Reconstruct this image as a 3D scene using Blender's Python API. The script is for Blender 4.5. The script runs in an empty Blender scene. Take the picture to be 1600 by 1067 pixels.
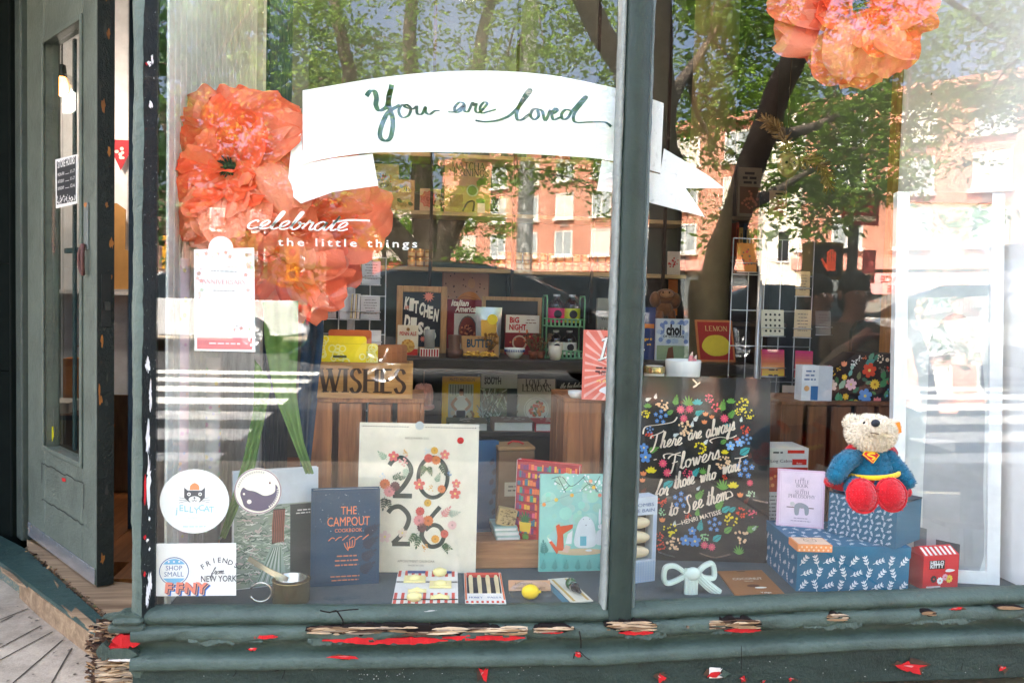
import bpy,math,random
import numpy as np
from mathutils import Vector,Matrix
from math import radians,sin,cos,pi
# ------------------------------------------------------------------ camera
C=bpy.context.scene
COL=C.collection
EYE=Vector((0.0,-2.0,1.00))
FPX=1290.0
YAW,PITCH,ROLL=radians(7.07),radians(2.95),radians(1.55)
fw=Vector((sin(YAW)*cos(PITCH),cos(YAW)*cos(PITCH),-sin(PITCH)))
rt0=Vector((cos(YAW),-sin(YAW),0)); up0=rt0.cross(fw)
rt=rt0*cos(ROLL)+up0*sin(ROLL); up=up0*cos(ROLL)-rt0*sin(ROLL)
cam=bpy.data.objects.new('camera',bpy.data.cameras.new('camera')); COL.objects.link(cam)
cam.matrix_world=Matrix(((rt.x,up.x,-fw.x,EYE.x),(rt.y,up.y,-fw.y,EYE.y),(rt.z,up.z,-fw.z,EYE.z),(0,0,0,1)))
cam.data.sensor_width=36; cam.data.lens=FPX*36/1600
cam.data.clip_start=0.05; cam.data.clip_end=2000
C.camera=cam
# ------------------------------------------------------------------ world, sun, exposure
SUN_EL,SUN_AZ=radians(48),radians(-33)
W_=bpy.data.worlds.new('World'); C.world=W_; W_.use_nodes=True
wn=W_.node_tree.nodes; wl=W_.node_tree.links
sky=wn.new('ShaderNodeTexSky'); sky.sky_type='NISHITA'; sky.sun_disc=False
sky.sun_elevation=SUN_EL; sky.sun_rotation=SUN_AZ; sky.dust_density=9.0; sky.air_density=0.75; sky.ozone_density=0.0
wl.new(sky.outputs[0],wn['Background'].inputs[0]); wn['Background'].inputs[1].default_value=0.15
sl=bpy.data.lights.new('sun','SUN'); sl.energy=2.7; sl.angle=radians(0.5); sl.color=(1,.95,.88)
so=bpy.data.objects.new('sun',sl); COL.objects.link(so)
sdir=Vector((sin(SUN_AZ)*cos(SUN_EL),cos(SUN_AZ)*cos(SUN_EL),sin(SUN_EL)))
so.rotation_euler=sdir.to_track_quat('Z','Y').to_euler(); so.location=(0,0,30)
C.view_settings.view_transform='Standard'; C.view_settings.look='None'
C.view_settings.exposure=3.9; C.view_settings.gamma=1.0
C.cycles.use_denoising=True
C.cycles.max_bounces=9; C.cycles.diffuse_bounces=4; C.cycles.glossy_bounces=4
C.cycles.transmission_bounces=6; C.cycles.transparent_max_bounces=14
C.cycles.caustics_reflective=False; C.cycles.caustics_refractive=False
C.cycles.sample_clamp_indirect=6.0
# ------------------------------------------------------------------ pixel <-> world helpers
def ray(u,v):
 return(fw+rt*((u-800)/FPX)+up*(-(v-533.5)/FPX)).normalized()
def P(u,v,Y):
 d=ray(u,v); return EYE+d*((Y-EYE.y)/d.y)
def G(u,v,Z):
 d=ray(u,v); return EYE+d*((Z-EYE.z)/d.z)
def R(u,v,Y):
 p=P(u,v,Y); return Vector((p.x,-p.y,p.z))
def RG(u,v,Z):
 p=G(u,v,Z); return Vector((p.x,-p.y,p.z))
# ------------------------------------------------------------------ materials
def lin(c):
 return tuple((x/255/12.92 if x/255<=.04045 else((x/255+.055)/1.055)**2.4)for x in c[:3])+(1,)
_mc={}
def base_mat(name):
 m=bpy.data.materials.new(name); m.use_nodes=True
 nt=m.node_tree; b=nt.nodes['Principled BSDF']; return m,nt,b
def N(nt,kind,**kw):
 n=nt.nodes.new(kind)
 for k,v in kw.items():
  if k in n.inputs.keys():n.inputs[k].default_value=v
  else:setattr(n,k,v)
 return n
def ramp(nt,fac,stops):
 r=nt.nodes.new('ShaderNodeValToRGB'); e=r.color_ramp.elements
 while len(e)<len(stops):e.new(.5)
 for i,(p,c)in enumerate(stops):e[i].position=p; e[i].color=c
 nt.links.new(fac,r.inputs[0]); return r
def mix(nt,fac,a,b,mode='MIX'):
 m=nt.nodes.new('ShaderNodeMix'); m.data_type='RGBA'; m.blend_type=mode
 for s,x in((0,fac),(6,a),(7,b)):
  if hasattr(x,'links'):nt.links.new(x,m.inputs[s])
  else:m.inputs[s].default_value=x
 return m.outputs[2]
def bump(nt,b,h,strength,dist):
 n=N(nt,'ShaderNodeBump',Strength=strength,Distance=dist); nt.links.new(h,n.inputs['Height']); nt.links.new(n.outputs[0],b.inputs['Normal'])
def coords(nt,scale=(1,1,1)):
 t=nt.nodes.new('ShaderNodeTexCoord'); m=nt.nodes.new('ShaderNodeMapping'); m.inputs['Scale'].default_value=scale
 nt.links.new(t.outputs['Object'],m.inputs[0]); return m.outputs[0]
def paper(c,rough=.6,var=.10,metal=0.0,spec=.22,coat=0.0):
 """printed paper, card, paint, plastic: base colour with faint wear"""
 key=('p',tuple(c),rough,var,metal,coat)
 if key in _mc:return _mc[key]
 m,nt,b=base_mat('paper_%d_%d_%d'%tuple(int(x)for x in c[:3])); L=nt.links
 co=coords(nt); n1=N(nt,'ShaderNodeTexNoise',Scale=14.0,Detail=6.0,Roughness=.65); L.new(co,n1.inputs['Vector'])
 lo=tuple(x*(1-var*1.6)for x in lin(c)[:3])+(1,); hi=tuple(min(1,x*(1+var))for x in lin(c)[:3])+(1,)
 r=ramp(nt,n1.outputs[0],[(.25,lo),(.75,hi)]); L.new(r.outputs[0],b.inputs['Base Color'])
 b.inputs['Roughness'].default_value=rough; b.inputs['Metallic'].default_value=metal
 b.inputs['Specular IOR Level'].default_value=spec; b.inputs['Coat Weight'].default_value=coat
 n2=N(nt,'ShaderNodeTexNoise',Scale=160.0,Detail=3.0); L.new(co,n2.inputs['Vector']); bump(nt,b,n2.outputs[0],.12,.001)
 _mc[key]=m; return m
def wood(c1,c2,axis='z',rough=.6,scale=1.0):
 key=('w',tuple(c1),tuple(c2),axis,scale)
 if key in _mc:return _mc[key]
 m,nt,b=base_mat('wood_grain'); L=nt.links
 s={'x':(1.5,22,22),'y':(22,1.5,22),'z':(22,22,1.5)}[axis]
 co=coords(nt,tuple(x*scale for x in s))
 n0=N(nt,'ShaderNodeTexNoise',Scale=1.2,Detail=7.0,Roughness=.62,Distortion=.9); L.new(co,n0.inputs['Vector'])
 n1=N(nt,'ShaderNodeTexNoise',Scale=5.0,Detail=4.0,Roughness=.7); L.new(co,n1.inputs['Vector'])
 r=ramp(nt,n0.outputs[0],[(.28,lin(c1)),(.5,tuple((a+b_)/2 for a,b_ in zip(lin(c1),lin(c2)))),(.72,lin(c2))])
 r2=ramp(nt,n1.outputs[0],[(.35,(.72,.68,.66,1)),(.6,(1,1,1,1))])
 L.new(mix(nt,.8,r.outputs[0],r2.outputs[0],'MULTIPLY'),b.inputs['Base Color'])
 b.inputs['Roughness'].default_value=rough; bump(nt,b,n1.outputs[0],.35,.002)
 _mc[key]=m; return m
def oldpaint(c,rough=.38,lump=1.0,chips=.0,chipc=(235,235,230),dark=.35):
 """thick old house paint: lumps, brush marks, grime, a few chips"""
 key=('o',tuple(c),rough,lump,chips,tuple(chipc))
 if key in _mc:return _mc[key]
 m,nt,b=base_mat('old_paint'); L=nt.links; co=coords(nt)
 n1=N(nt,'ShaderNodeTexNoise',Scale=6.0,Detail=8.0,Roughness=.7); L.new(co,n1.inputs['Vector'])
 n2=N(nt,'ShaderNodeTexNoise',Scale=38.0,Detail=6.0,Roughness=.6,Distortion=.4); L.new(co,n2.inputs['Vector'])
 n3=N(nt,'ShaderNodeTexNoise',Scale=130.0,Detail=5.0,Roughness=.7); L.new(co,n3.inputs['Vector'])
 a=lin(c); d=tuple(x*(1-dark)for x in a[:3])+(1,); h=tuple(min(1,x*1.22)for x in a[:3])+(1,)
 r=ramp(nt,n1.outputs[0],[(.3,d),(.52,a),(.75,h)])
 col=r.outputs[0]
 rs=ramp(nt,n2.outputs[0],[(.3,(.6,.6,.58,1)),(.42,(1,1,1,1))]); col=mix(nt,.55,col,rs.outputs[0],'MULTIPLY')
 if chips>0:
  rc=ramp(nt,n3.outputs[0],[(.70-chips,(0,0,0,1)),(.72-chips,(1,1,1,1))])
  col=mix(nt,rc.outputs[0],col,lin(chipc))
 L.new(col,b.inputs['Base Color']); b.inputs['Roughness'].default_value=rough; b.inputs['Specular IOR Level'].default_value=.28
 ad=N(nt,'ShaderNodeMath',operation='MULTIPLY_ADD'); L.new(n2.outputs[0],ad.inputs[0]); ad.inputs[1].default_value=1.6; L.new(n3.outputs[0],ad.inputs[2])
 bump(nt,b,ad.outputs[0],.55*lump,.006)
 _mc[key]=m; return m
def cloth(c,c2=None,fuzz=900.0,rough=.9,trans=0.0,bumpd=.004):
 key=('c',tuple(c),c2,fuzz,trans)
 if key in _mc:return _mc[key]
 m,nt,b=base_mat('soft_cloth'); L=nt.links; co=coords(nt)
 n1=N(nt,'ShaderNodeTexNoise',Scale=fuzz*.12,Detail=6.0,Roughness=.75); L.new(co,n1.inputs['Vector'])
 a=lin(c); e=lin(c2)if c2 else tuple(x*.62 for x in a[:3])+(1,)
 r=ramp(nt,n1.outputs[0],[(.3,e),(.68,a)]); L.new(r.outputs[0],b.inputs['Base Color'])
 b.inputs['Roughness'].default_value=rough; b.inputs['Specular IOR Level'].default_value=.15
 b.inputs['Sheen Weight'].default_value=.3
 bump(nt,b,n1.outputs[0],.8,bumpd)
 if trans>0:
  tr=N(nt,'ShaderNodeBsdfTranslucent'); L.new(r.outputs[0],tr.inputs[0]); ms=N(nt,'ShaderNodeMixShader'); ms.inputs[0].default_value=trans
  L.new(b.outputs[0],ms.inputs[1]); L.new(tr.outputs[0],ms.inputs[2]); L.new(ms.outputs[0],nt.nodes['Material Output'].inputs[0])
 _mc[key]=m; return m
def leafy(ca,cb,trans=.45,scale=1.2):
 key=('l',tuple(ca),tuple(cb),trans)
 if key in _mc:return _mc[key]
 m,nt,b=base_mat('leaf'); L=nt.links; co=coords(nt)
 n1=N(nt,'ShaderNodeTexNoise',Scale=scale,Detail=5.0,Roughness=.7); L.new(co,n1.inputs['Vector'])
 r=ramp(nt,n1.outputs[0],[(.32,lin(ca)),(.68,lin(cb))]); L.new(r.outputs[0],b.inputs['Base Color']); b.inputs['Roughness'].default_value=.5
 tr=N(nt,'ShaderNodeBsdfTranslucent'); L.new(r.outputs[0],tr.inputs[0]); ms=N(nt,'ShaderNodeMixShader'); ms.inputs[0].default_value=trans
 L.new(b.outputs[0],ms.inputs[1]); L.new(tr.outputs[0],ms.inputs[2]); L.new(ms.outputs[0],nt.nodes['Material Output'].inputs[0])
 _mc[key]=m; return m
def glass(refl=.07,tint=(.97,.985,.98),rough=.0,edge=.35):
 key=('g',refl,tint,rough)
 if key in _mc:return _mc[key]
 m=bpy.data.materials.new('pane_glass'); m.use_nodes=True; nt=m.node_tree; nt.nodes.remove(nt.nodes['Principled BSDF']); L=nt.links
 t=N(nt,'ShaderNodeBsdfTransparent'); t.inputs[0].default_value=tint+(1,)
 g=N(nt,'ShaderNodeBsdfGlossy'); g.inputs['Roughness'].default_value=rough; g.inputs['Color'].default_value=(1,1,1,1)
 lw=N(nt,'ShaderNodeLayerWeight',Blend=.5); mr=N(nt,'ShaderNodeMapRange'); L.new(lw.outputs['Facing'],mr.inputs[0])
 mr.inputs['From Min'].default_value=.3; mr.inputs['From Max'].default_value=1; mr.inputs['To Min'].default_value=refl; mr.inputs['To Max'].default_value=edge
 ms=N(nt,'ShaderNodeMixShader'); L.new(mr.outputs[0],ms.inputs[0]); L.new(t.outputs[0],ms.inputs[1]); L.new(g.outputs[0],ms.inputs[2])
 L.new(ms.outputs[0],nt.nodes['Material Output'].inputs[0]); _mc[key]=m; return m
def emit(c,s):
 key=('e',tuple(c),s)
 if key in _mc:return _mc[key]
 m,nt,b=base_mat('lit'); b.inputs['Base Color'].default_value=lin(c); b.inputs['Emission Color'].default_value=lin(c); b.inputs['Emission Strength'].default_value=s
 _mc[key]=m; return m
# ------------------------------------------------------------------ mesh builder
class Frame:
 """a local frame; x right, y up along the face, z out of the face towards the street"""
 def __init__(s,o,ax,ay,az=None):
  s.o=Vector(o); s.ax=Vector(ax).normalized(); s.ay=Vector(ay).normalized()
  s.az=(Vector(az)if az is not None else s.ax.cross(s.ay)).normalized(); s.W=s.H=1.0
 def pt(s,x,y,z=0.0):return s.o+s.ax*x+s.ay*y+s.az*z
 def px(s,u,v):
  d=ray(u,v); t=(s.o-EYE).dot(s.az)/d.dot(s.az); p=EYE+d*t-s.o
  return(p.dot(s.ax),p.dot(s.ay))
 def sub(s,x,y,z=0.0,rot=0.0):
  f=Frame(s.pt(x,y,z),s.ax*cos(rot)+s.ay*sin(rot),s.ay*cos(rot)-s.ax*sin(rot),s.az); return f
def smooth_pts(pts,n=6,closed=False):
 P_=[np.array(p,float)for p in pts]; m=len(P_)
 if m<3:return[tuple(p)for p in P_]
 out=[]
 for i in range(m if closed else m-1):
  g=(lambda k:P_[k%m])if closed else(lambda k:P_[max(0,min(m-1,k))])
  a,b,c,d=g(i-1),g(i),g(i+1),g(i+2)
  for j in range(n):
   t=j/n; out.append(tuple(.5*((2*b)+(-a+c)*t+(2*a-5*b+4*c-d)*t*t+(-a+3*b-3*c+d)*t**3)))
 if not closed:out.append(tuple(P_[-1]))
 return out
class MB:
 def __init__(s):s.v=[]; s.f=[]; s.fm=[]; s.sm=[]; s.mats=[]
 def mi(s,m):
  if m not in s.mats:s.mats.append(m)
  return s.mats.index(m)
 def add(s,vs,fs,m,smooth=False):
  o=len(s.v); s.v.extend(tuple(p)for p in vs); k=s.mi(m)
  for f in fs:s.f.append(tuple(i+o for i in f)); s.fm.append(k); s.sm.append(smooth)
 def box(s,F,x0,y0,z0,x1,y1,z1,m,bev=0.0):
  if bev<=0:
   vs=[F.pt(x,y,z)for z in(z0,z1)for y in(y0,y1)for x in(x0,x1)]
   s.add(vs,[(0,2,3,1),(4,5,7,6),(0,1,5,4),(2,6,7,3),(0,4,6,2),(1,3,7,5)],m); return
  b=min(bev,(x1-x0)*.45,(y1-y0)*.45,(z1-z0)*.45)
  rings=[]
  for z,i in((z0,b),(z0+b*.3,b*.3),(z0+b,0),(z1-b,0),(z1-b*.3,b*.3),(z1,b)):
   X0,X1,Y0,Y1=x0+i,x1-i,y0+i,y1-i; r=b
   ring=[]
   for cx,cy,a0 in((X1-r,Y1-r,0),(X0+r,Y1-r,90),(X0+r,Y0+r,180),(X1-r,Y0+r,270)):
    for k in range(3):
     a=radians(a0+45*k); ring.append(F.pt(cx+r*cos(a),cy+r*sin(a),z))
   rings.append(ring)
  n=12; vs=[p for r_ in rings for p in r_]; fs=[]
  for k in range(len(rings)-1):
   for i in range(n):fs.append((k*n+i,k*n+(i+1)%n,(k+1)*n+(i+1)%n,(k+1)*n+i))
  fs.append(tuple(range(n-1,-1,-1))); fs.append(tuple(range((len(rings)-1)*n,len(rings)*n)))
  s.add(vs,fs,m)
 def prism(s,F,poly,z0,z1,m,m_side=None):
  n=len(poly); vs=[F.pt(x,y,z0)for x,y in poly]+[F.pt(x,y,z1)for x,y in poly]
  s.add(vs,[tuple(range(n-1,-1,-1)),tuple(range(n,2*n))],m)
  s.add(vs,[(i,(i+1)%n,n+(i+1)%n,n+i)for i in range(n)],m_side or m)
 def lathe(s,F,prof,m,n=24,smooth=True,a0=0,a1=2*pi):
  """prof: (radius, height); axis is F.ay"""
  vs=[]; fs=[]; full=a1-a0>6.28; cnt=n if full else n+1
  for r,h in prof:
   for i in range(cnt):
    a=a0+(a1-a0)*i/n; vs.append(F.pt(r*cos(a),h,r*sin(a)))
  for k in range(len(prof)-1):
   for i in range(n):
    j=(i+1)%cnt; fs.append((k*cnt+i,(k+1)*cnt+i,(k+1)*cnt+j,k*cnt+j))
  s.add(vs,fs,m,smooth)
 def tube(s,pts,r,m,n=8,cap=True,smooth=True):
  pts=[Vector(p)for p in pts]; rr=r if isinstance(r,(list,tuple))else[r]*len(pts)
  t0=(pts[1]-pts[0]).normalized(); a=t0.orthogonal().normalized(); vs=[]; fs=[]
  for i,p in enumerate(pts):
   t=(pts[min(i+1,len(pts)-1)]-pts[max(i-1,0)]).normalized()
   a=(a-t*a.dot(t)).normalized(); b=t.cross(a)
   for k in range(n):
    an=2*pi*k/n; vs.append(p+(a*cos(an)+b*sin(an))*rr[i])
  for i in range(len(pts)-1):
   for k in range(n):fs.append((i*n+k,i*n+(k+1)%n,(i+1)*n+(k+1)%n,(i+1)*n+k))
  if cap:fs.append(tuple(range(n-1,-1,-1))); fs.append(tuple(range((len(pts)-1)*n,len(pts)*n)))
  s.add(vs,fs,m,smooth)
 def ball(s,c,r,m,n=16,k=10,F=None):
  F=F or Frame((0,0,0),(1,0,0),(0,0,1)); c=Vector(c); r=r if isinstance(r,(tuple,list))else(r,r,r)
  vs=[]; fs=[]
  for j in range(k+1):
   t=pi*j/k
   for i in range(n):
    a=2*pi*i/n; vs.append(c+F.ax*(r[0]*sin(t)*cos(a))+F.ay*(r[1]*cos(t))+F.az*(r[2]*sin(t)*sin(a)))
  for j in range(k):
   for i in range(n):fs.append((j*n+i,j*n+(i+1)%n,(j+1)*n+(i+1)%n,(j+1)*n+i))
  s.add(vs,fs,m,True)
 def grid(s,pts,m,smooth=True):
  """pts: rows of points"""
  r,c=len(pts),len(pts[0]); s.add([p for row in pts for p in row],[(i*c+j,i*c+j+1,(i+1)*c+j+1,(i+1)*c+j)for i in range(r-1)for j in range(c-1)],m,smooth)
 def rect(s,F,x0,y0,x1,y1,m,h=.0006):
  s.add([F.pt(x0,y0,h),F.pt(x1,y0,h),F.pt(x1,y1,h),F.pt(x0,y1,h)],[(0,1,2,3)],m)
 def poly(s,F,pts,m,h=.0008):
  s.add([F.pt(x,y,h)for x,y in pts],[tuple(range(len(pts)))],m)
 def disc(s,F,x,y,r,m,h=.0008,n=20,ry=None):
  s.poly(F,[(x+r*cos(2*pi*i/n),y+(ry or r)*sin(2*pi*i/n))for i in range(n)],m,h)
 def stroke(s,F,pts,w,m,h=.001,sm=5,closed=False,taper=False):
  q=smooth_pts(pts,sm,closed)if sm>1 and len(pts)>2 else list(pts)
  if closed:q.append(q[0])
  n=len(q); vs=[]
  for i in range(n):
   a=q[max(i-1,0)]; b=q[min(i+1,n-1)]; dx,dy=b[0]-a[0],b[1]-a[1]; l=math.hypot(dx,dy)or 1
   k=w*.5
   if taper:k*=.45+.75*abs(dy/l)
   vs+=[F.pt(q[i][0]-dy/l*k,q[i][1]+dx/l*k,h),F.pt(q[i][0]+dy/l*k,q[i][1]-dx/l*k,h)]
  s.add(vs,[(2*i+1,2*i+3,2*i+2,2*i)for i in range(n-1)],m)
 def text(s,F,body,x,y,size,m,h=.001,al='c',fit=None,bold=0.0,shear=0.0,space=1.0):
  vs,fs,w=text_mesh(body,bold,shear,space)
  if not vs:return
  k=size; kx=size if fit is None else fit/max(w,1e-6)
  off={'l':0,'c':-w*kx/2,'r':-w*kx}[al]
  s.add([F.pt(x+off+p[0]*kx,y+p[1]*k,h)for p in vs],fs,m)
 def obj(s,name,origin=None):
  me=bpy.data.meshes.new(name); o=Vector(origin or(0,0,0))
  me.from_pydata([(p[0]-o.x,p[1]-o.y,p[2]-o.z)for p in s.v],[],s.f)
  for m in s.mats:me.materials.append(m)
  me.polygons.foreach_set('material_index',s.fm); me.polygons.foreach_set('use_smooth',s.sm); me.update()
  ob=bpy.data.objects.new(name,me); COL.objects.link(ob); ob.location=o; return ob
_tc={}
def text_mesh(body,bold=0.0,shear=0.0,space=1.0):
 key=(body,bold,shear,space)
 if key in _tc:return _tc[key]
 cu=bpy.data.curves.new('lettering','FONT'); cu.body=body; cu.size=1.0; cu.offset=bold; cu.shear=shear; cu.space_character=space; cu.resolution_u=2
 ob=bpy.data.objects.new('lettering',cu); COL.objects.link(ob)
 dg=bpy.context.evaluated_depsgraph_get(); me=bpy.data.meshes.new_from_object(ob.evaluated_get(dg))
 vs=[tuple(v.co[:2])for v in me.vertices]; fs=[tuple(p.vertices)for p in me.polygons]
 if vs:
  x0=min(p[0]for p in vs); vs=[(p[0]-x0,p[1])for p in vs]; w=max(p[0]for p in vs)
 else:w=0
 bpy.data.objects.remove(ob); bpy.data.curves.remove(cu); bpy.data.meshes.remove(me)
 _tc[key]=(vs,fs,w); return _tc[key]
# ------------------------------------------------------------------ things and parts
class Thing:
 def __init__(s,name,label,cat,group=None,kind=None):
  s.name,s.label,s.cat,s.group,s.kind=name,label,cat,group,kind; s.root=None; s.parts=[]
 def body(s):
  s.root=s.root or MB(); return s.root
 def part(s,name,parent=None,label=None):
  m=MB(); s.parts.append((name,m,parent,label)); return m
 def done(s,origin=None):
  allv=(s.root.v if s.root else[])+[p for q in s.parts for p in q[1].v]
  a=np.array([tuple(p)for p in allv]); lo,hi=a.min(0),a.max(0)
  o=Vector(origin or((lo[0]+hi[0])/2,(lo[1]+hi[1])/2,lo[2]))
  if s.root and s.root.v:r=s.root.obj(s.name,o)
  else:
   r=bpy.data.objects.new(s.name,None); r.empty_display_size=.05; COL.objects.link(r); r.location=o
  if s.kind:r['kind']=s.kind
  if s.label:r['label']=s.label
  if s.cat:r['category']=s.cat
  if s.group:r['group']=s.group
  made={}
  for name,mb,par,lab in s.parts:
   if not mb.v:continue
   pr=made.get(id(par))if par is not None else None
   ob=mb.obj(name,o); made[id(mb)]=ob
   ob.parent=pr or r
   ob.location=(0,0,0)
   if lab:ob['label']=lab
  s.ob=r; return r
def copy_tree(o,loc,rz=None,label=None,scale=None):
 r=o.copy(); COL.objects.link(r); r.location=loc
 if rz is not None:r.rotation_euler=(0,0,rz)
 if scale is not None:r.scale=scale
 if label:r['label']=label
 for ch in list(o.children):
  c=ch.copy(); COL.objects.link(c); c.parent=r
  for g in list(ch.children):
   d=g.copy(); COL.objects.link(d); d.parent=c
 return r
WORLD=Frame((0,0,0),(1,0,0),(0,1,0),(0,0,1))
def upright(o,ang=0.0,lean=0.0):
 """a face standing at o, turned by ang about z (0 faces the street), leaning back by lean"""
 ax=Vector((cos(ang),sin(ang),0)); back=Vector((-sin(ang),cos(ang),0))
 ay=Vector((0,0,1))*cos(lean)+back*sin(lean); return Frame(o,ax,ay)
def card(bl,br,tl,lean=0.0,Y=None,Y2=None,Z=None,tr=None):
 """face whose corners look like these photo pixels; stands on z=Z, or at depths Y (left) and Y2 (right)"""
 if Z is not None:a,b=G(*bl,Z),G(*br,Z)
 else:
  a=P(*bl,Y); b=P(*br,Y if Y2 is None else Y2); b.z=a.z
 ang=math.atan2(b.y-a.y,b.x-a.x); F=upright(a,ang,lean); F.W=(b-a).length
 F.H=F.px(*tl)[1]if tr is None else(F.px(*tl)[1]+F.px(*tr)[1])/2; F.ang=ang; return F
# ================================================================== THE STREET (seen mirrored in the window)
ROAD=-0.12; KERB=-2.85; FARK=-15.0
rnd=random.Random(7); npr=np.random.default_rng(11)
def surf(name,c1,c2,scale=3.0,rough=.85,bumpd=.004,fine=90):
 m,nt,b=base_mat(name); L=nt.links; co=coords(nt)
 n1=N(nt,'ShaderNodeTexNoise',Scale=scale,Detail=8.0,Roughness=.7); L.new(co,n1.inputs['Vector'])
 n2=N(nt,'ShaderNodeTexNoise',Scale=float(fine),Detail=4.0,Roughness=.8); L.new(co,n2.inputs['Vector'])
 r=ramp(nt,n1.outputs[0],[(.3,lin(c1)),(.7,lin(c2))]); r2=ramp(nt,n2.outputs[0],[(.3,(.7,.7,.7,1)),(.65,(1.1,1.1,1.1,1))])
 L.new(mix(nt,.8,r.outputs[0],r2.outputs[0],'MULTIPLY'),b.inputs['Base Color']); b.inputs['Roughness'].default_value=rough
 bump(nt,b,n2.outputs[0],.5,bumpd); return m
def struct(name,mb,origin=(0,0,0),label=None,cat=None):
 o=mb.obj(name,origin); o['kind']='structure'
 if label:o['label']=label
 if cat:o['category']=cat
 return o
m_asph=surf('asphalt',(46,47,48),(62,63,64),1.5)
m_conc=surf('concrete',(126,115,100),(192,178,158),5.0,fine=140)
m_mark=surf('road_paint',(205,205,200),(232,232,228),5.0,fine=60)
b=MB(); b.box(WORLD,-400,FARK,ROAD-.5,400,KERB-.15,ROAD,m_asph); struct('road',b,label='grey asphalt street in front of the shop',cat='road')
b=MB(); b.box(WORLD,-400,-600,ROAD-.5,400,FARK,.005,m_conc); struct('far_pavement',b,label='concrete pavement across the street',cat='pavement')
b=MB()
b.box(WORLD,-400,KERB,-.6,400,8,0,m_conc); b.box(WORLD,-400,KERB-.15,-.6,400,KERB-.002,.004,m_conc,.02)
for i in range(-14,14):b.box(WORLD,i*1.5+.2,KERB,-.004,i*1.5+.212,-.28,.0015,paper((70,66,62)))
for k,(u0,v0,u1,v1)in enumerate(((0,1011,64,977),(-40,1052,82,986),(10,1075,98,999),(70,1085,112,1012),(-20,975,44,950),(-60,1000,20,962))):
 p,q=G(u0,v0,.002),G(u1,v1,.002); d=(q-p).normalized(); s_=Vector((-d.y,d.x,0))*.0022; b.add([p-s_,p+s_,q+s_,q-s_],[(0,1,2,3)],paper((66,60,54)))
for k in range(60):
 p=G(rnd.uniform(-20,150),rnd.uniform(930,1080),.002); r=rnd.uniform(.002,.008); b.poly(Frame(p,(1,0,0),(0,1,0)),[(r*cos(t)*rnd.uniform(.5,1),r*sin(t)*rnd.uniform(.5,1))for t in(0,1,2,3,4,5)],paper(rnd.choice([(110,100,90),(90,80,70),(150,140,128)])),.0008)
struct('pavement',b,label='pale concrete pavement by the shop entrance',cat='pavement')
b=MB(); z=ROAD+.004
for k in range(7):
 y0=-3.35-k*1.02; b.add([(-4.6,y0,z),(-1.25,y0,z),(-1.25,y0-.52,z),(-4.6,y0-.52,z)],[(0,3,2,1)],m_mark)
for k in range(7):
 y0=-3.35-k*1.05; x0=.66*(2-y0); b.add([(x0,y0,z),(x0+4.5,y0-.5,z),(x0+4.5,y0-1.05,z),(x0+.3,y0-.55,z)],[(0,3,2,1)],m_mark)
struct('crosswalk',b,label='white zebra crossing stripes on the asphalt',cat='road marking')
# ------------------------------------------------------------------ buildings across the street
def pxm(F,u,v):
 d=ray(u,v); d=Vector((d.x,-d.y,d.z)); e=Vector((EYE.x,-EYE.y,EYE.z))
 t=(F.o-e).dot(F.az)/d.dot(F.az); p=e+d*t-F.o; return(p.dot(F.ax),p.dot(F.ay))
def brick(name,c1,c2,cm,s=4.0):
 m,nt,bs=base_mat(name); L=nt.links; co=coords(nt)
 sp=N(nt,'ShaderNodeSeparateXYZ'); L.new(co,sp.inputs[0]); ad=N(nt,'ShaderNodeMath',operation='ADD'); L.new(sp.outputs[0],ad.inputs[0]); L.new(sp.outputs[1],ad.inputs[1])
 cb=N(nt,'ShaderNodeCombineXYZ'); L.new(ad.outputs[0],cb.inputs[0]); L.new(sp.outputs[2],cb.inputs[1])
 t=N(nt,'ShaderNodeTexBrick',Scale=s); t.inputs['Color1'].default_value=lin(c1); t.inputs['Color2'].default_value=lin(c2); t.inputs['Mortar'].default_value=lin(cm)
 t.inputs['Mortar Size'].default_value=.018; t.inputs['Brick Width'].default_value=.5; t.inputs['Row Height'].default_value=.2; L.new(cb.outputs[0],t.inputs['Vector'])
 n1=N(nt,'ShaderNodeTexNoise',Scale=.7,Detail=6.0); L.new(co,n1.inputs['Vector']); r=ramp(nt,n1.outputs[0],[(.3,(.75,.72,.7,1)),(.7,(1.1,1.1,1.1,1))])
 L.new(mix(nt,.7,t.outputs[0],r.outputs[0],'MULTIPLY'),bs.inputs['Base Color']); bs.inputs['Roughness'].default_value=.85; return m
m_brick=brick('orange_brick',(186,120,94),(168,104,82),(196,170,154))
m_brown=brick('brown_brick',(112,84,74),(98,72,62),(130,112,104))
m_wing=paper((120,132,140),.15,.2); m_frame=paper((214,212,206),.5); m_dark=paper((34,36,38),.5)
m_cream=paper((226,220,206),.8)
def window(th,F,x,y,w,h,bars=1,sill=True,g=None):
 f=th.part('window'); t=.07
 f.box(F,x,y,.0,x+t,y+h,.06,m_frame); f.box(F,x+w-t,y,.0,x+w,y+h,.06,m_frame)
 f.box(F,x+t,y,.0,x+w-t,y+t,.06,m_frame); f.box(F,x+t,y+h-t,.0,x+w-t,y+h,.06,m_frame)
 for k in range(1,bars+1):xx=x+w*k/(bars+1); f.box(F,xx-.03,y+t,0,xx+.03,y+h-t,.055,m_frame)
 gl=th.part('pane',f); gl.box(F,x+t,y+t,.0,x+w-t,y+h-t,.03,g or m_wing)
 if sill:s_=th.part('sill',f); s_.box(F,x-.1,y-.12,0,x+w+.1,y-.003,.16,m_frame)
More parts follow.
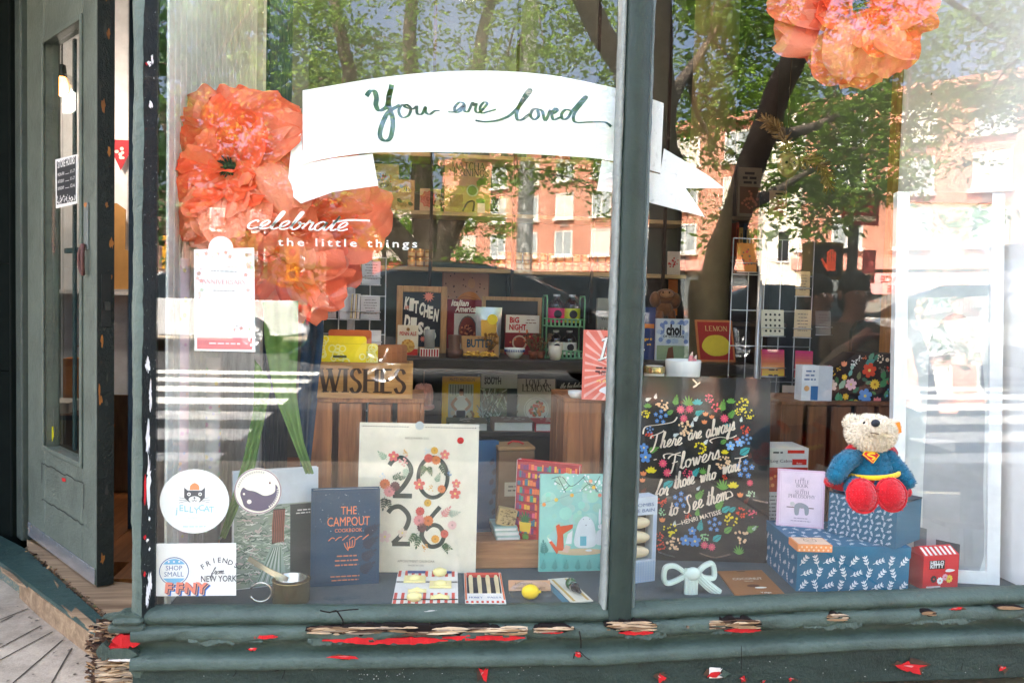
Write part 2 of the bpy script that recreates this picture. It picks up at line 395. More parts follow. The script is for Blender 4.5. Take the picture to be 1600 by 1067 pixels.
# the orange brick apartment block, set obliquely to the shop
near=Vector((20.6,-18.5,0)); far=Vector((1.6,-43.6,0))
FB=Frame(near,far-near,(0,0,1)); LB=(far-near).length
th=Thing('brick_apartment_building','orange brick apartment block with rows of pale windows across the street','building')
w=th.part('wall'); w.box(FB,0,2.6,-9,LB,8.1,0,m_brick)
w2=th.part('shop_level_wall'); w2.box(FB,0,0,-9,LB,2.597,-.15,paper((150,140,132)))
bd=th.part('band'); bd.box(FB,0,2.35,-.148,LB,2.75,.18,paper((214,150,136)))
r_=th.part('roof'); r_.box(FB,-.2,8.103,-9.2,LB+.2,8.4,.25,m_brick)
for row in range(3):
 for k in range(13):
  x=1.6+k*2.25; y=3.1+row*1.75
  window(th,FB,x,y,1.1,1.15,1,True,paper((150,158,160),.12)if(k*3+row)%4 else paper((206,200,186),.4))
  if(k+row)%2==0:
   ac=th.part('air_conditioner_grille'); ac.box(FB,x+.3,y-.42,.0,x+.8,y-.16,.03,paper((120,110,104)))
for k in range(9):
 sx=1.0+k*3.3; sh=th.part('shop_window'); sh.box(FB,sx,.5,-.148,sx+2.7,2.2,-.09,paper((90,96,98),.12))
rl=th.part('balcony_railing')
for k in range(24):rl.box(FB,15.5+k*.13,6.0,.62,15.53+k*.13,6.9,.65,m_dark)
rl.box(FB,15.4,6.903,.6,18.7,6.96,.67,m_dark); rl.box(FB,15.4,5.9,.161,18.7,5.997,.67,m_cream)
th.done()
# the lease banner hangs along the shop level
th=Thing('lease_banner','pink and white retail space for lease banner on the brick block','banner'); b=th.body()
x0=2.0; b.box(FB,x0,1.5,.02,x0+6.2,2.22,.08,paper((236,170,168)))
Fs=FB.sub(x0,1.5,.08)
for k in range(2):
 b.text(Fs,'RETAIL SPACE',1.55+3.1*k,.40,.32,paper((150,40,50)),.01,bold=.01); b.text(Fs,'FOR LEASE',1.55+3.1*k,.08,.32,paper((150,40,50)),.01,bold=.01)
th.done()
# cream block between
FC=Frame(R(1246,470,27)*1.0,(-1,-.25,0),(0,0,1)); FC.o.z=0
th=Thing('cream_building','narrow cream rendered building beside the orange brick block','building')
w=th.part('wall'); w.box(FC,-.1,0,-4,1.35,8.2,0,m_cream); rf=th.part('roof'); rf.box(FC,-.2,8.203,-4.1,1.5,8.5,.15,m_frame)
for k in range(2):window(th,FC,.35,2.6+k*2.8,.5,1.2,0,False,m_dark)
th.done()
# brown brick terrace far left
FL=Frame((-9,-58,0),(-1,.12,0),(0,0,1))
th=Thing('brown_brick_building','low brown brick building far down the street behind trees','building')
w=th.part('wall'); w.box(FL,-3,0,-10,24,7.6,0,m_brown); rf=th.part('roof'); rf.box(FL,-3.2,7.603,-10.2,24.2,8.0,.3,m_brown)
for row in range(2):
 for k in range(9):window(th,FL,-1.5+k*2.7,2.6+row*2.6,1.0,1.5,1)
th.done()
FM=Frame((2.2,-46,0),(-1,0,0),(0,0,1))
th=Thing('pale_house','pale house with red storefront sign seen between tree stems','building')
w=th.part('wall'); w.box(FM,0,3.0,-8,4.4,6.2,0,paper((186,176,168),.8)); w=th.part('shop_level_wall'); w.box(FM,0,0,-8,4.4,2.997,-.1,paper((150,60,52)))
rf=th.part('roof'); rf.box(FM,-.3,6.203,-8.2,4.7,6.5,.3,m_dark)
for k in range(2):window(th,FM,.6+k*2.0,3.8,1.0,1.4,1)
th.done()
# ------------------------------------------------------------------ trees
m_bark=surf('bark',(62,52,44),(104,92,78),9.0,.9,.02,34)
m_leaf=leafy((70,104,36),(138,172,66),.55); m_leaf2=leafy((40,74,48),(92,132,78))
def leaves(mb,centres,n,rad,size,mat):
 ce=np.repeat(np.asarray(centres,float),n,0); k=len(ce)
 d=npr.normal(size=(k,3)); d/=np.linalg.norm(d,axis=1)[:,None]; rr=rad*.8*npr.random(k)**.75
 p=ce+d*rr[:,None]*np.array([1.25,1.25,.55])
 a=npr.normal(size=(k,3)); a[:,2]*=.5; a/=np.linalg.norm(a,axis=1)[:,None]
 b_=np.cross(a,npr.normal(size=(k,3))); b_/=np.linalg.norm(b_,axis=1)[:,None]
 s_=size*(.6+.9*npr.random(k)); L=a*s_[:,None]; Wd=b_*(s_*.42)[:,None]
 vs=np.stack([p-L,p+Wd,p+L,p-Wd],1).reshape(-1,3); o=len(mb.v)
 mb.v.extend(map(tuple,vs)); q=mb.mi(mat)
 for i in range(k):mb.f.append((o+4*i,o+4*i+1,o+4*i+2,o+4*i+3))
 mb.fm.extend([q]*k); mb.sm.extend([False]*k)
def limb(mb,pts,r0,r1,jit=.03):
 q=smooth_pts([tuple(p)for p in pts],5); n=len(q)
 q=[Vector(p)+Vector((rnd.uniform(-1,1),rnd.uniform(-1,1),0))*jit*(0 if i in(0,n-1)else r0*3)for i,p in enumerate(q)]
 mb.tube(q,[r0+(r1-r0)*i/(n-1)for i in range(n)],m_bark,9)
def tree(name,label,base,limbs,regions,n,rad,size,mat,twigs=True):
 th=Thing(name,label,'tree'); tk=th.part('trunk'); cr=th.part('crown'); ends=[]
 for pts,r0,r1 in limbs:
  limb(tk,pts,r0,r1); ends+=[Vector(p)for p in pts[1:]]
 cs=[]
 for(u0,u1,v0,v1,y0,y1,cnt)in regions:
  for _ in range(max(2,cnt//4)):
   u=rnd.uniform(u0,u1); v=rnd.uniform(v0,v1); c=R(u,v,rnd.uniform(y0,y1)); k=rnd.choice((1,3,4,6,7)); s_=rad*rnd.uniform(.8,1.5)
   for _ in range(k):cs.append(tuple(c+Vector((rnd.gauss(0,s_),rnd.gauss(0,s_),rnd.gauss(0,s_*.5)))))
 if twigs:
  todo=[Vector(c)for c in cs[::3]]; todo.sort(key=lambda c:min((p-c).length for p in ends))
  for c in todo:
   e=min(ends,key=lambda p:(p-c).length); l=(c-e).length
   m_=(c+e)/2+Vector((rnd.uniform(-.12,.12),rnd.uniform(-.12,.12),.08))*min(1.5,l); limb(tk,[e,m_,c],min(.03,.010+.012*l),.005); ends.append(c)
 leaves(cr,cs,n,rad,size,mat); return th.done(Vector(base))
gz=lambda u,Y,z=0.0:Vector((R(u,480,Y).x,-Y,z))
# big tree across the street (three stems)
bA=gz(672,16.2)
tree('street_tree','large three stemmed locust tree across the street mirrored left of the mullion',bA,[([bA-Vector((0,0,.1)),gz(668,16.2,1.2),R(668,415,16.2)],.46,.40),([R(668,420,16.2),R(600,345,16.0),R(560,250,15.6),R(545,110,15),R(520,0,15)],.30,.09),([R(668,420,16.2),R(662,330,16.2),R(655,200,16),R(640,80,16),R(650,-80,16)],.32,.10),([R(672,420,16.2),R(715,330,16.4),R(750,240,16.4),R(745,120,16),R(770,-20,16)],.32,.10),([R(750,240,16.4),R(800,130,16.2),R(830,0,16)],.16,.06)],[(430,960,-260,225,13,18,240),(560,940,225,300,14.5,17,46),(700,800,300,345,15,17,8)],70,.8,.062,m_leaf)
# tree on the near kerb, leaning stems (right of the mullion)
bB=gz(1108,2.62)
tree('kerb_tree','dark trunked tree on the near kerb mirrored right of the mullion',bB,[([bB-Vector((0,0,.1)),R(1112,600,2.62),R(1112,440,2.65)],.15,.125),([bB+Vector((-.28,0,-.1)),R(1040,560,2.62),R(1038,400,2.65),R(1036,250,2.8),R(1030,100,2.9),R(1020,-120,3.0)],.105,.085),([R(1112,450,2.65),R(1150,330,2.62),R(1215,150,2.6),R(1265,40,2.6),R(1330,-120,2.6)],.095,.06),([R(1150,330,2.62),R(1170,400,2.6),R(1182,470,2.58),R(1186,560,2.58)],.035,.05),([R(1045,250,2.8),R(985,120,3.2),R(930,30,3.4),R(900,-80,3.5)],.085,.07),([R(1195,200,2.6),R(1230,210,4.2),R(1290,190,6.2),R(1370,150,8)],.06,.03),([R(1165,320,2.62),R(1210,300,4.5),R(1260,270,6.5),R(1330,235,8)],.05,.02),([R(1035,180,2.85),R(1070,120,4.5),R(1110,60,6.5),R(1150,-20,8)],.055,.025),([R(1075,110,4.7),R(1090,180,6.5),R(1120,230,7.5)],.035,.015),([R(1330,-100,2.6),R(1400,-60,4.5),R(1480,0,7),R(1580,60,8.5)],.06,.025),([R(900,-60,3.5),R(900,0,6),R(930,70,8)],.05,.02)],[(1020,1390,-200,170,6,9,180),(1180,1400,130,320,6,9,115),(1380,1680,-200,190,6,9.5,140),(860,1010,-160,110,6.5,9,50),(1195,1240,300,360,6.5,8,10),(1010,1200,110,270,6.5,9,40)],85,.48,.042,m_leaf)
bC=gz(275,22)
tree('corner_tree','dense tree at the far street corner beside the shop post',bC,[([bC-Vector((0,0,.1)),R(275,360,22),R(300,180,22),R(330,20,22)],.25,.12),([R(300,180,22),R(420,100,21),R(470,0,20)],.14,.06),([R(280,260,22),R(240,120,22),R(250,0,22)],.12,.05)],[(180,460,-200,190,18,25,150),(200,420,190,330,20,24,60),(400,560,60,360,22,26,90)],60,1.05,.12,m_leaf2)
for i,(u,Y,v0,v1,wd)in enumerate([(715,32,330,420,46),(600,34,350,425,60),(420,30,380,450,60)]):
 bb=gz(u,Y)
 tree('small_tree',['small round green tree in front of the orange brick block','small green tree before the pale house','low green tree behind the parked white car'][i],bb,[([bb-Vector((0,0,.1)),R(u,(v0+v1)/2,Y),R(u,v0+20,Y)],.12,.05)],[(u-wd*.6,u+wd*.6,v0,v1,Y-1,Y+1,26)],90,.8,.10,m_leaf)
# ------------------------------------------------------------------ cars
def car(name,label,loc,heading,col,kind='hatch',text=None,group=None):
 """heading 0: bonnet towards +x"""
 th=Thing(name,label,'van' if kind=='van' else 'car',group)
 F=Frame(loc,(cos(heading),sin(heading),0),(0,0,1)); F.az=F.ax.cross(F.ay)
 pc=paper(col,.18,.04,0.3,coat=1.0); gl=paper((40,48,54),.05); blk=paper((22,22,24),.6)
 if kind=='van':
  low=[(-2.6,.35),(2.45,.35),(2.6,.5),(2.55,.95),(1.95,1.12),(1.3,1.95),(1.1,2.1),(-2.5,2.12),(-2.62,1.9)]
  cabin=[(1.88,1.14),(1.28,1.86),(.55,1.86),(.45,1.14)]; Wd=.98
 else:
  low=[(-2.1,.32),(2.05,.32),(2.2,.45),(2.18,.68),(1.95,.82),(1.05,.95),(-1.6,.98),(-2.12,.95),(-2.2,.6)]
  cabin=[(1.12,.93),(.25,1.42),(-.2,1.50),(-1.15,1.48),(-1.95,.96)]; Wd=.89
 bd=th.part('body'); rings=[]
 def shell(mb,poly,prof,m):
  c=np.mean(poly,0); n=len(poly); vs=[]
  for zz,k in prof:vs+=[F.pt(c[0]+(x-c[0])*k,c[1]+(y-c[1])*k,zz)for x,y in poly]
  fs=[(i*n+j,i*n+(j+1)%n,(i+1)*n+(j+1)%n,(i+1)*n+j)for i in range(len(prof)-1)for j in range(n)]
  fs+=[tuple(range(n-1,-1,-1)),tuple(range((len(prof)-1)*n,len(prof)*n))]; mb.add(vs,fs,m)
 q=[tuple(p)for p in smooth_pts(low,4,True)]
 shell(bd,q,[(-Wd,.93),(-Wd*.97,.985),(-Wd*.86,1),(Wd*.86,1),(Wd*.97,.985),(Wd,.93)],pc)
 cb=th.part('cabin_windows')
 if kind=='van':
  for s_ in(-1,1):
   o=[(x,y)for x,y in cabin]; cb.prism(F,o,s_*(Wd-.03)if s_>0 else-Wd-.006,Wd+.006 if s_>0 else-(Wd-.03),gl)
  cb.add([F.pt(1.93,1.16,-.8),F.pt(1.93,1.16,.8),F.pt(1.34,1.93,.74),F.pt(1.34,1.93,-.74)],[(0,1,2,3)],gl)
 else:
  shell(cb,smooth_pts(cabin,4,True),[(-.74,.9),(-.70,.97),(-.6,1),(.6,1),(.70,.97),(.74,.9)],gl)
  rf=th.part('roof'); rf.grid([[F.pt(x,y+.012,z*(.66 if abs(z)<2 else 1))for z in(-1,-.5,0,.5,1)]for x,y in smooth_pts([(.22,1.41),(-.2,1.50),(-.7,1.515),(-1.15,1.48),(-1.35,1.36)],3)],pc)
  for s_ in(-1,1):
   pl=th.part('pillar'); pl.tube([F.pt(1.1,.95,s_*.74),F.pt(.25,1.43,s_*.665)],.035,pc,6); pl.tube([F.pt(-.35,.95,s_*.755),F.pt(-.3,1.49,s_*.66)],.035,blk,6)
   mr=th.part('wing_mirror'); mr.ball(F.pt(.85,1.02,s_*.98),(.07,.07,.11),pc,10,6)
 for x in(-1.35,1.38)if kind!='van' else(-1.75,1.75):
  for s_ in(-1,1):
   wh=th.part('wheel'); r=.34; FW_=Frame(F.pt(x,r,s_*(Wd-.11)),F.ax,F.az*s_,F.ay)
   wh.lathe(FW_,[(.20,.13),(r-.02,.13),(r,.09),(r,-.09),(.1,-.09)],blk,20)
   ri=th.part('rim',wh); ri.lathe(FW_,[(.001,.105),(.06,.12),(.07,.10),(.2,.10),(.215,.132)],paper((176,178,180),.25,.05,.8),16)
   for k in range(5):
    a=2*pi*k/5; ri.tube([FW_.pt(.05*cos(a),.115,.05*sin(a)),FW_.pt(.2*cos(a),.115,.2*sin(a))],.022,paper((196,198,200),.25,.05,.8),6)
 fx=2.19 if kind!='van' else 2.585; hy=.66 if kind!='van' else .85
 for s_ in(-1,1):
  hl=th.part('headlight'); hl.ball(F.pt(fx-.16,hy+.02,s_*.66),(.2,.08,.17),paper((238,240,244),.08),12,8,F)
  tl=th.part('tail_light'); tl.ball(F.pt(-2.17 if kind!='van' else-2.6,.82,s_*.7),(.06,.1,.12),paper((150,20,22),.15),10,6,F)
 gr=th.part('grille'); gr.box(F,fx-.06,hy-.13,-.42,fx+.02,hy+.02,.42,blk)
 for k in range(3):gr.box(F,fx+.0205,hy-.12+.05*k,-.4,fx+.03,hy-.105+.05*k,.4,paper((190,192,195),.2,.05,.8))
 if text:
  lt=th.part('lettering')
  for s_,ax in((1,F.ax),(-1,-F.ax)):
   Ft=Frame(F.pt(-.6*1,1.5,s_*(Wd+.004)),ax,(0,0,1)); lt.text(Ft,text,0,-.02,.26,paper((70,72,84)),.003,bold=.01)
   lt.poly(Ft,[(-.06,.35),(.02,.28),(.1,.36),(.05,.52),(0,.58)],paper((200,60,56)),.003)
   for k in range(2):lt.rect(Ft,-.7,-.22-.16*k,.7,-.17-.16*k,paper((150,152,160)),.003)
 th.done(loc); return th
car('parked_car','silver hatchback parked across the street with its front to the right',Vector((3.1,-11.6,ROAD)),0.06,(188,192,198))
car('parked_car','black hatchback standing nearest in the road beyond the crossing',Vector((1.05,-8.3,ROAD)),0.0,(24,25,28))
car('parked_car','dark hatchback parked behind the kerb tree mirror image',Vector((7.6,-13.6,ROAD)),0.1,(34,36,42))
car('parked_car','white hatchback parked beyond the two seated people',Vector((9.3,-10.2,ROAD)),0.2,(226,228,230))
car('delivery_van','white work van with dark lettering on its side',Vector((11.3,-8.4,ROAD)),0.25,(236,238,240),'van','A.B. Mechanical')
car('parked_car','white saloon car parked far left beside the shop post',Vector((-4.2,-16.5+2.2,ROAD)),pi,(228,230,232))
# ------------------------------------------------------------------ signals and poles
m_yel=paper((206,150,40),.4); m_pole=paper((70,66,60),.5)
th=Thing('pedestrian_signal','brown pole with a pedestrian signal showing a red hand and street signs','traffic signal')
o=gz(1328,8.0); Fp=Frame(o,(-1,0,0),(0,0,1))
pl=th.part('pole'); pl.tube([o-Vector((0,0,.1)),o+Vector((0,0,3.0))],[.075,.06],m_pole,12)
sg=th.part('signal_box'); sg.box(Fp,.18,1.35,-.14,.62,1.82,.12,paper((150,118,54),.45),.02); sg.box(Fp,.06,1.4,-.05,.18,1.46,.05,m_pole); sg.box(Fp,.06,1.7,-.05,.18,1.76,.05,m_pole)
fc=th.part('signal_face',sg); fc.box(Fp,.22,1.39,.121,.58,1.78,.14,paper((40,34,36),.3))
hd=th.part('hand_symbol',sg)
eh=emit((255,90,50),.22)
hd.rect(Fp,.30,1.46,.42,1.58,eh,.145)
for k in range(4):hd.rect(Fp,.30+.032*k,1.58,.324+.032*k,1.70+(.03 if k in(1,2)else 0),eh,.145)
hd.poly(Fp,[(.42,1.47),(.42,1.54),(.48,1.62),(.50,1.60)],eh,.145)
for k,(x,y,w_,h_,c)in enumerate([(-.28,2.05,.5,.42,(158,40,42)),(.1,2.28,.38,.2,(120,96,60)),(-.24,1.32,.17,.42,(190,80,76))]):
 s_=th.part('street_sign'); s_.box(Fp,x,y,.08+.02*k,x+w_,y+h_,.095+.02*k,paper(c))
 s_.rect(Fp,x+.04,y+.05,x+w_-.04,y+.12,paper((226,210,180)),.0965+.02*k)
th.done(o)
def traffic_light(u,v,Y,label):
 th=Thing('traffic_light',label,'traffic light','yellow traffic lights'); p=R(u,v,Y); o=Vector((p.x-.9,p.y,0))
 pl=th.part('pole'); pl.tube([o-Vector((0,0,.1)),Vector((o.x,o.y,p.z+.6))],[.09,.07],m_pole,10); pl.tube([Vector((o.x,o.y,p.z+.5)),Vector((p.x,p.y,p.z+.55))],.03,m_pole,8)
 F=Frame(p,(-1,0,0),(0,0,1)); hs=th.part('housing'); hs.box(F,-.17,-.5,-.14,.17,.5,.14,m_yel,.02)
 for k,c in enumerate([(60,90,60),(190,140,50),(150,40,36)]):
  ln=th.part('lens'); ln.ball(F.pt(0,-.31+.31*k,.14),(.105,.105,.05),paper(c,.2),12,8,F)
 th.done(o)
traffic_light(265,395,24,'yellow traffic light mirrored beside the peeling post')
traffic_light(458,412,22,'yellow traffic light behind the drooping paper flower')
# lamp post right of the big tree
th=Thing('lamp_post','pale grey metal lamp post in front of the orange brick block','lamp post'); o=gz(817,16)
pl=th.part('pole'); pl.tube([o-Vector((0,0,.1)),o+Vector((0,0,.6)),o+Vector((0,0,.8)),o+Vector((0,0,7.5))],[.24,.24,.19,.14],paper((150,152,150),.4),14)
am=th.part('arm'); am.tube([o+Vector((0,0,7.4)),o+Vector((-.5,.3,7.9)),o+Vector((-1.6,.9,8.1))],.05,paper((150,152,150),.4),8)
lh=th.part('lamp_head'); lh.ball(o+Vector((-1.9,1.05,8.08)),(.4,.2,.1),paper((130,132,130),.4),12,8); th.done(o)
# bike rack by the kerb
th=Thing('bike_rack','pale tubular bike rack on the pavement outside','bike rack'); b=th.body(); x0,y0=-2.35,-2.35
b.tube([(x0,y0,0),(x0,y0,.6),(x0+.02,y0,.72),(x0+.12,y0,.8),(x0+.5,y0,.8),(x0+.6,y0,.72),(x0+.62,y0,.6),(x0+.62,y0,0)],.022,paper((206,210,212),.3),10)
b.tube([(x0,y0,.3),(x0+.62,y0,.3)],.016,paper((206,210,212),.3),8); th.done()
# ================================================================== THE SHOP FRONT
ZD=P(590,947,.03).z
GLY=0.0
m_green=oldpaint((44,57,50),.45,1.1)
m_greenl=oldpaint((68,82,73),.42,.9)  # same paint as m_green, lightened as if lit from above on the sill
m_greend=oldpaint((56,68,64),.45,1.0)
m_peel=paper((236,236,232),.7); m_red=oldpaint((196,28,34),.5,.6); m_rot=wood((66,44,30),(176,140,100),'x',.9,1.4); m_rotl=wood((150,118,84),(226,204,172),'x',.9,1.4)
def xz(u,v,Y=0.0):
 p=P(u,v,Y); return p.x,p.z
XL0,XL1=P(201,700,-.05).x,P(224,700,-.05).x; XM0,XM1=P(951,700,-.035).x,P(1003,700,-.035).x
XR=1.72; TOP=2.35
sf=Thing('storefront','grey green painted wooden shop window front with peeling paint','shop front')
# corner post, rounded towards the entrance
cp=sf.part('corner_post'); rows=[]
nr=random.Random(3)
prof=[(.012,.05),(-.003,.02),(-.005,-.01),(.0,-.026),(.009,-.036),(.019,-.040),(.026,-.040)]
NZ=150
for i in range(NZ):
 z=ZD-.012+(TOP-ZD+.012)*i/(NZ-1); j=lambda k:.0011*sin(z*17+k*.7)+.0008*sin(z*43+k*1.1)+nr.uniform(-.0009,.0009)
 rows.append([Vector((XL0+x+j(k),y+j(k+9),z))for k,(x,y)in enumerate(prof)])
cp.grid(rows,oldpaint((84,98,90),.4,1.0))
gs=sf.part('glass_stop',None,'dark strip where the paint has peeled from the post'); rows=[]
for i in range(NZ):
 z=ZD-.02+(TOP-ZD+.02)*i/(NZ-1); w_=.5*nr.uniform(-.003,.003)
 rows.append([Vector((XL0+.026+w_,-.039,z)),Vector((XL0+.029+w_,-.034,z)),Vector((XL0+.038+nr.uniform(-.002,.002),-.014,z)),Vector((XL0+.045,-.006,z)),Vector((XL0+.045,.012,z))])
gs.grid(rows,oldpaint((26,32,31),.5,1.2,.03))
# white flakes left on the strip
fl=sf.part('paint_flakes')
Fst=Frame(Vector((XL0+.028,-.038,0)),Vector((.010,.024,0)),(0,0,1)); Fst.az=Vector((.95,-.32,0))
def blob(cx,cy,rx,ry,n=14,j=.45,r=nr):
 return[(cx+rx*cos(2*pi*i/n)*(1+r.uniform(-j,j)),cy+ry*sin(2*pi*i/n)*(1+r.uniform(-j,j)))for i in range(n)]
for v0,v1 in((560,582),(600,640),(660,712),(722,790),(778,800),(80,95),(155,165),(92,100),(900,935),(918,950),(860,866),(845,850),(812,818)):
 za,zb=P(232,v1,-.05).z,P(232,v0,-.05).z
 fl.poly(Fst,blob(.014+.006*nr.uniform(-1,1),(za+zb)/2,.006*nr.uniform(.5,1.2),(zb-za)/2,26,.5),m_peel,.0035)
for v0,v1 in((742,790),(838,846),(895,903),(95,100)):
 za,zb=P(232,v1,-.05).z,P(232,v0,-.05).z; fl.poly(Fst,blob(.003,(za+zb)/2,.004,(zb-za)/2,12,.4),m_red,.0028)
# mullion
mu=sf.part('mullion'); zb0=ZD-.02
def strip(mb,x0,x1,y0,y1,z0,z1,m,jit=.001,n=90):
 rows=[]
 for i in range(n):
  z=z0+(z1-z0)*i/(n-1); r=lambda:nr.uniform(-jit,jit)
  rows.append([Vector((x0+r(),.015,z)),Vector((x0+r(),y0+.004,z)),Vector((x0+.003+r(),y0,z)),Vector(((x0+x1)/2,y0-.001,z)),Vector((x1-.003+r(),y0,z)),Vector((x1+r(),y0+.004,z)),Vector((x1+r(),.015,z))])
 mb.grid(rows,m)
xm=XM0; wM=XM1-XM0
strip(mu,xm+wM*.17,xm+wM*.84,-.042,.015,zb0,TOP,oldpaint((40,53,47),.42,.45),.0007)
ms_=sf.part('mullion_stop',None,'pale stop bead with white peeling paint'); strip(ms_,xm,xm+wM*.168,-.026,.015,zb0,TOP,oldpaint((140,146,140),.5,1,.02,(34,38,38)),.0014)
ms_=sf.part('mullion_stop'); strip(ms_,xm+wM*.842,xm+wM,-.024,.015,zb0,TOP,oldpaint((96,108,106),.4,.8,.01),.0010)
# moulded sill: a swept profile with lumps
sl_=sf.part('window_sill'); sx0,sx1=P(203,980,-.05).x,2.0
prof=[(.012,.001),(-.010,.001),(-.024,-.003),(-.033,-.010),(-.036,-.019),(-.034,-.028),(-.028,-.0335),(-.026,-.036),(-.030,-.0375),(-.044,-.040),(-.048,-.046),(-.049,-.058),(-.047,-.066),(-.036,-.070),(-.018,-.073),(-.013,-.080),(-.015,-.090),(-.026,-.098),(-.046,-.106),(-.0535,-.112),(-.054,-.128),(-.053,-.1325),(-.048,-.1335)]
Fsill=[]
_sx=[(P(u,v,-.006).x,P(u,v,-.006).z)for u,v in((120,949),(240,948),(520,948),(945,945),(1100,937),(1300,928),(1590,918),(1700,915))]
def sillz(x):
 return float(np.interp(x,[p[0]for p in _sx],[p[1]for p in _sx]))
def sill_pt(x,k,amp=1.0):
 y,z=prof[k]; s_=.9 if 7<k<14 else .25
 d=amp*s_*(.0022*sin(x*23+k*.6)+.0018*sin(x*61+k*1.1+2)+.0012*sin(x*143+k*2.3)); return Vector((x,y+d,sillz(x)+z+d*.7))
NX=420; cols=[]
for i in range(NX):
 x=sx0+(sx1-sx0)*i/(NX-1); cols.append([sill_pt(x,k)+Vector((0,nr.uniform(-1,1),nr.uniform(-1,1)))*.0005 for k in range(len(prof))])
sl_.grid(cols,m_greenl); x_=P(168,960,-.04).x; sl_.box(WORLD,x_,-.046,ZD-.026,sx0+.03,.03,ZD-.004,m_greenl,.008); sl_.box(WORLD,x_+.012,-.052,ZD-.006,XL0+.03,.03,ZD+.012,m_greenl,.010)
for run in range(9):
 x0=-.58+run*.26+nr.uniform(0,.1); n=int(nr.uniform(20,60)); lo=0; pts=[]
 for i in range(n):lo=max(0,min(.010,lo+nr.uniform(-.004,.004))); pts.append((x0+i*.0035,lo*min(1,i/4,(n-1-i)/4)))
 y_=-.0485; sl_.add([p for x,l in pts for p in((x,y_+.002,sillz(x)-.060),(x,y_-.0012+nr.uniform(-.0008,.0008),sillz(x)-.067-l),(x,y_+.008,sillz(x)-.067-l*.9))],[f for i in range(n-1)for f in((3*i,3*i+1,3*i+4,3*i+3),(3*i+1,3*i+2,3*i+5,3*i+4))],m_greenl)
# panel under the sill
bp=sf.part('bulkhead_panel'); cols=[]
for i in range(200):
 x=sx0+.004+(sx1-sx0-.004)*i/199; row=[]
 for j in range(26):
  t=j/25; z0=sillz(x)-.134; zb=.018+.018*min(1,max(0,(x+.6)/1.9)); d=.001*sin(x*9+t*4)+.0006*sin(x*31-t*9)+nr.uniform(-.0003,.0003)
  row.append(Vector((x,-.044+d,z0+(zb-z0)*t)))
 row.append(Vector((x,.05,row[-1].z))); cols.append(row)
bp.grid(cols,m_green)
# bare rotten wood, red undercoat and flakes where the paint is gone
FS=Frame(Vector((0,-.0,0)),(1,0,0),(0,0,1))
dk=paper((24,17,14),.9); m_prim=paper((214,206,196),.8); m_fib=[wood((36,24,17),(96,66,44),'x',.9,1.4),m_rot,m_rotl,wood((110,96,80),(170,152,130),'x',.9,1.4),dk]
def ragged(u0,u1,v0,v1,m,y,n=22,j=.25,thick=.0012,name='peeling_patch'):
 """an irregular, sharp edged flake lying on the painted face"""
 a,b_=P(u0,(v0+v1)/2,y),P(u1,(v0+v1)/2,y); zt,zb=P((u0+u1)/2,v0,y).z,P((u0+u1)/2,v1,y).z
 mb=sf.part(name)if isinstance(name,str)else name; top=[]; bot=[]; n=max(6,n); h=(zt-zb)/2; et=eb=.5
 for i in range(n+1):
  t=i/n; e=min(1,3.5*t+.12,3.5*(1-t)+.12); x=a.x+(b_.x-a.x)*t+nr.uniform(-.35,.35)*(b_.x-a.x)/n; zc=a.z+(b_.z-a.z)*t
  if nr.random()<.45:et=nr.uniform(.35,1.15)
  if nr.random()<.45:eb=nr.uniform(.35,1.15)
  top.append((x,zc+h*e*(et*(.4+j)+(.6-j)))); bot.append((x+nr.uniform(-.2,.2)*(b_.x-a.x)/n,zc-h*e*(eb*(.4+j)+(.6-j))))
 F=Frame(Vector((0,y,0)),(1,0,0),(0,0,1)); vs=[]
 for(x1,z1),(x2,z2)in zip(top,bot):q=nr.uniform(-.0008,.0008); vs+=[F.pt(x1,z1,-.02),F.pt(x1,z1,thick+q),F.pt(x2,z2,thick+q),F.pt(x2,z2,-.02)]
 mb.add(vs,[f for i in range(n)for f in((4*i,4*i+1,4*i+5,4*i+4),(4*i+1,4*i+2,4*i+6,4*i+5),(4*i+2,4*i+3,4*i+7,4*i+6))],m)
def fibres(mb,u0,u1,v0,v1,y,n,pal=(0,1,1,2,3),lmax=60,tilt=.05):
 """splintered wood: thin slivers running with the grain"""
 for _ in range(n):
  u=nr.uniform(u0,u1); v=nr.uniform(v0,v1); l=min(nr.uniform(6,lmax),2*(u-u0)+3,2*(u1-u)+3); a=P(u-l/2,v,y); c=P(u+l/2,v,y); w_=nr.uniform(.0008,.0030)
  d=(c-a).normalized(); d=(d+Vector((0,nr.uniform(-tilt,tilt)*.6,nr.uniform(-tilt,tilt)))).normalized(); F=Frame((a+c)/2+Vector((0,nr.uniform(-.004,.001),0)),d,Vector((0,0,1))-d*d.z); L=(c-a).length/2
  mb.prism(F,[(-L,-w_*.3),(-L*.3,-w_),(L*.6,-w_*.8),(L,0),(L*.5,w_*.9),(-L*.5,w_)],-.0015,.0012,m_fib[nr.choice(pal)])
def rotten(u0,u1,v0,v1,y,n,red=None,pal=(0,1,1,2,3)):
 mb=sf.part('rotten_patch'); ragged(u0,u1,v0,v1,dk,y,int((u1-u0)/5)+6,.3,.001,mb); h=v1-v0; fibres(mb,u0+3,u1-3,v0+h*.18,v1-h*.15,y-.0015,n,pal)
 for r in red or():ragged(*r,m_red,y-.0022,int((r[1]-r[0])/5)+6,.3,.0012,mb);
rotten(478,826,975,993,-.0475,90,[(504,700,994,1006),(690,820,991,1001),(392,434,991,998)],(0,1,2,2,3))
rotten(832,898,976,988,-.0475,18,[(838,880,984,990)]); rotten(946,1028,967,988,-.0475,34,[(968,1022,984,992)],(2,2,2,1,3)); rotten(1106,1190,965,984,-.0475,34,[(1132,1190,981,988)],(0,1,2,0))
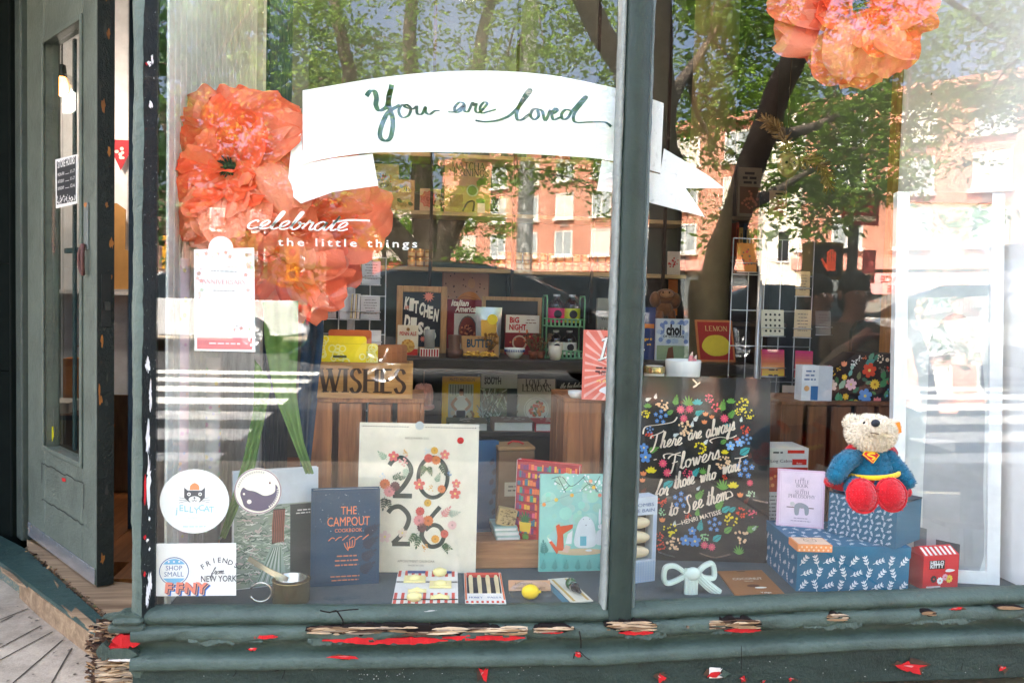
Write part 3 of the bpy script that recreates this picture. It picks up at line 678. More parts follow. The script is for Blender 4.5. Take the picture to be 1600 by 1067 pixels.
rotten(1290,1328,958,971,-.0475,12,None,(1,2,3)); rotten(1438,1464,953,962,-.0475,8,None,(0,1)); rotten(1070,1078,976,982,-.0475,4); rotten(1556,1600,947,951,-.0475,5,None,(0,1))
def shard(u0,u1,v0,v1,m,y,n=9,name='peeling_patch'):
 """a small angular chip"""
 mb=sf.part(name)if isinstance(name,str)else name; F=Frame(Vector((0,y,0)),(1,0,0),(0,0,1)); an=sorted(nr.uniform(0,6.283)for _ in range(n)); q=[]
 for t in an:
  r=nr.choice((nr.uniform(.45,.8),nr.uniform(.9,1.25))); p=P((u0+u1)/2+r*cos(t)*(u1-u0)/2,(v0+v1)/2+r*sin(t)*(v1-v0)/2,y); q.append((p.x,p.z))
 mb.prism(F,q,0,.0009,m)
for q in((515,562,1022,1031,-.0553,12),(386,402,1011,1016,-.0535,8),(1480,1508,948,953,-.0495,9),(744,764,1042,1066,-.0475,8),(1022,1040,1050,1066,-.0475,9),(1398,1448,1031,1053,-.0475,14),(1155,1168,1056,1066,-.0475,7),(1232,1244,1058,1064,-.0475,7),(1560,1573,1038,1049,-.0475,8),(898,910,1017,1026,-.0553,7),(1190,1197,1062,1066,-.0475,6)):
 mb=sf.part('peeling_patch'); shard(q[0]-2,q[1]+2,q[2]-1.5,q[3]+1.5,m_fib[0],q[4]+.0002,q[5],mb); shard(*q[:4],m_red,q[4]-.0008,q[5],mb); shard((q[0]*2+q[1])/3-2,(q[0]+q[1]*2)/3,(q[2]*2+q[3])/3-1,(q[2]+q[3])/2,paper((196,120,116),.8),q[4]-.0018,6,mb)
mb=sf.part('peeling_patch'); shard(1102,1136,1040,1064,m_fib[0],-.0473,11,mb); shard(1104,1132,1042,1062,m_prim,-.0480,10,mb); shard(1106,1126,1046,1062,m_red,-.049,9,mb); shard(1124,1142,1046,1058,m_greenl,-.052,6,mb)
shard(664,684,952.5,956,paper((170,170,164),.8),-.036,8)
sp_=sf.part('paint_specks')
for k in range(70):u=nr.choice((nr.uniform(560,640),nr.uniform(240,1590))); v=nr.uniform(1028,1060); shard(u,u+nr.uniform(1,3),v,v+nr.uniform(1,2),paper((176,176,170),.8),-.0464,6,sp_)
# cracks
cr_=sf.part('paint_cracks')
def crack(pts,y,w=.0016):
 F=Frame(Vector((0,y,0)),(1,0,0),(0,0,1)); cr_.stroke(F,[(P(u,v,y).x+nr.uniform(-.001,.001),P(u,v,y).z)for u,v in pts],w,dk,.001,2)
crack([(500,953),(515,956),(525,953),(532,962),(536,972),(528,982)],-.041,.0035); crack([(520,955),(545,952),(560,951)],-.039,.003); crack([(905,985),(908,1000),(907,1012)],-.056,.003); crack([(898,1020),(896,1028)],-.057,.003)
crack([(1158,1008),(1159,1030),(1157,1050)],-.0565); crack([(905,1016),(915,1026),(921,1030)],-.057,.002); crack([(360,1040),(370,1048),(364,1056)],-.05); crack([(430,1048),(445,1044),(440,1060)],-.05); crack([(1504,1035),(1502,1046)],-.053)
# rotten left end of the sill
rt_=sf.part('rotten_corner',None,'rotten splintered wood end with red undercoat showing')
rr=random.Random(5); cols=[]
for i in range(14):
 row=[]
 for j in range(16):p=P(150+i*5.6-j*.6,966+j*7.0,-.004+.012*(13-i)/13); row.append(p+Vector((0,rr.uniform(-.004,.004),0)))
 cols.append(row)
rt_.grid(cols,m_fib[0],False); fibres(rt_,140,222,972,1000,-.014,80,(0,1,1,2,3,4),26,.35); fibres(rt_,150,222,1030,1066,-.022,110,(1,2,2,3,3),34,.2); fibres(rt_,134,160,1000,1066,-.016,60,(0,1,4,0),22,.6)
ragged(176,222,988,1012,m_red,-.040,9,.35); ragged(207,222,972,990,m_red,-.041,7,.3); ragged(158,204,1008,1014,m_red,-.037,9,.4)
for q in((162,216,1013,1030),(150,172,1004,1030),(160,222,958,970),(204,226,1030,1062)):ragged(*q,m_greenl,-.043,9,.3)
ragged(170,214,1029,1033,m_prim,-.0435,9,.4)
# panes
gp=glass(.045,edge=.3); gA=sf.part('window_pane'); gA.box(WORLD,XL0+.04,-.003,sillz(0)-.01,XM0+.012,.003,TOP,gp)
gB=sf.part('window_pane'); gB.box(WORLD,XM1-.012,-.003,sillz(0)-.01,XR,.003,TOP,gp)
rp=sf.part('right_post'); rp.box(WORLD,XR-.004,-.06,.05,XR+.14,.05,TOP,m_green)
tb=sf.part('top_rail'); tb.box(WORLD,XL0-.02,-.07,TOP+.001,XR+.14,.05,TOP+.18,m_green)
sf.done((0,0,0))
# building round it
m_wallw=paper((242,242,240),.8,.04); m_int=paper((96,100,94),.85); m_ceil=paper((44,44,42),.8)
BACK=2.75
sb=Thing('shop_building','brick shop building with the display window at street level','building')
uw=sb.part('upper_wall'); uw.box(WORLD,XL0-.02,-.05,TOP+.182,14,.3,7.6,m_brown); uw.box(WORLD,-14,-.05,TOP+.3,XL0-.022,1.6,7.6,m_brown); uw.box(WORLD,XR+.142,-.05,-.2,14,.3,TOP+.18,m_brown)  # unseen storey, stretched left and sized to keep the sun off the front
rf=sb.part('roof'); rf.box(WORLD,-14,-.05,7.603,14,11,7.9,m_dark)
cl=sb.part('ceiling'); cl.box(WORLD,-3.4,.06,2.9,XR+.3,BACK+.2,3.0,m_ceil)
bw=sb.part('back_wall'); bw.box(WORLD,-1.9,BACK,0,XR+.3,BACK+.1,2.897,m_int); bw.box(WORLD,-3.4,BACK,0,-1.9005,BACK+.1,2.897,paper((36,38,36),.8))  # left stretch darker in colour, standing for shade behind the door glass
sw=sb.part('side_wall'); sw.box(WORLD,XR+.16,.31,0,XR+.26,BACK-.003,2.897,m_int); sw.box(WORLD,-3.5,1.4,0,-3.403,BACK,2.897,m_int)
sb.done((0,0,0))
b=MB(); m_fl=wood((112,62,28),(176,112,62),'y',.35); f1,f2=G(44,846,.075),G(170,952,.075)
for i in range(40):
 x=-3.4+i*.13; y0=max(.12,f1.y+(f2.y-f1.y)*(x-f1.x)/(f2.x-f1.x)+.16)if x<-.5 else .1; b.box(WORLD,x,y0,-.02,x+.1285,BACK,.072+.0004*(i%3),m_fl)
struct('shop_floor',b,label='worn orange wooden floorboards inside the shop',cat='floor')
# ================================================================== drawn lettering and printed motifs
SCR={'a':(1.0,[[(.72,.82),(.45,1),(.1,.6),(.14,.12),(.42,0),(.7,.5),(.76,.95),(.72,.35),(.82,.02),(1.05,.18)]]),'b':(.9,[[(0,.15),(.3,1.1),(.46,1.95),(.3,2.05),(.17,1.2),(.14,.3),(.36,0),(.66,.35),(.58,.85),(.5,.8),(.66,.7),(.95,.75)]]),'c':(.8,[[(.64,.8),(.45,1),(.1,.6),(.14,.12),(.42,0),(.85,.22)]]),'d':(1.05,[[(.72,.82),(.45,1),(.1,.6),(.14,.12),(.42,0),(.72,.5),(.95,1.9),(.76,.5),(.86,.02),(1.1,.18)]]),'e':(.78,[[(0,.15),(.4,.42),(.6,.8),(.42,1),(.14,.65),(.16,.14),(.42,0),(.82,.22)]]),'f':(.65,[[(0,.15),(.38,1.2),(.58,1.95),(.42,2.05),(.28,1.1),(.08,-.8),(.26,-.9),(.32,-.2),(.3,.15),(.68,.3)]]),'h':(.95,[[(0,.15),(.34,1.2),(.52,1.95),(.36,2.05),(.2,1.0),(.1,0)],[(.12,.4),(.42,.98),(.6,.8),(.54,.15),(.7,0),(.98,.2)]]),'i':(.55,[[(0,.15),(.25,.95),(.2,.2),(.34,0),(.58,.2)],[(.32,1.4),(.36,1.45)]]),'l':(.58,[[(0,.15),(.38,1.2),(.5,1.95),(.34,2.05),(.2,1.2),(.16,.2),(.32,0),(.6,.2)]]),'m':(1.45,[[(0,.6),(.16,.95),(.14,0)],[(.15,.4),(.42,.98),(.56,.75),(.52,0)],[(.54,.4),(.84,.98),(1.0,.75),(.95,.15),(1.1,0),(1.48,.2)]]),'n':(.98,[[(0,.6),(.16,.95),(.13,0)],[(.14,.4),(.44,.98),(.6,.75),(.55,.15),(.7,0),(1.0,.2)]]),'o':(.85,[[(.5,.95),(.16,.8),(.1,.25),(.38,0),(.68,.4),(.6,.9),(.44,.92),(.6,.72),(.92,.78)]]),'r':(.78,[[(0,.15),(.25,.9),(.28,1.08),(.38,.86),(.58,.86),(.54,.2),(.66,0),(.82,.18)]]),'s':(.7,[[(0,.15),(.42,1.05),(.5,.55),(.48,.1),(.2,.04),(.1,.16)],[(.42,.03),(.74,.2)]]),'t':(.62,[[(0,.15),(.32,1.1),(.42,1.7),(.26,.3),(.38,0),(.66,.2)],[(.08,1.15),(.7,1.22)]]),'u':(.98,[[(0,.4),(.16,.95),(.12,.25),(.3,0),(.58,.4),(.7,.95),(.64,.25),(.78,0),(1.02,.2)]]),'v':(.85,[[(0,.7),(.16,.95),(.28,.1),(.36,.05),(.64,.95),(.6,.75),(.9,.8)]]),'w':(1.15,[[(0,.7),(.16,.95),(.24,.1),(.36,.05),(.56,.9),(.6,.15),(.72,.05),(.98,.95),(.92,.78),(1.2,.8)]]),'y':(.95,[[(0,.4),(.16,.95),(.14,.3),(.34,.08),(.62,.5),(.74,.95),(.6,-.1),(.3,-.9),(.12,-.7),(.4,-.2),(.98,.25)]]),'T':(1.25,[[(-.45,1.5),(-.3,1.85),(.3,1.9),(1.3,2.15),(1.5,2.3)],[(.55,1.95),(.45,1.0),(.2,.05),(-.2,-.3)]]),'F':(1.2,[[(-.3,1.7),(.1,2.0),(1.2,2.05)],[(.6,2.0),(.45,1.0),(.15,-.1),(-.15,-.1)],[(.2,1.0),(.9,1.05)]]),'S':(1.1,[[(1.0,1.7),(.85,2.05),(.45,1.85),(.5,1.2),(.7,.6),(.5,.02),(0,.1),(-.1,.4)]]),'D':(1.5,[[(.45,1.9),(.2,.1),(-.1,0),(.3,0),(1.0,.3),(1.25,1.2),(.8,1.95),(0,1.8)]]),' ':(.55,[]),'-':(.7,[[(.1,.5),(.6,.55)]])}
def script(mb,F,body,x,y,xh,w,mat,ang=0.0,slant=.28,fit=None,h=.001,taper=True):
 tot=sum(SCR.get(ch,SCR['o'])[0]for ch in body); kx=xh if fit is None else fit/tot; ca,sa=cos(ang),sin(ang); cx=0
 for ch in body:
  adv,sts=SCR.get(ch,SCR['o'])
  for st in sts:
   q=[]
   for a,b in st:
    X=(cx+a)*kx+slant*b*xh; Y=b*xh; q.append((x+X*ca-Y*sa,y+X*sa+Y*ca))
   mb.stroke(F,q,w,mat,h,5,False,taper)
  cx+=adv
SER={'A':(.8,[((.02,0),(.4,1),0),((.4,1),(.78,0),1),((.2,.36),(.6,.36),0)]),'C':(.72,[[(.66,.78),(.5,.98),(.22,.92),(.08,.5),(.22,.08),(.5,.02),(.68,.22)]]),'D':(.78,[((.12,0),(.12,1),1),[(.12,.98),(.45,.96),(.72,.5),(.45,.04),(.12,.02)]]),'E':(.66,[((.12,0),(.12,1),1),((.12,.98),(.6,.98),0),((.12,.52),(.48,.52),0),((.12,.02),(.62,.02),0)]),'G':(.8,[[(.68,.78),(.5,.98),(.22,.92),(.08,.5),(.22,.08),(.5,.02),(.68,.16)],((.68,.05),(.68,.42),1)]),'H':(.82,[((.12,0),(.12,1),1),((.7,0),(.7,1),1),((.12,.52),(.7,.52),0)]),'I':(.32,[((.16,0),(.16,1),1)]),'L':(.64,[((.12,0),(.12,1),1),((.12,.02),(.6,.02),0)]),'M':(.95,[((.1,0),(.12,1),0),((.12,1),(.46,.05),1),((.46,.05),(.82,1),0),((.82,1),(.84,0),1)]),'N':(.82,[((.12,0),(.12,1),0),((.12,1),(.7,0),1),((.7,0),(.7,1),0)]),'O':(.8,[[(.4,.99),(.14,.85),(.07,.5),(.14,.15),(.4,.01),(.66,.15),(.73,.5),(.66,.85),(.4,.99)]]),'R':(.74,[((.12,0),(.12,1),1),[(.12,.98),(.5,.95),(.6,.75),(.45,.52),(.12,.5)],((.38,.5),(.7,0),1)]),'S':(.62,[[(.54,.8),(.42,.97),(.2,.95),(.1,.76),(.22,.58),(.44,.44),(.54,.24),(.4,.03),(.18,.03),(.07,.2)]]),'T':(.7,[((.35,0),(.35,1),1),((.04,.98),(.66,.98),0)]),'U':(.8,[[(.12,1),(.12,.3),(.4,.01),(.68,.3),(.68,1)]]),'V':(.78,[((.04,1),(.38,0),1),((.38,0),(.74,1),0)]),'W':(1.1,[((.04,1),(.3,0),1),((.3,0),(.55,.95),0),((.5,1),(.78,0),1),((.78,0),(1.06,1),0)]),'Y':(.74,[((.04,1),(.37,.45),1),((.37,.45),(.7,1),0),((.37,0),(.37,.45),1)]),'P':(.68,[((.12,0),(.12,1),1),[(.12,.98),(.5,.95),(.6,.74),(.46,.5),(.12,.48)]]),' ':(.4,[]),'B':(.7,[((.12,0),(.12,1),1),[(.12,.98),(.46,.95),(.54,.76),(.42,.55),(.12,.53)],[(.12,.53),(.5,.5),(.62,.27),(.48,.03),(.12,.02)]]),'K':(.78,[((.12,0),(.12,1),1),((.14,.45),(.66,1),0),((.3,.6),(.72,0),1)]),'&':(.8,[[(.75,.1),(.3,.75),(.32,.97),(.5,.9),(.42,.65),(.1,.35),(.15,.05),(.45,.05),(.72,.45)]])}
def serif(mb,F,body,x,y,size,mat,fit=None,h=.001,al='c',bold=1.0,space=.06,ser=True,ang=0.0):
 tot=sum(SER.get(c,SER['O'])[0]+space for c in body)-space; kx=size if fit is None else fit/tot
 cx={'l':0,'c':-tot*kx/2,'r':-tot*kx}[al]; tk,tn=.15*size*bold,.07*size*bold; f=F.sub(x,y,0,ang)
 for c in body:
  adv,sts=SER.get(c,SER['O'])
  for st in sts:
   if isinstance(st,tuple):
    a,b,th_=st; p=(cx+a[0]*kx,a[1]*size); q=(cx+b[0]*kx,b[1]*size)
    mb.stroke(f,[p,q],tk if th_ else tn,mat,h,1)
    if ser and abs(a[1]-b[1])>.3:
     for e in(p,q):
      if e[1]<.06*size or e[1]>.94*size:
       yy=0 if e[1]<size/2 else size*.95; w_=(tk if th_ else tn)*.5+.06*size; mb.rect(f,e[0]-w_,yy,e[0]+w_,yy+.05*size,mat,h+.0001)
   else:
    mb.stroke(f,[(cx+a*kx,b*size)for a,b in st],(tk+tn)*.52,mat,h,5,False,True)
  cx+=(adv+space)*kx
# printed flowers and leaves
def daisy(mb,F,x,y,r,c,c2=(250,226,150),n=11,h=.001,inner=.5):
 pts=[]
 for i in range(2*n):
  a=pi*i/n; k=r if i%2==0 else r*inner; pts.append((x+k*cos(a),y+k*sin(a)))
 mb.poly(F,pts,paper(c),h); mb.disc(F,x,y,r*.22,paper(c2),h+.0003,8)
def petals(mb,F,x,y,r,c,c2=(250,220,120),n=5,h=.001,a0=.3):
 for i in range(n):
  a=a0+2*pi*i/n; f=F.sub(x,y,0,a); mb.poly(f,[(r*.1,-.04*r),(r*.45,-.36*r),(r*.9,-.28*r),(r,0),(r*.9,.28*r),(r*.45,.36*r),(r*.1,.04*r)],paper(c),h+.00006*i)
 mb.disc(F,x,y,r*.2,paper(c2),h+.0006,8)
def lf(mb,F,x,y,l,a,c,h=.0009,w=.28):
 f=F.sub(x,y,0,a); mb.poly(f,[(0,0),(l*.3,-l*w),(l*.7,-l*w*.8),(l,0),(l*.7,l*w*.8),(l*.3,l*w)],paper(c),h)
def fern(mb,F,x,y,l,a,c,n=5,h=.0009):
 f=F.sub(x,y,0,a); mb.stroke(f,[(0,0),(l*.9,0)],l*.04,paper(c),h,1)
 for i in range(n):
  t=l*(.15+.75*i/n); k=l*.42*(1-.5*i/n)
  for s_ in(-1,1):lf(mb,f,t,0,k,s_*.9,c,h+.00005,.2)
 lf(mb,f,l*.85,0,l*.3,0,c,h,.25)
def grassy(mb,F,x,y,l,c,n=5,h=.0009):
 for i in range(n):lf(mb,F,x,y,l*(1-.12*abs(i-n/2)),pi/2+(i-(n-1)/2)*.35,c,h+.00004*i,.09)
def dots(mb,F,x,y,r,c,k=14,s=.2,r_=None,h=.001):
 q=r_ or random.Random(int((x+3)*9131+(y+3)*3571))
 for i in range(k):
  a=q.uniform(0,6.28); d=r*math.sqrt(q.random()); mb.disc(F,x+d*cos(a),y+d*sin(a),r*s*q.uniform(.7,1.2),paper(c),h+.00002*i,6)
def lines(mb,F,x0,x1,y,n,dy,t,c,h=.0008,seed=1,al='c'):
 """small print too fine to read"""
 q=random.Random(seed)
 for i in range(n):
  w_=(x1-x0)*q.uniform(.6,1); cx=(x0+x1)/2; a=cx-w_/2 if al=='c' else x0; p=a
  while p<a+w_:s_=q.uniform(1.2,4.5)*t; mb.rect(F,p,y-i*dy,min(p+s_,a+w_),y-i*dy+t,paper(c),h); p+=s_+t*.8
# a book standing on a shelf: cover (the thing itself) and its pages
def book(name,label,F,W,H,T,cov,cat='book',group=None,page=(238,234,222),paint=None,curve=False,spine=None,cm=None):
 th=Thing(name,label,cat,group); b=th.body(); m=cm or paper(cov,.5)
 b.box(F,0,0,-.003,W,H,0,m); b.box(F,0,0,-T,W,H,-T+.003,m); b.box(F,-.001,.0005,-T+.0002,.004,H-.0005,-.0002,paper(spine,.4)if spine else m)
 pg=th.part('pages'); pg.box(F,.0042,.004,-T+.0032,W-.004,H-.003,-.0032,paper(page,.8))
 if paint:paint(b,F)
 th.done(F.pt(W/2,0,-T/2)); return th
# ================================================================== THE DISPLAY BEHIND THE GLASS
m_felt=surf('grey_felt',(58,72,76),(74,88,92),8.0,.95,.003,260)
m_crA=wood((104,58,28),(186,120,68),'z',.7); m_crB=wood((80,46,24),(140,88,50),'z',.7); m_crX=wood((120,78,46),(186,130,82),'x',.7)
th=Thing('display_platform','low window platform covered with grey blue felt','platform'); b=th.body()
b.box(WORLD,XL0+.055,.014,.05,XR-.004,.98,ZD,m_felt); th.done()
# ---- white panel wall on the right, framed print, nail and linen pouch
th=Thing('panel_wall','tall white painted panel wall on the right with brown edge trim','wall')
px0=P(1392,500,.78).x
b=th.part('panel'); b.add([(px0,.78,ZD+.001),(XR-.006,.015,ZD+.001),(XR-.006,.015,2.88),(px0,.78,2.88),(px0+.03,.80,ZD+.001),(XR-.003,.045,ZD+.001),(XR-.003,.045,2.88),(px0+.03,.80,2.88)],[(0,1,2,3),(5,4,7,6),(4,0,3,7),(1,5,6,2),(3,2,6,7)],m_wallw)
t=th.part('edge_trim'); t.box(WORLD,px0-.022,.775,ZD+.001,px0-.001,.81,2.88,wood((120,78,36),(176,122,66),'z',.6))
th.done()
pa,pb=Vector((px0,.78,0)),Vector((XR-.006,.015,0)); FPN=Frame(pa,pb-pa,(0,0,1))
if FPN.az.y>0:FPN.az=-FPN.az
x,y=FPN.px(1449,130)
th=Thing('wall_nail','bent dark iron nail sticking out of the white panel','nail'); b=th.body()
q=[FPN.pt(*FPN.px(u,v),k)for u,v,k in((1456,148,.0),(1452,138,.02),(1450,122,.035))]; b.tube(q,.004,paper((60,54,48),.4,.1,.6),8); b.tube([q[2],q[2]+Vector((0,-.004,.003))],.011,paper((60,54,48),.4,.1,.6),12); th.done()
th=Thing('linen_bag','folded beige linen bag with dark edge hanging from the nail','bag'); b=th.body()
ML=cloth((186,172,140),(150,136,106),700); rows=[]
def sheet(mb,F,left,right,depth,m,folds=3,amp=.008,n=18,k=12):
 rows=[]
 for i in range(n):
  t=i/(n-1); l=np.interp(t*(len(left)-1),range(len(left)),[p[0]for p in left]),np.interp(t*(len(left)-1),range(len(left)),[p[1]for p in left])
  r=np.interp(t*(len(right)-1),range(len(right)),[p[0]for p in right]),np.interp(t*(len(right)-1),range(len(right)),[p[1]for p in right]); row=[]
  for j in range(k):
   s_=j/(k-1); xx,yy=F.px(l[0]+(r[0]-l[0])*s_,l[1]+(r[1]-l[1])*s_); row.append(F.pt(xx,yy,depth+amp*sin(s_*pi*folds+t*1.4)))
  rows.append(row)
 mb.grid(rows,m)
sheet(b,FPN,[(1457,142),(1450,180),(1445,230),(1436,290)],[(1462,142),(1466,190),(1466,240),(1462,292)],.012,cloth((150,136,104),(112,98,74),700),2)
sheet(b,FPN,[(1460,142),(1464,180),(1474,230),(1482,284)],[(1494,150),(1500,190),(1503,230),(1502,288)],.024,ML,3)
b.tube([FPN.pt(*FPN.px(u,v),.03)for u,v in((1456,142),(1457,165),(1462,195),(1471,230))],.003,paper((86,66,44)),6)
th.done()
FR=card((1391,905),(1562,914),(1432,300),Z=ZD,lean=0.085)
th=Thing('framed_print','tall white framed art print with a grey arch leaning against the white panel','picture'); mw=paper((244,244,242),.4)
fr=th.part('frame'); W,H=FR.W,FR.H
fr.box(FR,0,0,-.03,.035,H,0,mw); fr.box(FR,W-.035,0,-.03,W,H,0,mw); fr.box(FR,.0352,H-.03,-.03,W-.0352,H,-.0005,paper((168,150,148),.4)); fr.box(FR,.0352,0,-.03,W-.0352,.035,-.0005,mw)
sh=th.part('print_sheet'); sh.box(FR,.0352,.0352,-.028,W-.0352,H-.0302,-.012,paper((240,240,240),.6))
F2=FR.sub(0,0,-.012)
def pp(F,*q):return[F.px(u,v)for u,v in q]
sh.poly(F2,smooth_pts(pp(F2,(1446,890),(1450,600),(1456,520),(1490,490),(1520,510),(1538,600),(1536,760),(1530,892)),4,True),paper((188,188,194),.6),.0006)
sh.poly(F2,pp(F2,(1462,842),(1500,850),(1498,888),(1462,880)),paper((66,74,84),.5),.0012)
sh.poly(F2,pp(F2,(1428,820),(1448,826),(1446,886),(1427,880)),paper((96,112,126),.5),.0012)
sh.stroke(F2,pp(F2,(1502,892),(1512,888),(1506,900),(1514,894),(1510,906),(1518,890)),.0016,paper((150,150,154)),.0012)
FG_=FR.sub(0,0,-.008)
gl=th.part('glazing'); gl.box(FR,.0355,.0355,-.0085,W-.0355,H-.0305,-.0065,glass(.05)); th.done()
# ---- crates
def crate(name,label,x0,x1,y0,y1,z0,z1,n,mat,slat='z',top=True,group='wooden crates in the display'):
 th=Thing(name,label,'crate',group); g=.018
 for(yy,s_)in((y0,1),(y1-.012,1)):
  fr=th.part('slat_panel'); w_=(x1-x0-g*(n-1))/n
  for k in range(n):fr.box(WORLD,x0+k*(w_+g),yy,z0+.0005*(k%2),x0+k*(w_+g)+w_,yy+.012,z1-.002*(k%3),mat,.002)
 for xx in(x0-.0125,x1+.0005):
  fr=th.part('slat_panel'); m_=max(2,int((y1-y0)/.1)); w_=(y1-y0-g*(m_-1))/m_
  for k in range(m_):fr.box(WORLD,xx,y0+k*(w_+g),z0,xx+.012,y0+k*(w_+g)+w_,z1-.001*(k%2),mat,.002)
 tp=th.part('top_board')
 if top:tp.box(WORLD,x0-.013,y0-.003,z1+.0005,x1+.013,y1+.003,z1+.013,mat,.002)
 else:tp.box(WORLD,x0,y0+.013,z0,x1,y1-.013,z0+.012,mat)
 for xx in(x0,x1-.022):
  ps=th.part('corner_batten'); ps.box(WORLD,xx,y0+.0125,z0+.012,xx+.022,y0+.034,z1-.002,mat)
 return th.done()
yL=.36; a,c=P(482,700,yL),P(655,700,yL); zt=P(560,622,yL).z
crate('wooden_crate','brown slatted crate standing on end below the wishes box',a.x,c.x,yL,yL+.24,ZD,zt-.013,4,m_crA); CLT=zt
yR=.47; a,c=P(886,700,yR),P(1118,700,yR); zt=P(930,622,yR).z
crate('wooden_crate','warm brown crate behind the mullion under the pink book',a.x,c.x,yR,yR+.24,ZD,zt-.013,4,m_crA); CRT=zt
yQ=.62; a,c=P(1250,700,yQ),P(1400,700,yQ); zt=P(1330,628,yQ).z
crate('wooden_crate','dark brown crate carrying the floral magazine file',a.x-.06,c.x,yQ,yQ+.26,ZD,zt-.013,5,m_crB); CQT=zt
# low tray plank between
yT=.30; a,c=P(660,860,yT),P(884,860,yT); zt=P(760,846,yT).z; ztb=P(760,888,yT).z
th=Thing('wooden_tray','low orange wooden tray holding books between the two tall crates','tray')
b=th.part('front_board'); b.box(WORLD,a.x-.05,yT,ZD+.001,c.x+.0,yT+.018,zt,m_crX,.003)
x_,z_=P(877,838,yT-.001).x,P(877,838,yT).z; kb=Frame(Vector((c.x-.03,yT-.0005,zt-.02)),(1,0,0),(0,0,1)); b.disc(kb,0,0,.009,paper((54,34,22)),.0008); b.stroke(kb,[(.013*cos(t),.012*sin(t))for t in np.linspace(0,6.28,14)],.002,paper((110,70,40)),.0008,1)
b=th.part('base_board'); b.box(WORLD,a.x-.05,yT+.0185,ZD+.001,c.x,yT+.2,zt-.012,m_crX); TRT=zt-.012
b=th.part('end_board'); b.box(WORLD,a.x-.064,yT,ZD+.001,a.x-.0505,yT+.2,zt+.03,m_crX); th.done()
# ---- white photo book and navy cookbook at the left
F=card((364,922),(497,906),(363,738),Z=ZD,lean=.06,tr=(506,728))
def paint(b,F):
 W,H=F.W,F.H
 b.rect(F,.002,H*.70,W-.002,H-.002,paper((196,206,212),.4),.0006); b.rect(F,.002,.002,W-.002,H*.70,paper((150,164,150),.4),.0006)
 q=random.Random(4)
 for i in range(420):
  x=q.uniform(.0,.68)*W; y=q.uniform(.02,.68)*H; l=q.uniform(.02,.12)*W
  b.stroke(F,[(x,y),(min(W-.002,x+l*.5),y+q.uniform(-.006,.006)),(min(W-.002,x+l),y+q.uniform(-.008,.008))],q.uniform(.001,.0035),paper(q.choice([(226,230,220),(190,204,184),(104,128,110),(150,172,146),(206,190,184),(92,110,102)])),.0009+.000003*i,1)
 b.poly(F,[(W*.66,.01),(W*.997,.01),(W*.997,H*.69),(W*.66,H*.69)],paper((52,66,66),.4),.0024)
 b.poly(F,[(W*.44,H*.36),(W*.58,H*.38),(W*.6,H*.66),(W*.46,H*.66)],paper((70,50,46)),.0026)
 for k in range(7):b.stroke(F,[(W*(.46+.02*k),H*.37),(W*(.45+.022*k),H*.5),(W*(.47+.02*k),H*.65)],.003,paper((150,96,78)),.0028,3)
 b.poly(F,[(W*.25,H*.02),(W*.62,H*.02),(W*.56,H*.34),(W*.44,H*.36)],paper((166,184,168)),.0027)
 for k in range(9):b.stroke(F,[(W*(.27+.035*k),H*.03),(W*(.46+.01*k),H*.33)],.002,paper((226,230,222)if k%2 else(90,120,96)),.003,1)
 lines(b,F,W*.70,W*.96,H*.63,2,.008,.003,(220,224,220),.0028)
book('photo_book','large pale grey photo book with boots in grass behind the navy book',F,F.W,F.H,.022,(214,218,220),paint=paint)
F=card((485,917),(592,911),(485,767),Z=ZD,lean=.05,tr=(596,761))
def paint(b,F):
 W,H=F.W,F.H; o=paper((226,130,84),.35,.1,.3)
 for k in range(3):b.text(F,['THE','CAMPOUT'][k]if k<2 else 'COOKBOOK',W*.54,H*[.74,.62,.555][k],[.030,.034,.014][k],o,fit=[W*.23,W*.62,W*.4][k])
 q=random.Random(9)
 for i in range(60):b.disc(F,q.uniform(.05,.95)*W,q.uniform(.55,.97)*H,q.uniform(.0004,.0011),paper((196,214,222)),.0009,5)
 for k in range(6):b.stroke(F,[(W*(.25+.1*k),H*.47),(W*(.30+.1*k),H*.50),(W*(.34+.1*k),H*(.49+.015*(k%3)))],.0022,o,.001,4)
 for k in range(5):b.stroke(F,[(W*.54,H*(.36+.01*k)),(W*(.50+.03*k),H*.40),(W*(.48+.04*k),H*(.44+.01*k))],.002,o,.001,4)
 for k in range(4):fern(b,F,W*(.70+.02*k),H*(.12+.13*k),W*.26,.6,(20,44,66),5)
 lines(b,F,W*.3,W*.74,H*.30,3,.012,.0035,(200,120,84)); lines(b,F,W*.25,W*.75,H*.09,2,.010,.003,(200,120,84),seed=5)
 b.stroke(F,[(W*.06,H*.04),(W*.06,H*.96),(W*.94,H*.96),(W*.94,H*.04)],.0008,paper((14,44,68)),.0008,1,True)
book('cookbook','dark teal campout cookbook with copper lettering at the front',F,F.W,F.H,.028,(8,62,88),paint=paint)
# ---- brass measuring cups
m_br=paper((176,156,104),.22,.15,.9)
th=Thing('measuring_cup','nested brass measuring cups with long pale handles by the glass','measuring cup')
c0=G(456,936,ZD); c0=Vector((c0.x,.075,ZD)); V=Frame(c0,(1,0,0),(0,0,1)); r=.046
cu=th.part('cup'); cu.lathe(V,[(.001,.001),(r*.97,.001),(r,.004),(r,.055),(r*1.04,.057),(r*1.0,.058),(r*.94,.055),(r*.94,.006),(.001,.005)],m_br,32)
c2=th.part('inner_cup'); c2.lathe(V,[(.001,.0075),(r*.8,.008),(r*.82,.06),(r*.86,.062),(r*.77,.06),(r*.76,.01),(.001,.0095)],paper((206,200,186),.2,.05,.9),28)
hd=th.part('ring_handle'); hd.tube([V.pt(-r-.008+.0*k,.028+.024*sin(t),0)+Vector((-.018-.026*cos(t),-.01,0))for k,t in enumerate(np.linspace(.4,5.9,18))],.0028,paper((214,210,200),.2,.05,.8),8)
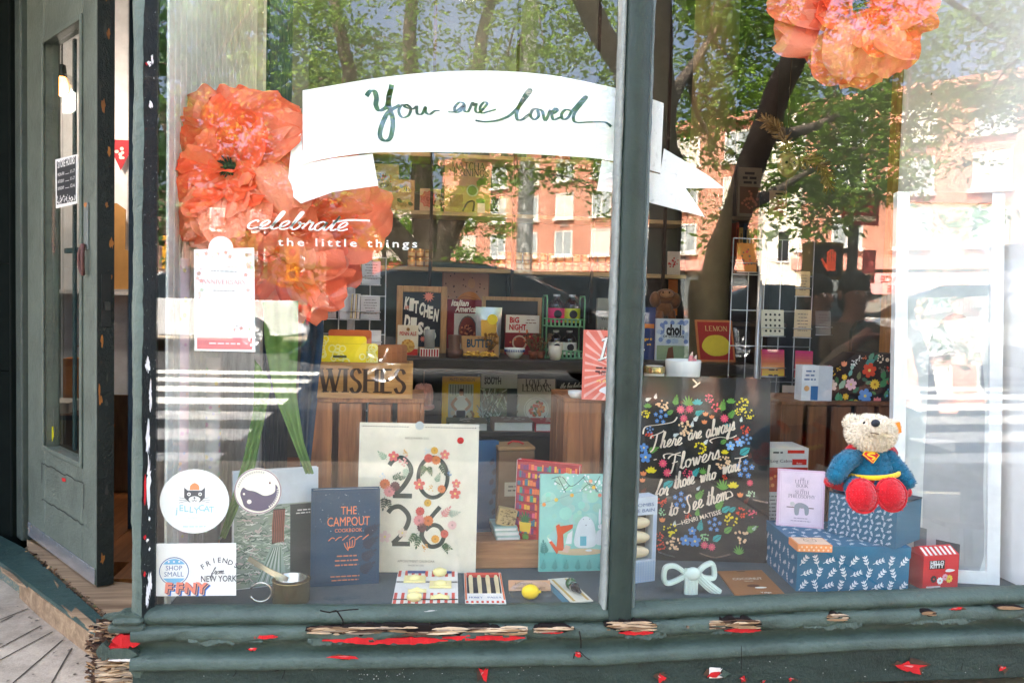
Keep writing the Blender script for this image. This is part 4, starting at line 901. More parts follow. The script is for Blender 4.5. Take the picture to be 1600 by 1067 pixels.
for k in range(2):
 hh=th.part('handle'); p=V.pt(-.02+.012*k,.055,.0); e=P(388+10*k,872+8*k,.10); d=(e-p).normalized(); sd=d.cross(Vector((0,1,0))).normalized()*.006; nn=sd.cross(d).normalized()*.0012
 hh.add([p-sd-nn,p+sd-nn,e+sd-nn,e-sd-nn,p-sd+nn,p+sd+nn,e+sd+nn,e-sd+nn],[(0,1,2,3),(7,6,5,4),(0,4,5,1),(1,5,6,2),(2,6,7,3),(3,7,4,0)],paper((214,206,178),.25,.05,.7))
th.done()
# ---- calendar
F=card((556,893),(743,895),(562,660),Z=ZD,lean=.07,tr=(750,663))
th=Thing('wall_calendar','cream 2026 calendar with painted flowers on the numerals, spiral bound','calendar'); b=th.body(); W,H=F.W,F.H
b.box(F,0,0,-.004,W,H,0,paper((238,228,208),.5)); cg=(40,56,50)
for k in range(44):
 if not 17<k<24:b.disc(F,W*(.03+.94*k/43),H-.010,.0018,paper((70,64,56)),.0006,8)
lg=th.part('hanging_tab'); lg.disc(F,W*.5,H-.006,.012,paper((206,206,204)),.0009)
b.text(F,'RIFLE PAPER CO.',*F.px(652,686),.008,paper((130,120,96)),fit=W*.2); b.text(F,'APPOINTMENT CALENDAR',*F.px(650,878),.009,paper((130,120,96)),fit=W*.31); b.text(F,'MADE IN USA',*F.px(650,884),.006,paper((130,120,96)),fit=W*.13)
b.disc(F,*F.px(719.5,688),.0095,paper((214,30,26),.3),.001); b.text(F,'20%',F.px(719.5,688)[0],F.px(719.5,692)[1],.006,paper((120,10,10)),.0014)
X=lambda x,y:F.px(540+x*.3,640+y*.2999)
D=lambda pts,w_:b.stroke(F,[X(*p)for p in pts],w_,paper(cg,.5),.0012,8)
D([(228,288),(250,262),(295,250),(335,290),(338,335),(300,400),(250,446)],.013); b.rect(F,X(246,459)[0],X(246,459)[1],X(346,436)[0],X(346,436)[1],paper(cg),.0012)
b.stroke(F,[X(455+76*cos(t),352+104*sin(t))for t in np.linspace(0,2*pi,24,False)],.011,paper(cg,.5),.0012,3,True)
D([(222,535),(245,510),(285,505),(325,545),(325,590),(290,650),(245,695)],.013); b.rect(F,X(242,709)[0],X(242,709)[1],X(336,686)[0],X(336,686)[1],paper(cg),.0012)
D([(492,505),(445,560),(405,620),(400,665),(440,710),(490,700),(512,655),(490,610),(450,600),(415,625)],.012)
for(x,y,r,t,c)in[(250,242,26,5,(226,112,108)),(303,265,26,0,(236,170,160)),(205,386,28,1,(216,110,60)),(228,424,30,1,(226,140,138)),(258,398,26,1,(104,58,58)),(432,252,24,1,(212,92,76)),(463,212,20,1,(228,172,66)),(472,262,24,1,(222,124,60)),(517,234,24,5,(230,130,118)),(384,388,28,5,(220,104,92)),(500,412,22,1,(218,120,66)),(576,384,22,5,(226,120,110)),(570,436,28,5,(220,100,92)),(388,528,24,1,(204,80,72)),(428,484,20,1,(226,172,66)),(383,575,30,1,(226,140,138)),(430,577,28,1,(220,116,56)),(398,612,26,1,(92,52,54)),(515,645,22,1,(206,90,74)),(467,672,22,1,(226,160,60)),(555,600,24,1,(238,190,184)),(425,212,16,0,(206,220,226)),(195,344,14,0,(190,206,220)),(540,330,14,0,(120,150,190)),(440,410,16,0,(226,180,110)),(310,222,16,0,(230,180,110)),(415,718,18,0,(226,160,80)),(205,660,30,5,(236,206,200)),(296,640,24,5,(232,210,190))]:
 x_,y_=X(x,y); r*=.3/590
 if t==5:petals(b,F,x_,y_,r*1.15,c,h=.0022)
 elif t==1:daisy(b,F,x_,y_,r*1.1,c,tuple(int(k*.8)for k in c),13,.0020,.82)
 else:dots(b,F,x_,y_,r*1.2,c,12,.2,h=.0020)
for(x,y,a,l,c)in[(245,366,.8,46,(62,96,66)),(270,360,.3,40,(62,96,66)),(415,285,-1.9,50,(84,120,80)),(430,290,-1.2,46,(70,104,70)),(495,275,-1.2,56,(58,86,66)),(205,450,-1.7,60,(50,70,62)),(215,460,-1.2,50,(50,70,62)),(375,640,-2.3,60,(70,104,70)),(385,650,-1.8,60,(62,96,66)),(500,700,-.4,50,(84,120,80)),(510,690,-1.2,50,(70,104,70)),(215,260,2.4,52,(160,180,150)),(500,560,.9,60,(224,150,146)),(530,545,.2,56,(190,196,176)),(470,380,1.2,46,(150,170,140)),(320,300,-1.8,50,(180,196,170))]:
 x_,y_=X(x,y); fern(b,F,x_,y_,l*.3/590*1.2,a,c,4,.0016)
sv=th.part('clear_sleeve'); sv.box(F,-.006,-.0,.005,W+.006,H+.004,.0056,glass(.012,(.985,.99,.985),.05,.2)); th.done()
# ---- books and boxes in the tray
F=card((751,836),(774,834),(751,688),Z=TRT,lean=.04); F=upright(F.o+Vector((-.02,.03,0)),.12,.05)
W=.075; H=F.px(770,689)[1]
def paint(b,F):
 for k in range(7):lf(b,F,.05+.008*(k%2),.02+.03*k,.024,1.2,(16,52,82))
book('book','tall navy blue book with embossed leaves right of the calendar',F,W,H,.03,(24,78,118),paint=paint)
th=Thing('cardboard_box','dark brown cardboard box with red string behind the tray books','box'); b=th.body(); a=P(776,835,.42); F=upright(Vector((a.x,.42,TRT)),.1)
hh=F.px(800,704)[1]; b.box(F,0,0,-.09,.11,hh,0,paper((104,80,56),.7),.003); b.box(F,-.002,hh+.0004,-.092,.112,hh+.012,.002,paper((140,108,70),.7),.003); b.rect(F,.02,hh*.45,.07,hh*.62,paper((170,160,140)),.001); lines(b,F,.024,.066,hh*.56,2,.012,.004,(70,60,50),.0014)
b.tube([F.pt(.035,hh+.013,-.04),F.pt(.05,hh+.022,-.04),F.pt(.07,hh+.02,-.04),F.pt(.085,hh+.013,-.04)],.003,paper((170,40,36)),6); th.done()
th=Thing('soap_box','small gold box with black scroll pattern leaning in the tray','box'); b=th.body(); a=P(775,790,.37); F=Frame(Vector((a.x,.36,TRT+.045)),(cos(.2),0,-sin(.2)),(sin(.2),0,cos(.2)))
b.box(F,0,0,-.03,.055,.05,0,paper((190,164,112),.5),.002); q=random.Random(3)
for k in range(60):x,y=q.uniform(.004,.05),q.uniform(.004,.046); b.stroke(F,[(x,y),(x+.003,y+.003),(x+.005,y)],.0009,paper((50,42,34)),.0007+.00001*k,3)
th.done()
th=Thing('notebook_stack','stack of pale mint notebooks at the bottom of the tray','notebooks'); a=P(775,834,.36)
for k in range(3):
 b=th.part('notebook'); F=upright(Vector((a.x-.004*k,.345,TRT+.0135*k)),.05); b.box(F,0,0,-.1,.07,.013,0,paper([(176,200,190),(200,214,206),(160,190,182)][k],.5),.002); b.rect(F,.003,.003,.066,.010,paper((236,234,226)),.0007)
th.done()
F=upright(Vector((P(806,833,.37).x-.005,.375,TRT)),-.50,.05); H=F.px(808,717)[1]; W=.19
def paint(b,F):
 W,H=F.W,F.H; q=random.Random(12); pal=[(214,52,60),(232,90,120),(60,150,120),(236,170,60),(150,40,90),(240,120,70),(120,50,110),(50,110,130)]
 b.rect(F,.001,.001,W-.001,H-.001,paper((168,36,52),.3),.0006)
 for r in range(9):
  x=W*.02; y=H*(.08+.1*r); b.rect(F,x,y-.002,W*.98,y,paper((110,30,44)),.0009)
  while x<W*.96:
   w_=q.uniform(.004,.010); hh=H*q.uniform(.05,.085)
   if not(W*.36<x<W*.82 and r<8):b.rect(F,x,y,min(x+w_,W*.975),y+hh,paper(q.choice(pal),.3),.0012)
   x+=w_+.0006
 b.poly(F,[(W*.36,.004),(W*.82,.004),(W*.82,H*.5),(W*.6,H*.62),(W*.36,H*.5)],paper((196,44,40),.3),.0014); b.poly(F,[(W*.34,H*.66),(W*.84,H*.66),(W*.84,H*.86),(W*.34,H*.86)],paper((110,34,110),.3),.0014)
 for k in range(3):f=F.sub(W*(.42+.16*k),H*.80,0); b.stroke(f,[(-.01,0),(-.005,.008),(0,.003),(.005,.008),(.01,0)],.004,paper((250,190,60),.3),.0018); b.disc(f,0,-.006,.004,paper((255,220,110)),.0018)
 lines(b,F,W*.42,W*.76,H*.71,2,.007,.003,(240,200,120),.0018); b.poly(F,[(W*.10,H*.10),(W*.26,H*.10),(W*.28,H*.22),(W*.08,H*.22)],paper((240,196,60),.3),.0018)
 grassy(b,F,W*.18,H*.22,H*.16,(50,110,60),9,.002); grassy(b,F,W*.2,H*.0+.003,H*.1,(90,150,60),11,.002); grassy(b,F,W*.7,.003,H*.09,(60,120,60),9,.002)
 for k in range(5):b.stroke(F,[(W*(.5+.05*k),.01),(W*(.52+.04*k),H*.2),(W*(.55+.03*k),H*.38)],.0016,paper((240,150,60)),.0018,4)
F.W,F.H=W,H
book('puzzle_book','bright red and purple bookshop picture book angled in the tray',F,W,H,.026,(200,60,60),paint=paint,spine=(236,236,232))
F=card((842,893),(945,891),(840,741),Z=ZD,lean=.05)
def paint(b,F):
 W,H=F.W,F.H; T=lambda x,y:F.px(840+(x-1003)*.2983,741+(y-338)*.2985)
 b.rect(F,.001,.001,W-.001,H-.001,paper((150,206,192),.4),.0005); q=random.Random(2)
 for k in range(50):b.disc(F,q.uniform(.1,.9)*W,q.uniform(.3,.95)*H,q.uniform(.006,.022),paper((164+q.randint(-12,12),214+q.randint(-10,6),196+q.randint(-14,6)),.4),.0006+.000004*k,12)
 b.rect(F,.001,.001,W-.001,H*.2,paper((104,186,176),.4),.001); b.disc(F,W*.62,H*.2,W*.36,paper((216,190,150),.4),.0012,24,H*.035)
 b.poly(F,[T(1098,606),(T(1115,596)),T(1122,608),T(1188,598),T(1186,618),T(1150,640),T(1136,650),T(1140,735),T(1100,735),T(1106,660)],paper((226,86,40),.4),.0016)
 b.poly(F,[T(1104,755),T(1062,690),T(1076,684),T(1112,730)],paper((226,86,40),.4),.0018); b.poly(F,[T(1062,690),T(1052,664),T(1076,684)],paper((240,236,226)),.002)
 b.poly(F,smooth_pts([T(1198,710),T(1212,600),T(1250,556),T(1290,580),T(1306,640),T(1300,712)],5,True),paper((226,232,230),.4),.0015); b.disc(F,*T(1243,572),.0012,paper((40,44,46)),.0021,6); b.disc(F,*T(1275,570),.0012,paper((40,44,46)),.0021,6); b.poly(F,[T(1252,600),T(1260,600),T(1256,606)],paper((40,44,46)),.0021)
 for x0 in(1328,1345):b.poly(F,smooth_pts([T(x0-6,590),T(x0-4,530),T(x0+2,516),T(x0+6,540),T(x0+5,590)],4,True),paper((236,238,236)),.0016)
 b.disc(F,*T(1332,610),.0075,paper((238,240,238)),.0017); b.poly(F,smooth_pts([T(1306,700),T(1312,640),T(1340,624),T(1364,640),T(1364,700)],4,True),paper((222,226,224)),.0016); b.disc(F,*T(1326,606),.001,paper((40,44,46)),.0021,6)
 b.poly(F,[T(1148,700),T(1160,650),T(1186,628),T(1180,700)],paper((240,240,236)),.0017); b.rect(F,*T(1224,710),*T(1258,660),paper((110,190,200)),.002); b.disc(F,*T(1270,734),.010,paper((230,236,234)),.002,14,.003); b.poly(F,[T(1130,740),T(1150,705),T(1176,714),T(1160,748)],paper((226,190,170)),.002)
 for pts in([(1075,360),(1130,350),(1180,400),(1250,345)],[(1110,352),(1150,430)],[(1170,395),(1140,420)],[(1240,352),(1290,400),(1330,345)],[(1230,420),(1280,385),(1320,430)],[(1300,390),(1310,430)],[(1090,370),(1120,390)]):b.stroke(F,[T(*p)for p in pts],.0016,paper((50,60,56)),.0018,4)
 for k in range(40):x,y=q.uniform(1080,1360),q.uniform(342,430); b.disc(F,*T(x,y),q.uniform(.0015,.004),paper((238,242,240)),.0014+.00001*k,7)
 b.stroke(F,[T(1010,490),T(1100,468),T(1180,440),T(1260,420),T(1364,400)],.0006,paper((90,110,106)),.0018,4)
 for(x,y,c)in((1036,495,(240,150,80)),(1100,470,(246,206,90)),(1182,446,(246,190,90)),(1296,405,(246,196,80)),(1328,446,(240,140,110)),(1280,372,(240,170,130)),(1356,478,(246,196,100))):b.disc(F,*T(x,y),.0055,paper(c),.0021,12)
 for k in range(6):fern(b,F,*T(1030+60*k,840),.028,1.5,(86,160,150),4,.0018)
 fern(b,F,*T(1040,760),.04,1.7,(70,140,130),5,.0018)
book('picture_book','mint picture book with a red fox and rabbits leaning on the crate',F,F.W,F.H,.012,(150,200,186),paint=paint)
# ---- small goods lying flat by the glass
def flat(corners,h=0.0):
 """frame lying on the platform from bl, br, tl pixels"""
 a,b_,c=(G(*p,ZD+h)for p in corners); F=Frame(a,b_-a,(0,0,1)); ay=(c-a); ay-=F.ax*ay.dot(F.ax); G_=Frame(a,b_-a,ay,(0,0,1)); G_.W=(b_-a).length; G_.H=ay.length; return G_
F=flat(((612,943),(716,943),(622,890)),.004); th=Thing('pasta_soap_pack','pasta shaped soaps tied on a red striped card lying by the glass','soap pack'); c=th.part('card'); W,H=F.W,F.H
c.box(F,0,0,-.0038,W,H,0,paper((236,232,222)))
for k in range(9):c.rect(F,W*(k/9+.012),.001,W*(k/9+.06),H*.30,paper((216,84,70)),.0005); c.rect(F,W*(k/9+.012),H*.78,W*(k/9+.06),H-.001,paper((216,84,70)),.0005)
for k in range(2):c.rect(F,.001,H*(.1+.5*k),W-.001,H*(.13+.5*k),paper((50,44,40)),.0009)
c.rect(F,W*.16,H*.88,W*.46,H*.98,paper((60,84,140)),.001); c.rect(F,W*.58,H*.88,W*.9,H*.98,paper((60,84,140)),.001)
mp=paper((242,226,158),.45,.04)
def bowtie(mb,F,x,y,s):
 rows=[]
 for i in range(9):
  t=-1+2*i/8; k=.28+.72*abs(t)**1.3; rows.append([F.pt(x+s*t,y+s*.62*k*q,.006+.007*(1-abs(t))*(1-q*q)+.003*cos(q*9)*(1-abs(t)))for q in np.linspace(-1,1,13)])
 mb.grid(rows,mp)
def raviolo(mb,F,x,y,s):
 ed=[]
 n=40
 for i in range(n):
  a=2*pi*i/n; k=s/max(abs(cos(a)),abs(sin(a)))*(1+.05*(i%2)); ed.append((x+k*cos(a)*1.15,y+k*sin(a)*.9))
 mb.prism(F,ed,.002,.007,mp); mb.ball(F.pt(x,y,.007),(s*.72,s*.6,.009),mp,14,8,Frame((0,0,0),F.ax,F.ay,F.az))
def shellp(mb,F,x,y,s):
 mb.ball(F.pt(x,y,.010),(s,s*.72,.012),mp,16,10,F)
 for k in range(7):mb.tube([F.pt(x-s*.8+k*s*.27,y-s*.55,.014),F.pt(x-s*.8+k*s*.27,y,.0225-abs(k-3)*.002),F.pt(x-s*.8+k*s*.27,y+s*.55,.014)],.0018,mp,6)
for nm,fn,x,y,s in(('soap',raviolo,.30,.66,.024),('soap',bowtie,.36,.30,.024),('soap',shellp,.33,.08,.02),('soap',raviolo,.72,.50,.024),('soap',shellp,.70,.82,.020),('soap',bowtie,.72,.12,.024)):
 b=th.part(nm); fn(b,F,W*x,H*y,s)
th.done()
F=flat(((727,942),(791,942),(729,894)),.012); th=Thing('biscuit_stick_box','open red and white box of four pale sticks lying by the glass','box'); W,H=F.W,F.H; m1=paper((236,232,222))
b=th.part('tray'); b.box(F,0,0,-.0118,W,H,-.008,m1); b.box(F,0,0,-.0079,W*.06,H,0,m1); b.box(F,W*.94,0,-.0079,W,H,0,m1); b.box(F,W*.0605,H*.93,-.0079,W*.9395,H,0,paper((214,76,60))); b.box(F,W*.0605,0,-.0079,W*.9395,H*.30,0,m1)
b.rect(F,W*.0605,H*.3,W*.9395,H*.925,paper((40,50,66)),-.0075)
for k in range(8):b.rect(F,W*(.02+.125*k),.001,W*(.08+.125*k),H*.07,paper((214,76,60)),.0005)
for x0 in(0,W*.945):b.rect(F,x0+.0006,H*.1,x0+W*.05,H*.98,paper((222,120,76)),.0005)
for k in range(2):serif(b,F,['HONEY','PASTA'][k],W*(.27+.46*k),H*.14,.011,paper((60,84,140)),fit=W*.34)
for k in range(4):
 s_=th.part('stick'); x=W*(.17+.225*k); pr=[(x-.0045,H*.3),(x+.0045,H*.3),(x+.0055,H*.84),(x+.003,H*.9),(x-.003,H*.9),(x-.0055,H*.84)]; s_.prism(F,pr,-.0074,.001,paper((226,206,160),.5))
th.done()
F=flat(((798,941),(866,941),(800,912)),.003); th=Thing('lemon_soap_packet','clear packet with a yellow lemon and kraft paper header card','packet'); W,H=F.W,F.H
b=th.part('header_card'); f2=Frame(F.pt(0,H*.55,.004),F.ax,(F.ay+Vector((0,0,.9))).normalized()); f2.W=W
b.box(f2,0,0,-.002,W,.03,0,paper((196,146,108),.7)); b.text(f2,'LEMON',W*.36,.015,.011,paper((60,44,34)),fit=W*.4); b.text(f2,'HONEY',W*.68,.004,.009,paper((60,44,34)),fit=W*.4); b.text(f2,'SAVE',W*.22,.004,.008,paper((60,44,34)),fit=W*.2)
l_=th.part('lemon'); l_.ball(F.pt(W*.47,H*.2,.018),(.023,.019,.017),paper((246,210,30),.35),20,12); l_.ball(F.pt(W*.47+.023,H*.2,.018),(.005,.004,.004),paper((246,210,30),.35),8,6)
bg=th.part('clear_bag'); bg.ball(F.pt(W*.5,H*.3,.012),(W*.52,.033,.013),glass(.06,(.96,.97,.97),.15,.5),24,10); th.done()
F=flat(((893,941),(927,938),(872,903)),.003); th=Thing('bottle_stopper_pack','green topped chrome bottle stopper on a gold card lying by the glass','bottle stopper'); W,H=F.W,F.H
b=th.part('card'); b.box(F,0,0,-.0028,W,H,0,paper((222,216,196)))
b.rect(F,W*.12,H*.04,W*.24,H*.96,paper((196,164,92)),.0006); b.rect(F,W*.76,H*.04,W*.88,H*.96,paper((196,164,92)),.0006); b.rect(F,-.02,.0,-.002,H*.9,paper((70,120,140)),-.002)
s_=th.part('stopper'); Vs=Frame(F.pt(W*.6,H*.16,.013),F.ax,F.ay,F.az); s_.lathe(Vs,[(.001,0),(.004,.002),(.007,.02),(.0095,.03),(.0095,.038),(.012,.04)],paper((60,62,64),.2,.05,.8),20); s_.lathe(Vs,[(.012,.0405),(.0125,.05),(.006,.056)],paper((200,204,206),.12,.05,1),20)
k_=th.part('knob'); k_.ball(Vs.pt(0,.068,0),.0155,paper((46,92,52),.1,.1,coat=1),20,12); th.done()
# ---- left crate: wishes box
yW=.345; a,c=P(488,600,yW),P(645,600,yW); zt=P(560,567,yW).z; zb=CLT
th=Thing('wishes_box','shallow wooden box lettered WISHES on top of the left crate','box'); mW=wood((140,96,44),(198,146,78),'x',.6)
FW=Frame(Vector((a.x,yW,zb+.0008)),(1,0,0),(0,0,1)); W,H=c.x-a.x,zt-zb
b=th.part('front_board'); b.box(FW,0,0,-.014,W,H,0,mW,.002); serif(b,FW,'WISHES',W*.5,H*.17,H*.66,paper((66,48,36),.8,.3),fit=W*.86,bold=1.15,h=.0012)
for nm,x0,x1,y0,y1 in(('side_board',0,.012,-.16,-.0145),('side_board',W-.012,W,-.16,-.0145),('rear_board',.0125,W-.0125,-.16,-.148),('base_board',.0125,W-.0125,-.1475,-.0145)):
 b=th.part(nm); b.box(FW,x0,0,y0,x1,H*.96 if nm!='base_board' else .01,y1,mW)
th.done()
def pouch(label,x0,x1,vt,z,col,dots_=False,grp='paper pouches in the wishes box',tilt=.12,u=None):
 th=Thing('paper_pouch',label,'pouch',grp); b=th.body(); F=upright(FW.pt(x0,.0105,z),0,tilt); w_=x1-x0; h_=F.px(u or 540,vt)[1]
 r=.008; pts=[(0,0),(w_,0)]+[(w_-r+r*cos(t),h_-r+r*sin(t))for t in(0,.5,1.05,1.57)]+[(r+r*cos(t),h_-r+r*sin(t))for t in(1.57,2.1,2.6,3.14)]
 b.prism(F,pts,-.004,0,paper(col,.5)); b.stroke(F,[(.004,h_-.022),(w_-.004,h_-.022)],.0009,paper(tuple(int(k*.8)for k in col)),.0006,1)
 if dots_:
  q=random.Random(int(x0*999)+5)
  for k in range(26):
   x,y=q.uniform(.008,w_-.008),q.uniform(.006,h_-.008); r_=q.uniform(.006,.011); b.stroke(F,[(max(.001,min(w_-.001,x+r_*cos(t))),max(.001,min(h_-.001,y+r_*sin(t))))for t in np.linspace(0,2*pi,12,False)],.0036,paper((250,240,150)),.0008+.00002*k,2,True)
  b.rect(F,w_*.32,h_*.62,w_*.6,h_*.66,paper((90,90,60)),.0015); b.rect(F,w_*.36,h_*.5,w_*.56,h_*.55,paper((90,90,60)),.0015)
 else:lines(b,F,w_*.2,w_*.8,h_*.7,3,.012,.003,tuple(int(k*.6)for k in col))
 th.done()
X_=lambda u:P(u,550,yW+.03).x-FW.o.x
pouch('yellow pouch with white rings at the front of the wishes box',X_(495),X_(572),525,-.03,(246,222,30),True)
pouch('yellow ringed pouch half hidden behind the front yellow one',X_(540),X_(590),537,-.042,(240,216,40),True,u=580)
pouch('orange leather pouch with a button at the back of the wishes box',X_(510),X_(579),515,-.06,(206,106,52))
for k in range(4):pouch(['front tan card pouch leaning right in the wishes box','second tan card pouch leaning right in the wishes box','brown card pouch behind the tan ones in the wishes box','rearmost brown card pouch in the wishes box'][k],X_(572+7*k),X_(612+8*k),541-k,-.075-.018*k,[(176,112,64),(168,104,58),(160,98,56),(150,92,52)][k],u=610)
# ---- right crate top: pink book, dish, jar, white cup
F=card((909,624),(985,627),(909,515),Z=CRT,lean=.03)
def paint(b,F):
 W,H=F.W,F.H; cx,cy=W*.78,H*.42
 for k in range(30):
  a0=2*pi*k/30; r=1
  p=[(cx+.012*cos(a0),cy+.012*sin(a0))]
  for s_ in(-.035,.035):
   dx,dy=cos(a0+s_),sin(a0+s_); t=min([t for t in((W-.001-cx)/dx if dx>0 else(.006-cx)/dx,(H-.001-cy)/dy if dy>0 else(.001-cy)/dy)]); p.append((cx+dx*t,cy+dy*t))
  b.poly(F,p,paper((246,186,174),.4),.0006)
 b.text(F,'BE MORE',W*.44,H*.85,.020,paper((70,60,60)),.0012,'l',fit=W*.56)
 script(b,F,'Dolly',W*.34,H*.58,.030,.008,paper((40,40,44)),.2,.3,h=.0012); script(b,F,'Dolly',W*.335,H*.585,.030,.006,paper((246,244,240)),.2,.3,h=.0018)
 lines(b,F,W*.2,W*.6,H*.45,2,.011,.005,(90,60,60),.0012); b.text(F,'9to5',W*.42,H*.36,.016,paper((70,50,50)),.0012)
 b.poly(F,smooth_pts([(W*.35,H*.14),(W*.5,H*.20),(W*.8,H*.17),(W*.99,H*.26),(W*.99,H*.01),(W*.7,H*.01),(W*.45,H*.10)],4,True),paper((240,240,240),.5),.0014)
 for k in range(3):b.stroke(F,[(W*(.3+.12*k),H*.26),(W*(.34+.12*k),H*.29),(W*(.38+.12*k),H*.25)],.003,paper((250,214,130)),.0014,3)
book('book','coral pink book with white sun rays standing on the crate by the mullion',F,F.W,F.H,.022,(236,128,112),paint=paint)
th=Thing('trinket_dish','small white oval dish on the crate left of the pink book','dish'); b=th.body(); V=Frame(Vector((P(900,610,.47).x,.47,CRT)),(1,0,0),(0,0,1)); b.lathe(V,[(.001,.001),(.016,.001),(.024,.012),(.025,.022),(.022,.022),(.018,.006),(.001,.004)],paper((236,234,228),.25),24); th.done()
yC=.56
th=Thing('lidded_jar','white jar with gold lid beside the mullion','jar'); V=Frame(Vector((P(1022,585,yC).x,yC,CRT)),(1,0,0),(0,0,1)); hz=P(1022,572,yC).z-CRT; r=.034
b=th.part('jar_body'); b.lathe(V,[(.001,0),(r*.92,0),(r*.95,.004),(r*.95,hz-.022)],paper((232,230,222),.3),28); b=th.part('lid'); b.lathe(V,[(r,hz-.021),(r,hz-.004),(r*.95,hz),(.001,hz)],paper((196,176,120),.25,.05,.8),28); b.lathe(V,[(r*.8,hz+.0004),(r*.8,hz+.002),(.001,hz+.002)],paper((236,232,220),.4),24); th.done()
th=Thing('white_cup','plain white porcelain cup holding two pink crayons above the flower poster','cup'); V=Frame(Vector((P(1067,575,yC).x,yC,CRT)),(1,0,0),(0,0,1)); ht=P(1067,562,yC).z-CRT; r=(P(1094,575,yC)-P(1040,575,yC)).length/2
b=th.body(); b.lathe(V,[(.001,0),(r*.6,0),(r*.8,ht*.2),(r*.95,ht*.55),(r,ht*.97),(r*.98,ht),(r*.93,ht*.97),(r*.88,ht*.5),(r*.6,.01),(.001,.006)],paper((240,240,236),.22,.02),36); th.done()
for k,(u,v,dx)in enumerate(((1082,550,.25),(1088,555,.32))):
 th=Thing('crayon',['left of two pink crayons standing in the white cup','right of two pink crayons standing in the white cup'][k],'crayon','pink crayons in the cup'); b=th.body(); e=P(u,v,yC); d=Vector((dx,0,1)).normalized(); m_=paper((226,140,146),.5)
 b.tube([e-d*.09,e-d*.012],.0062,m_,10); b.tube([e-d*.012,e],[.006,.0016],paper((236,214,190),.5),10); b.tube([e-d*.002,e+d*.002],.0014,m_,6); th.done()
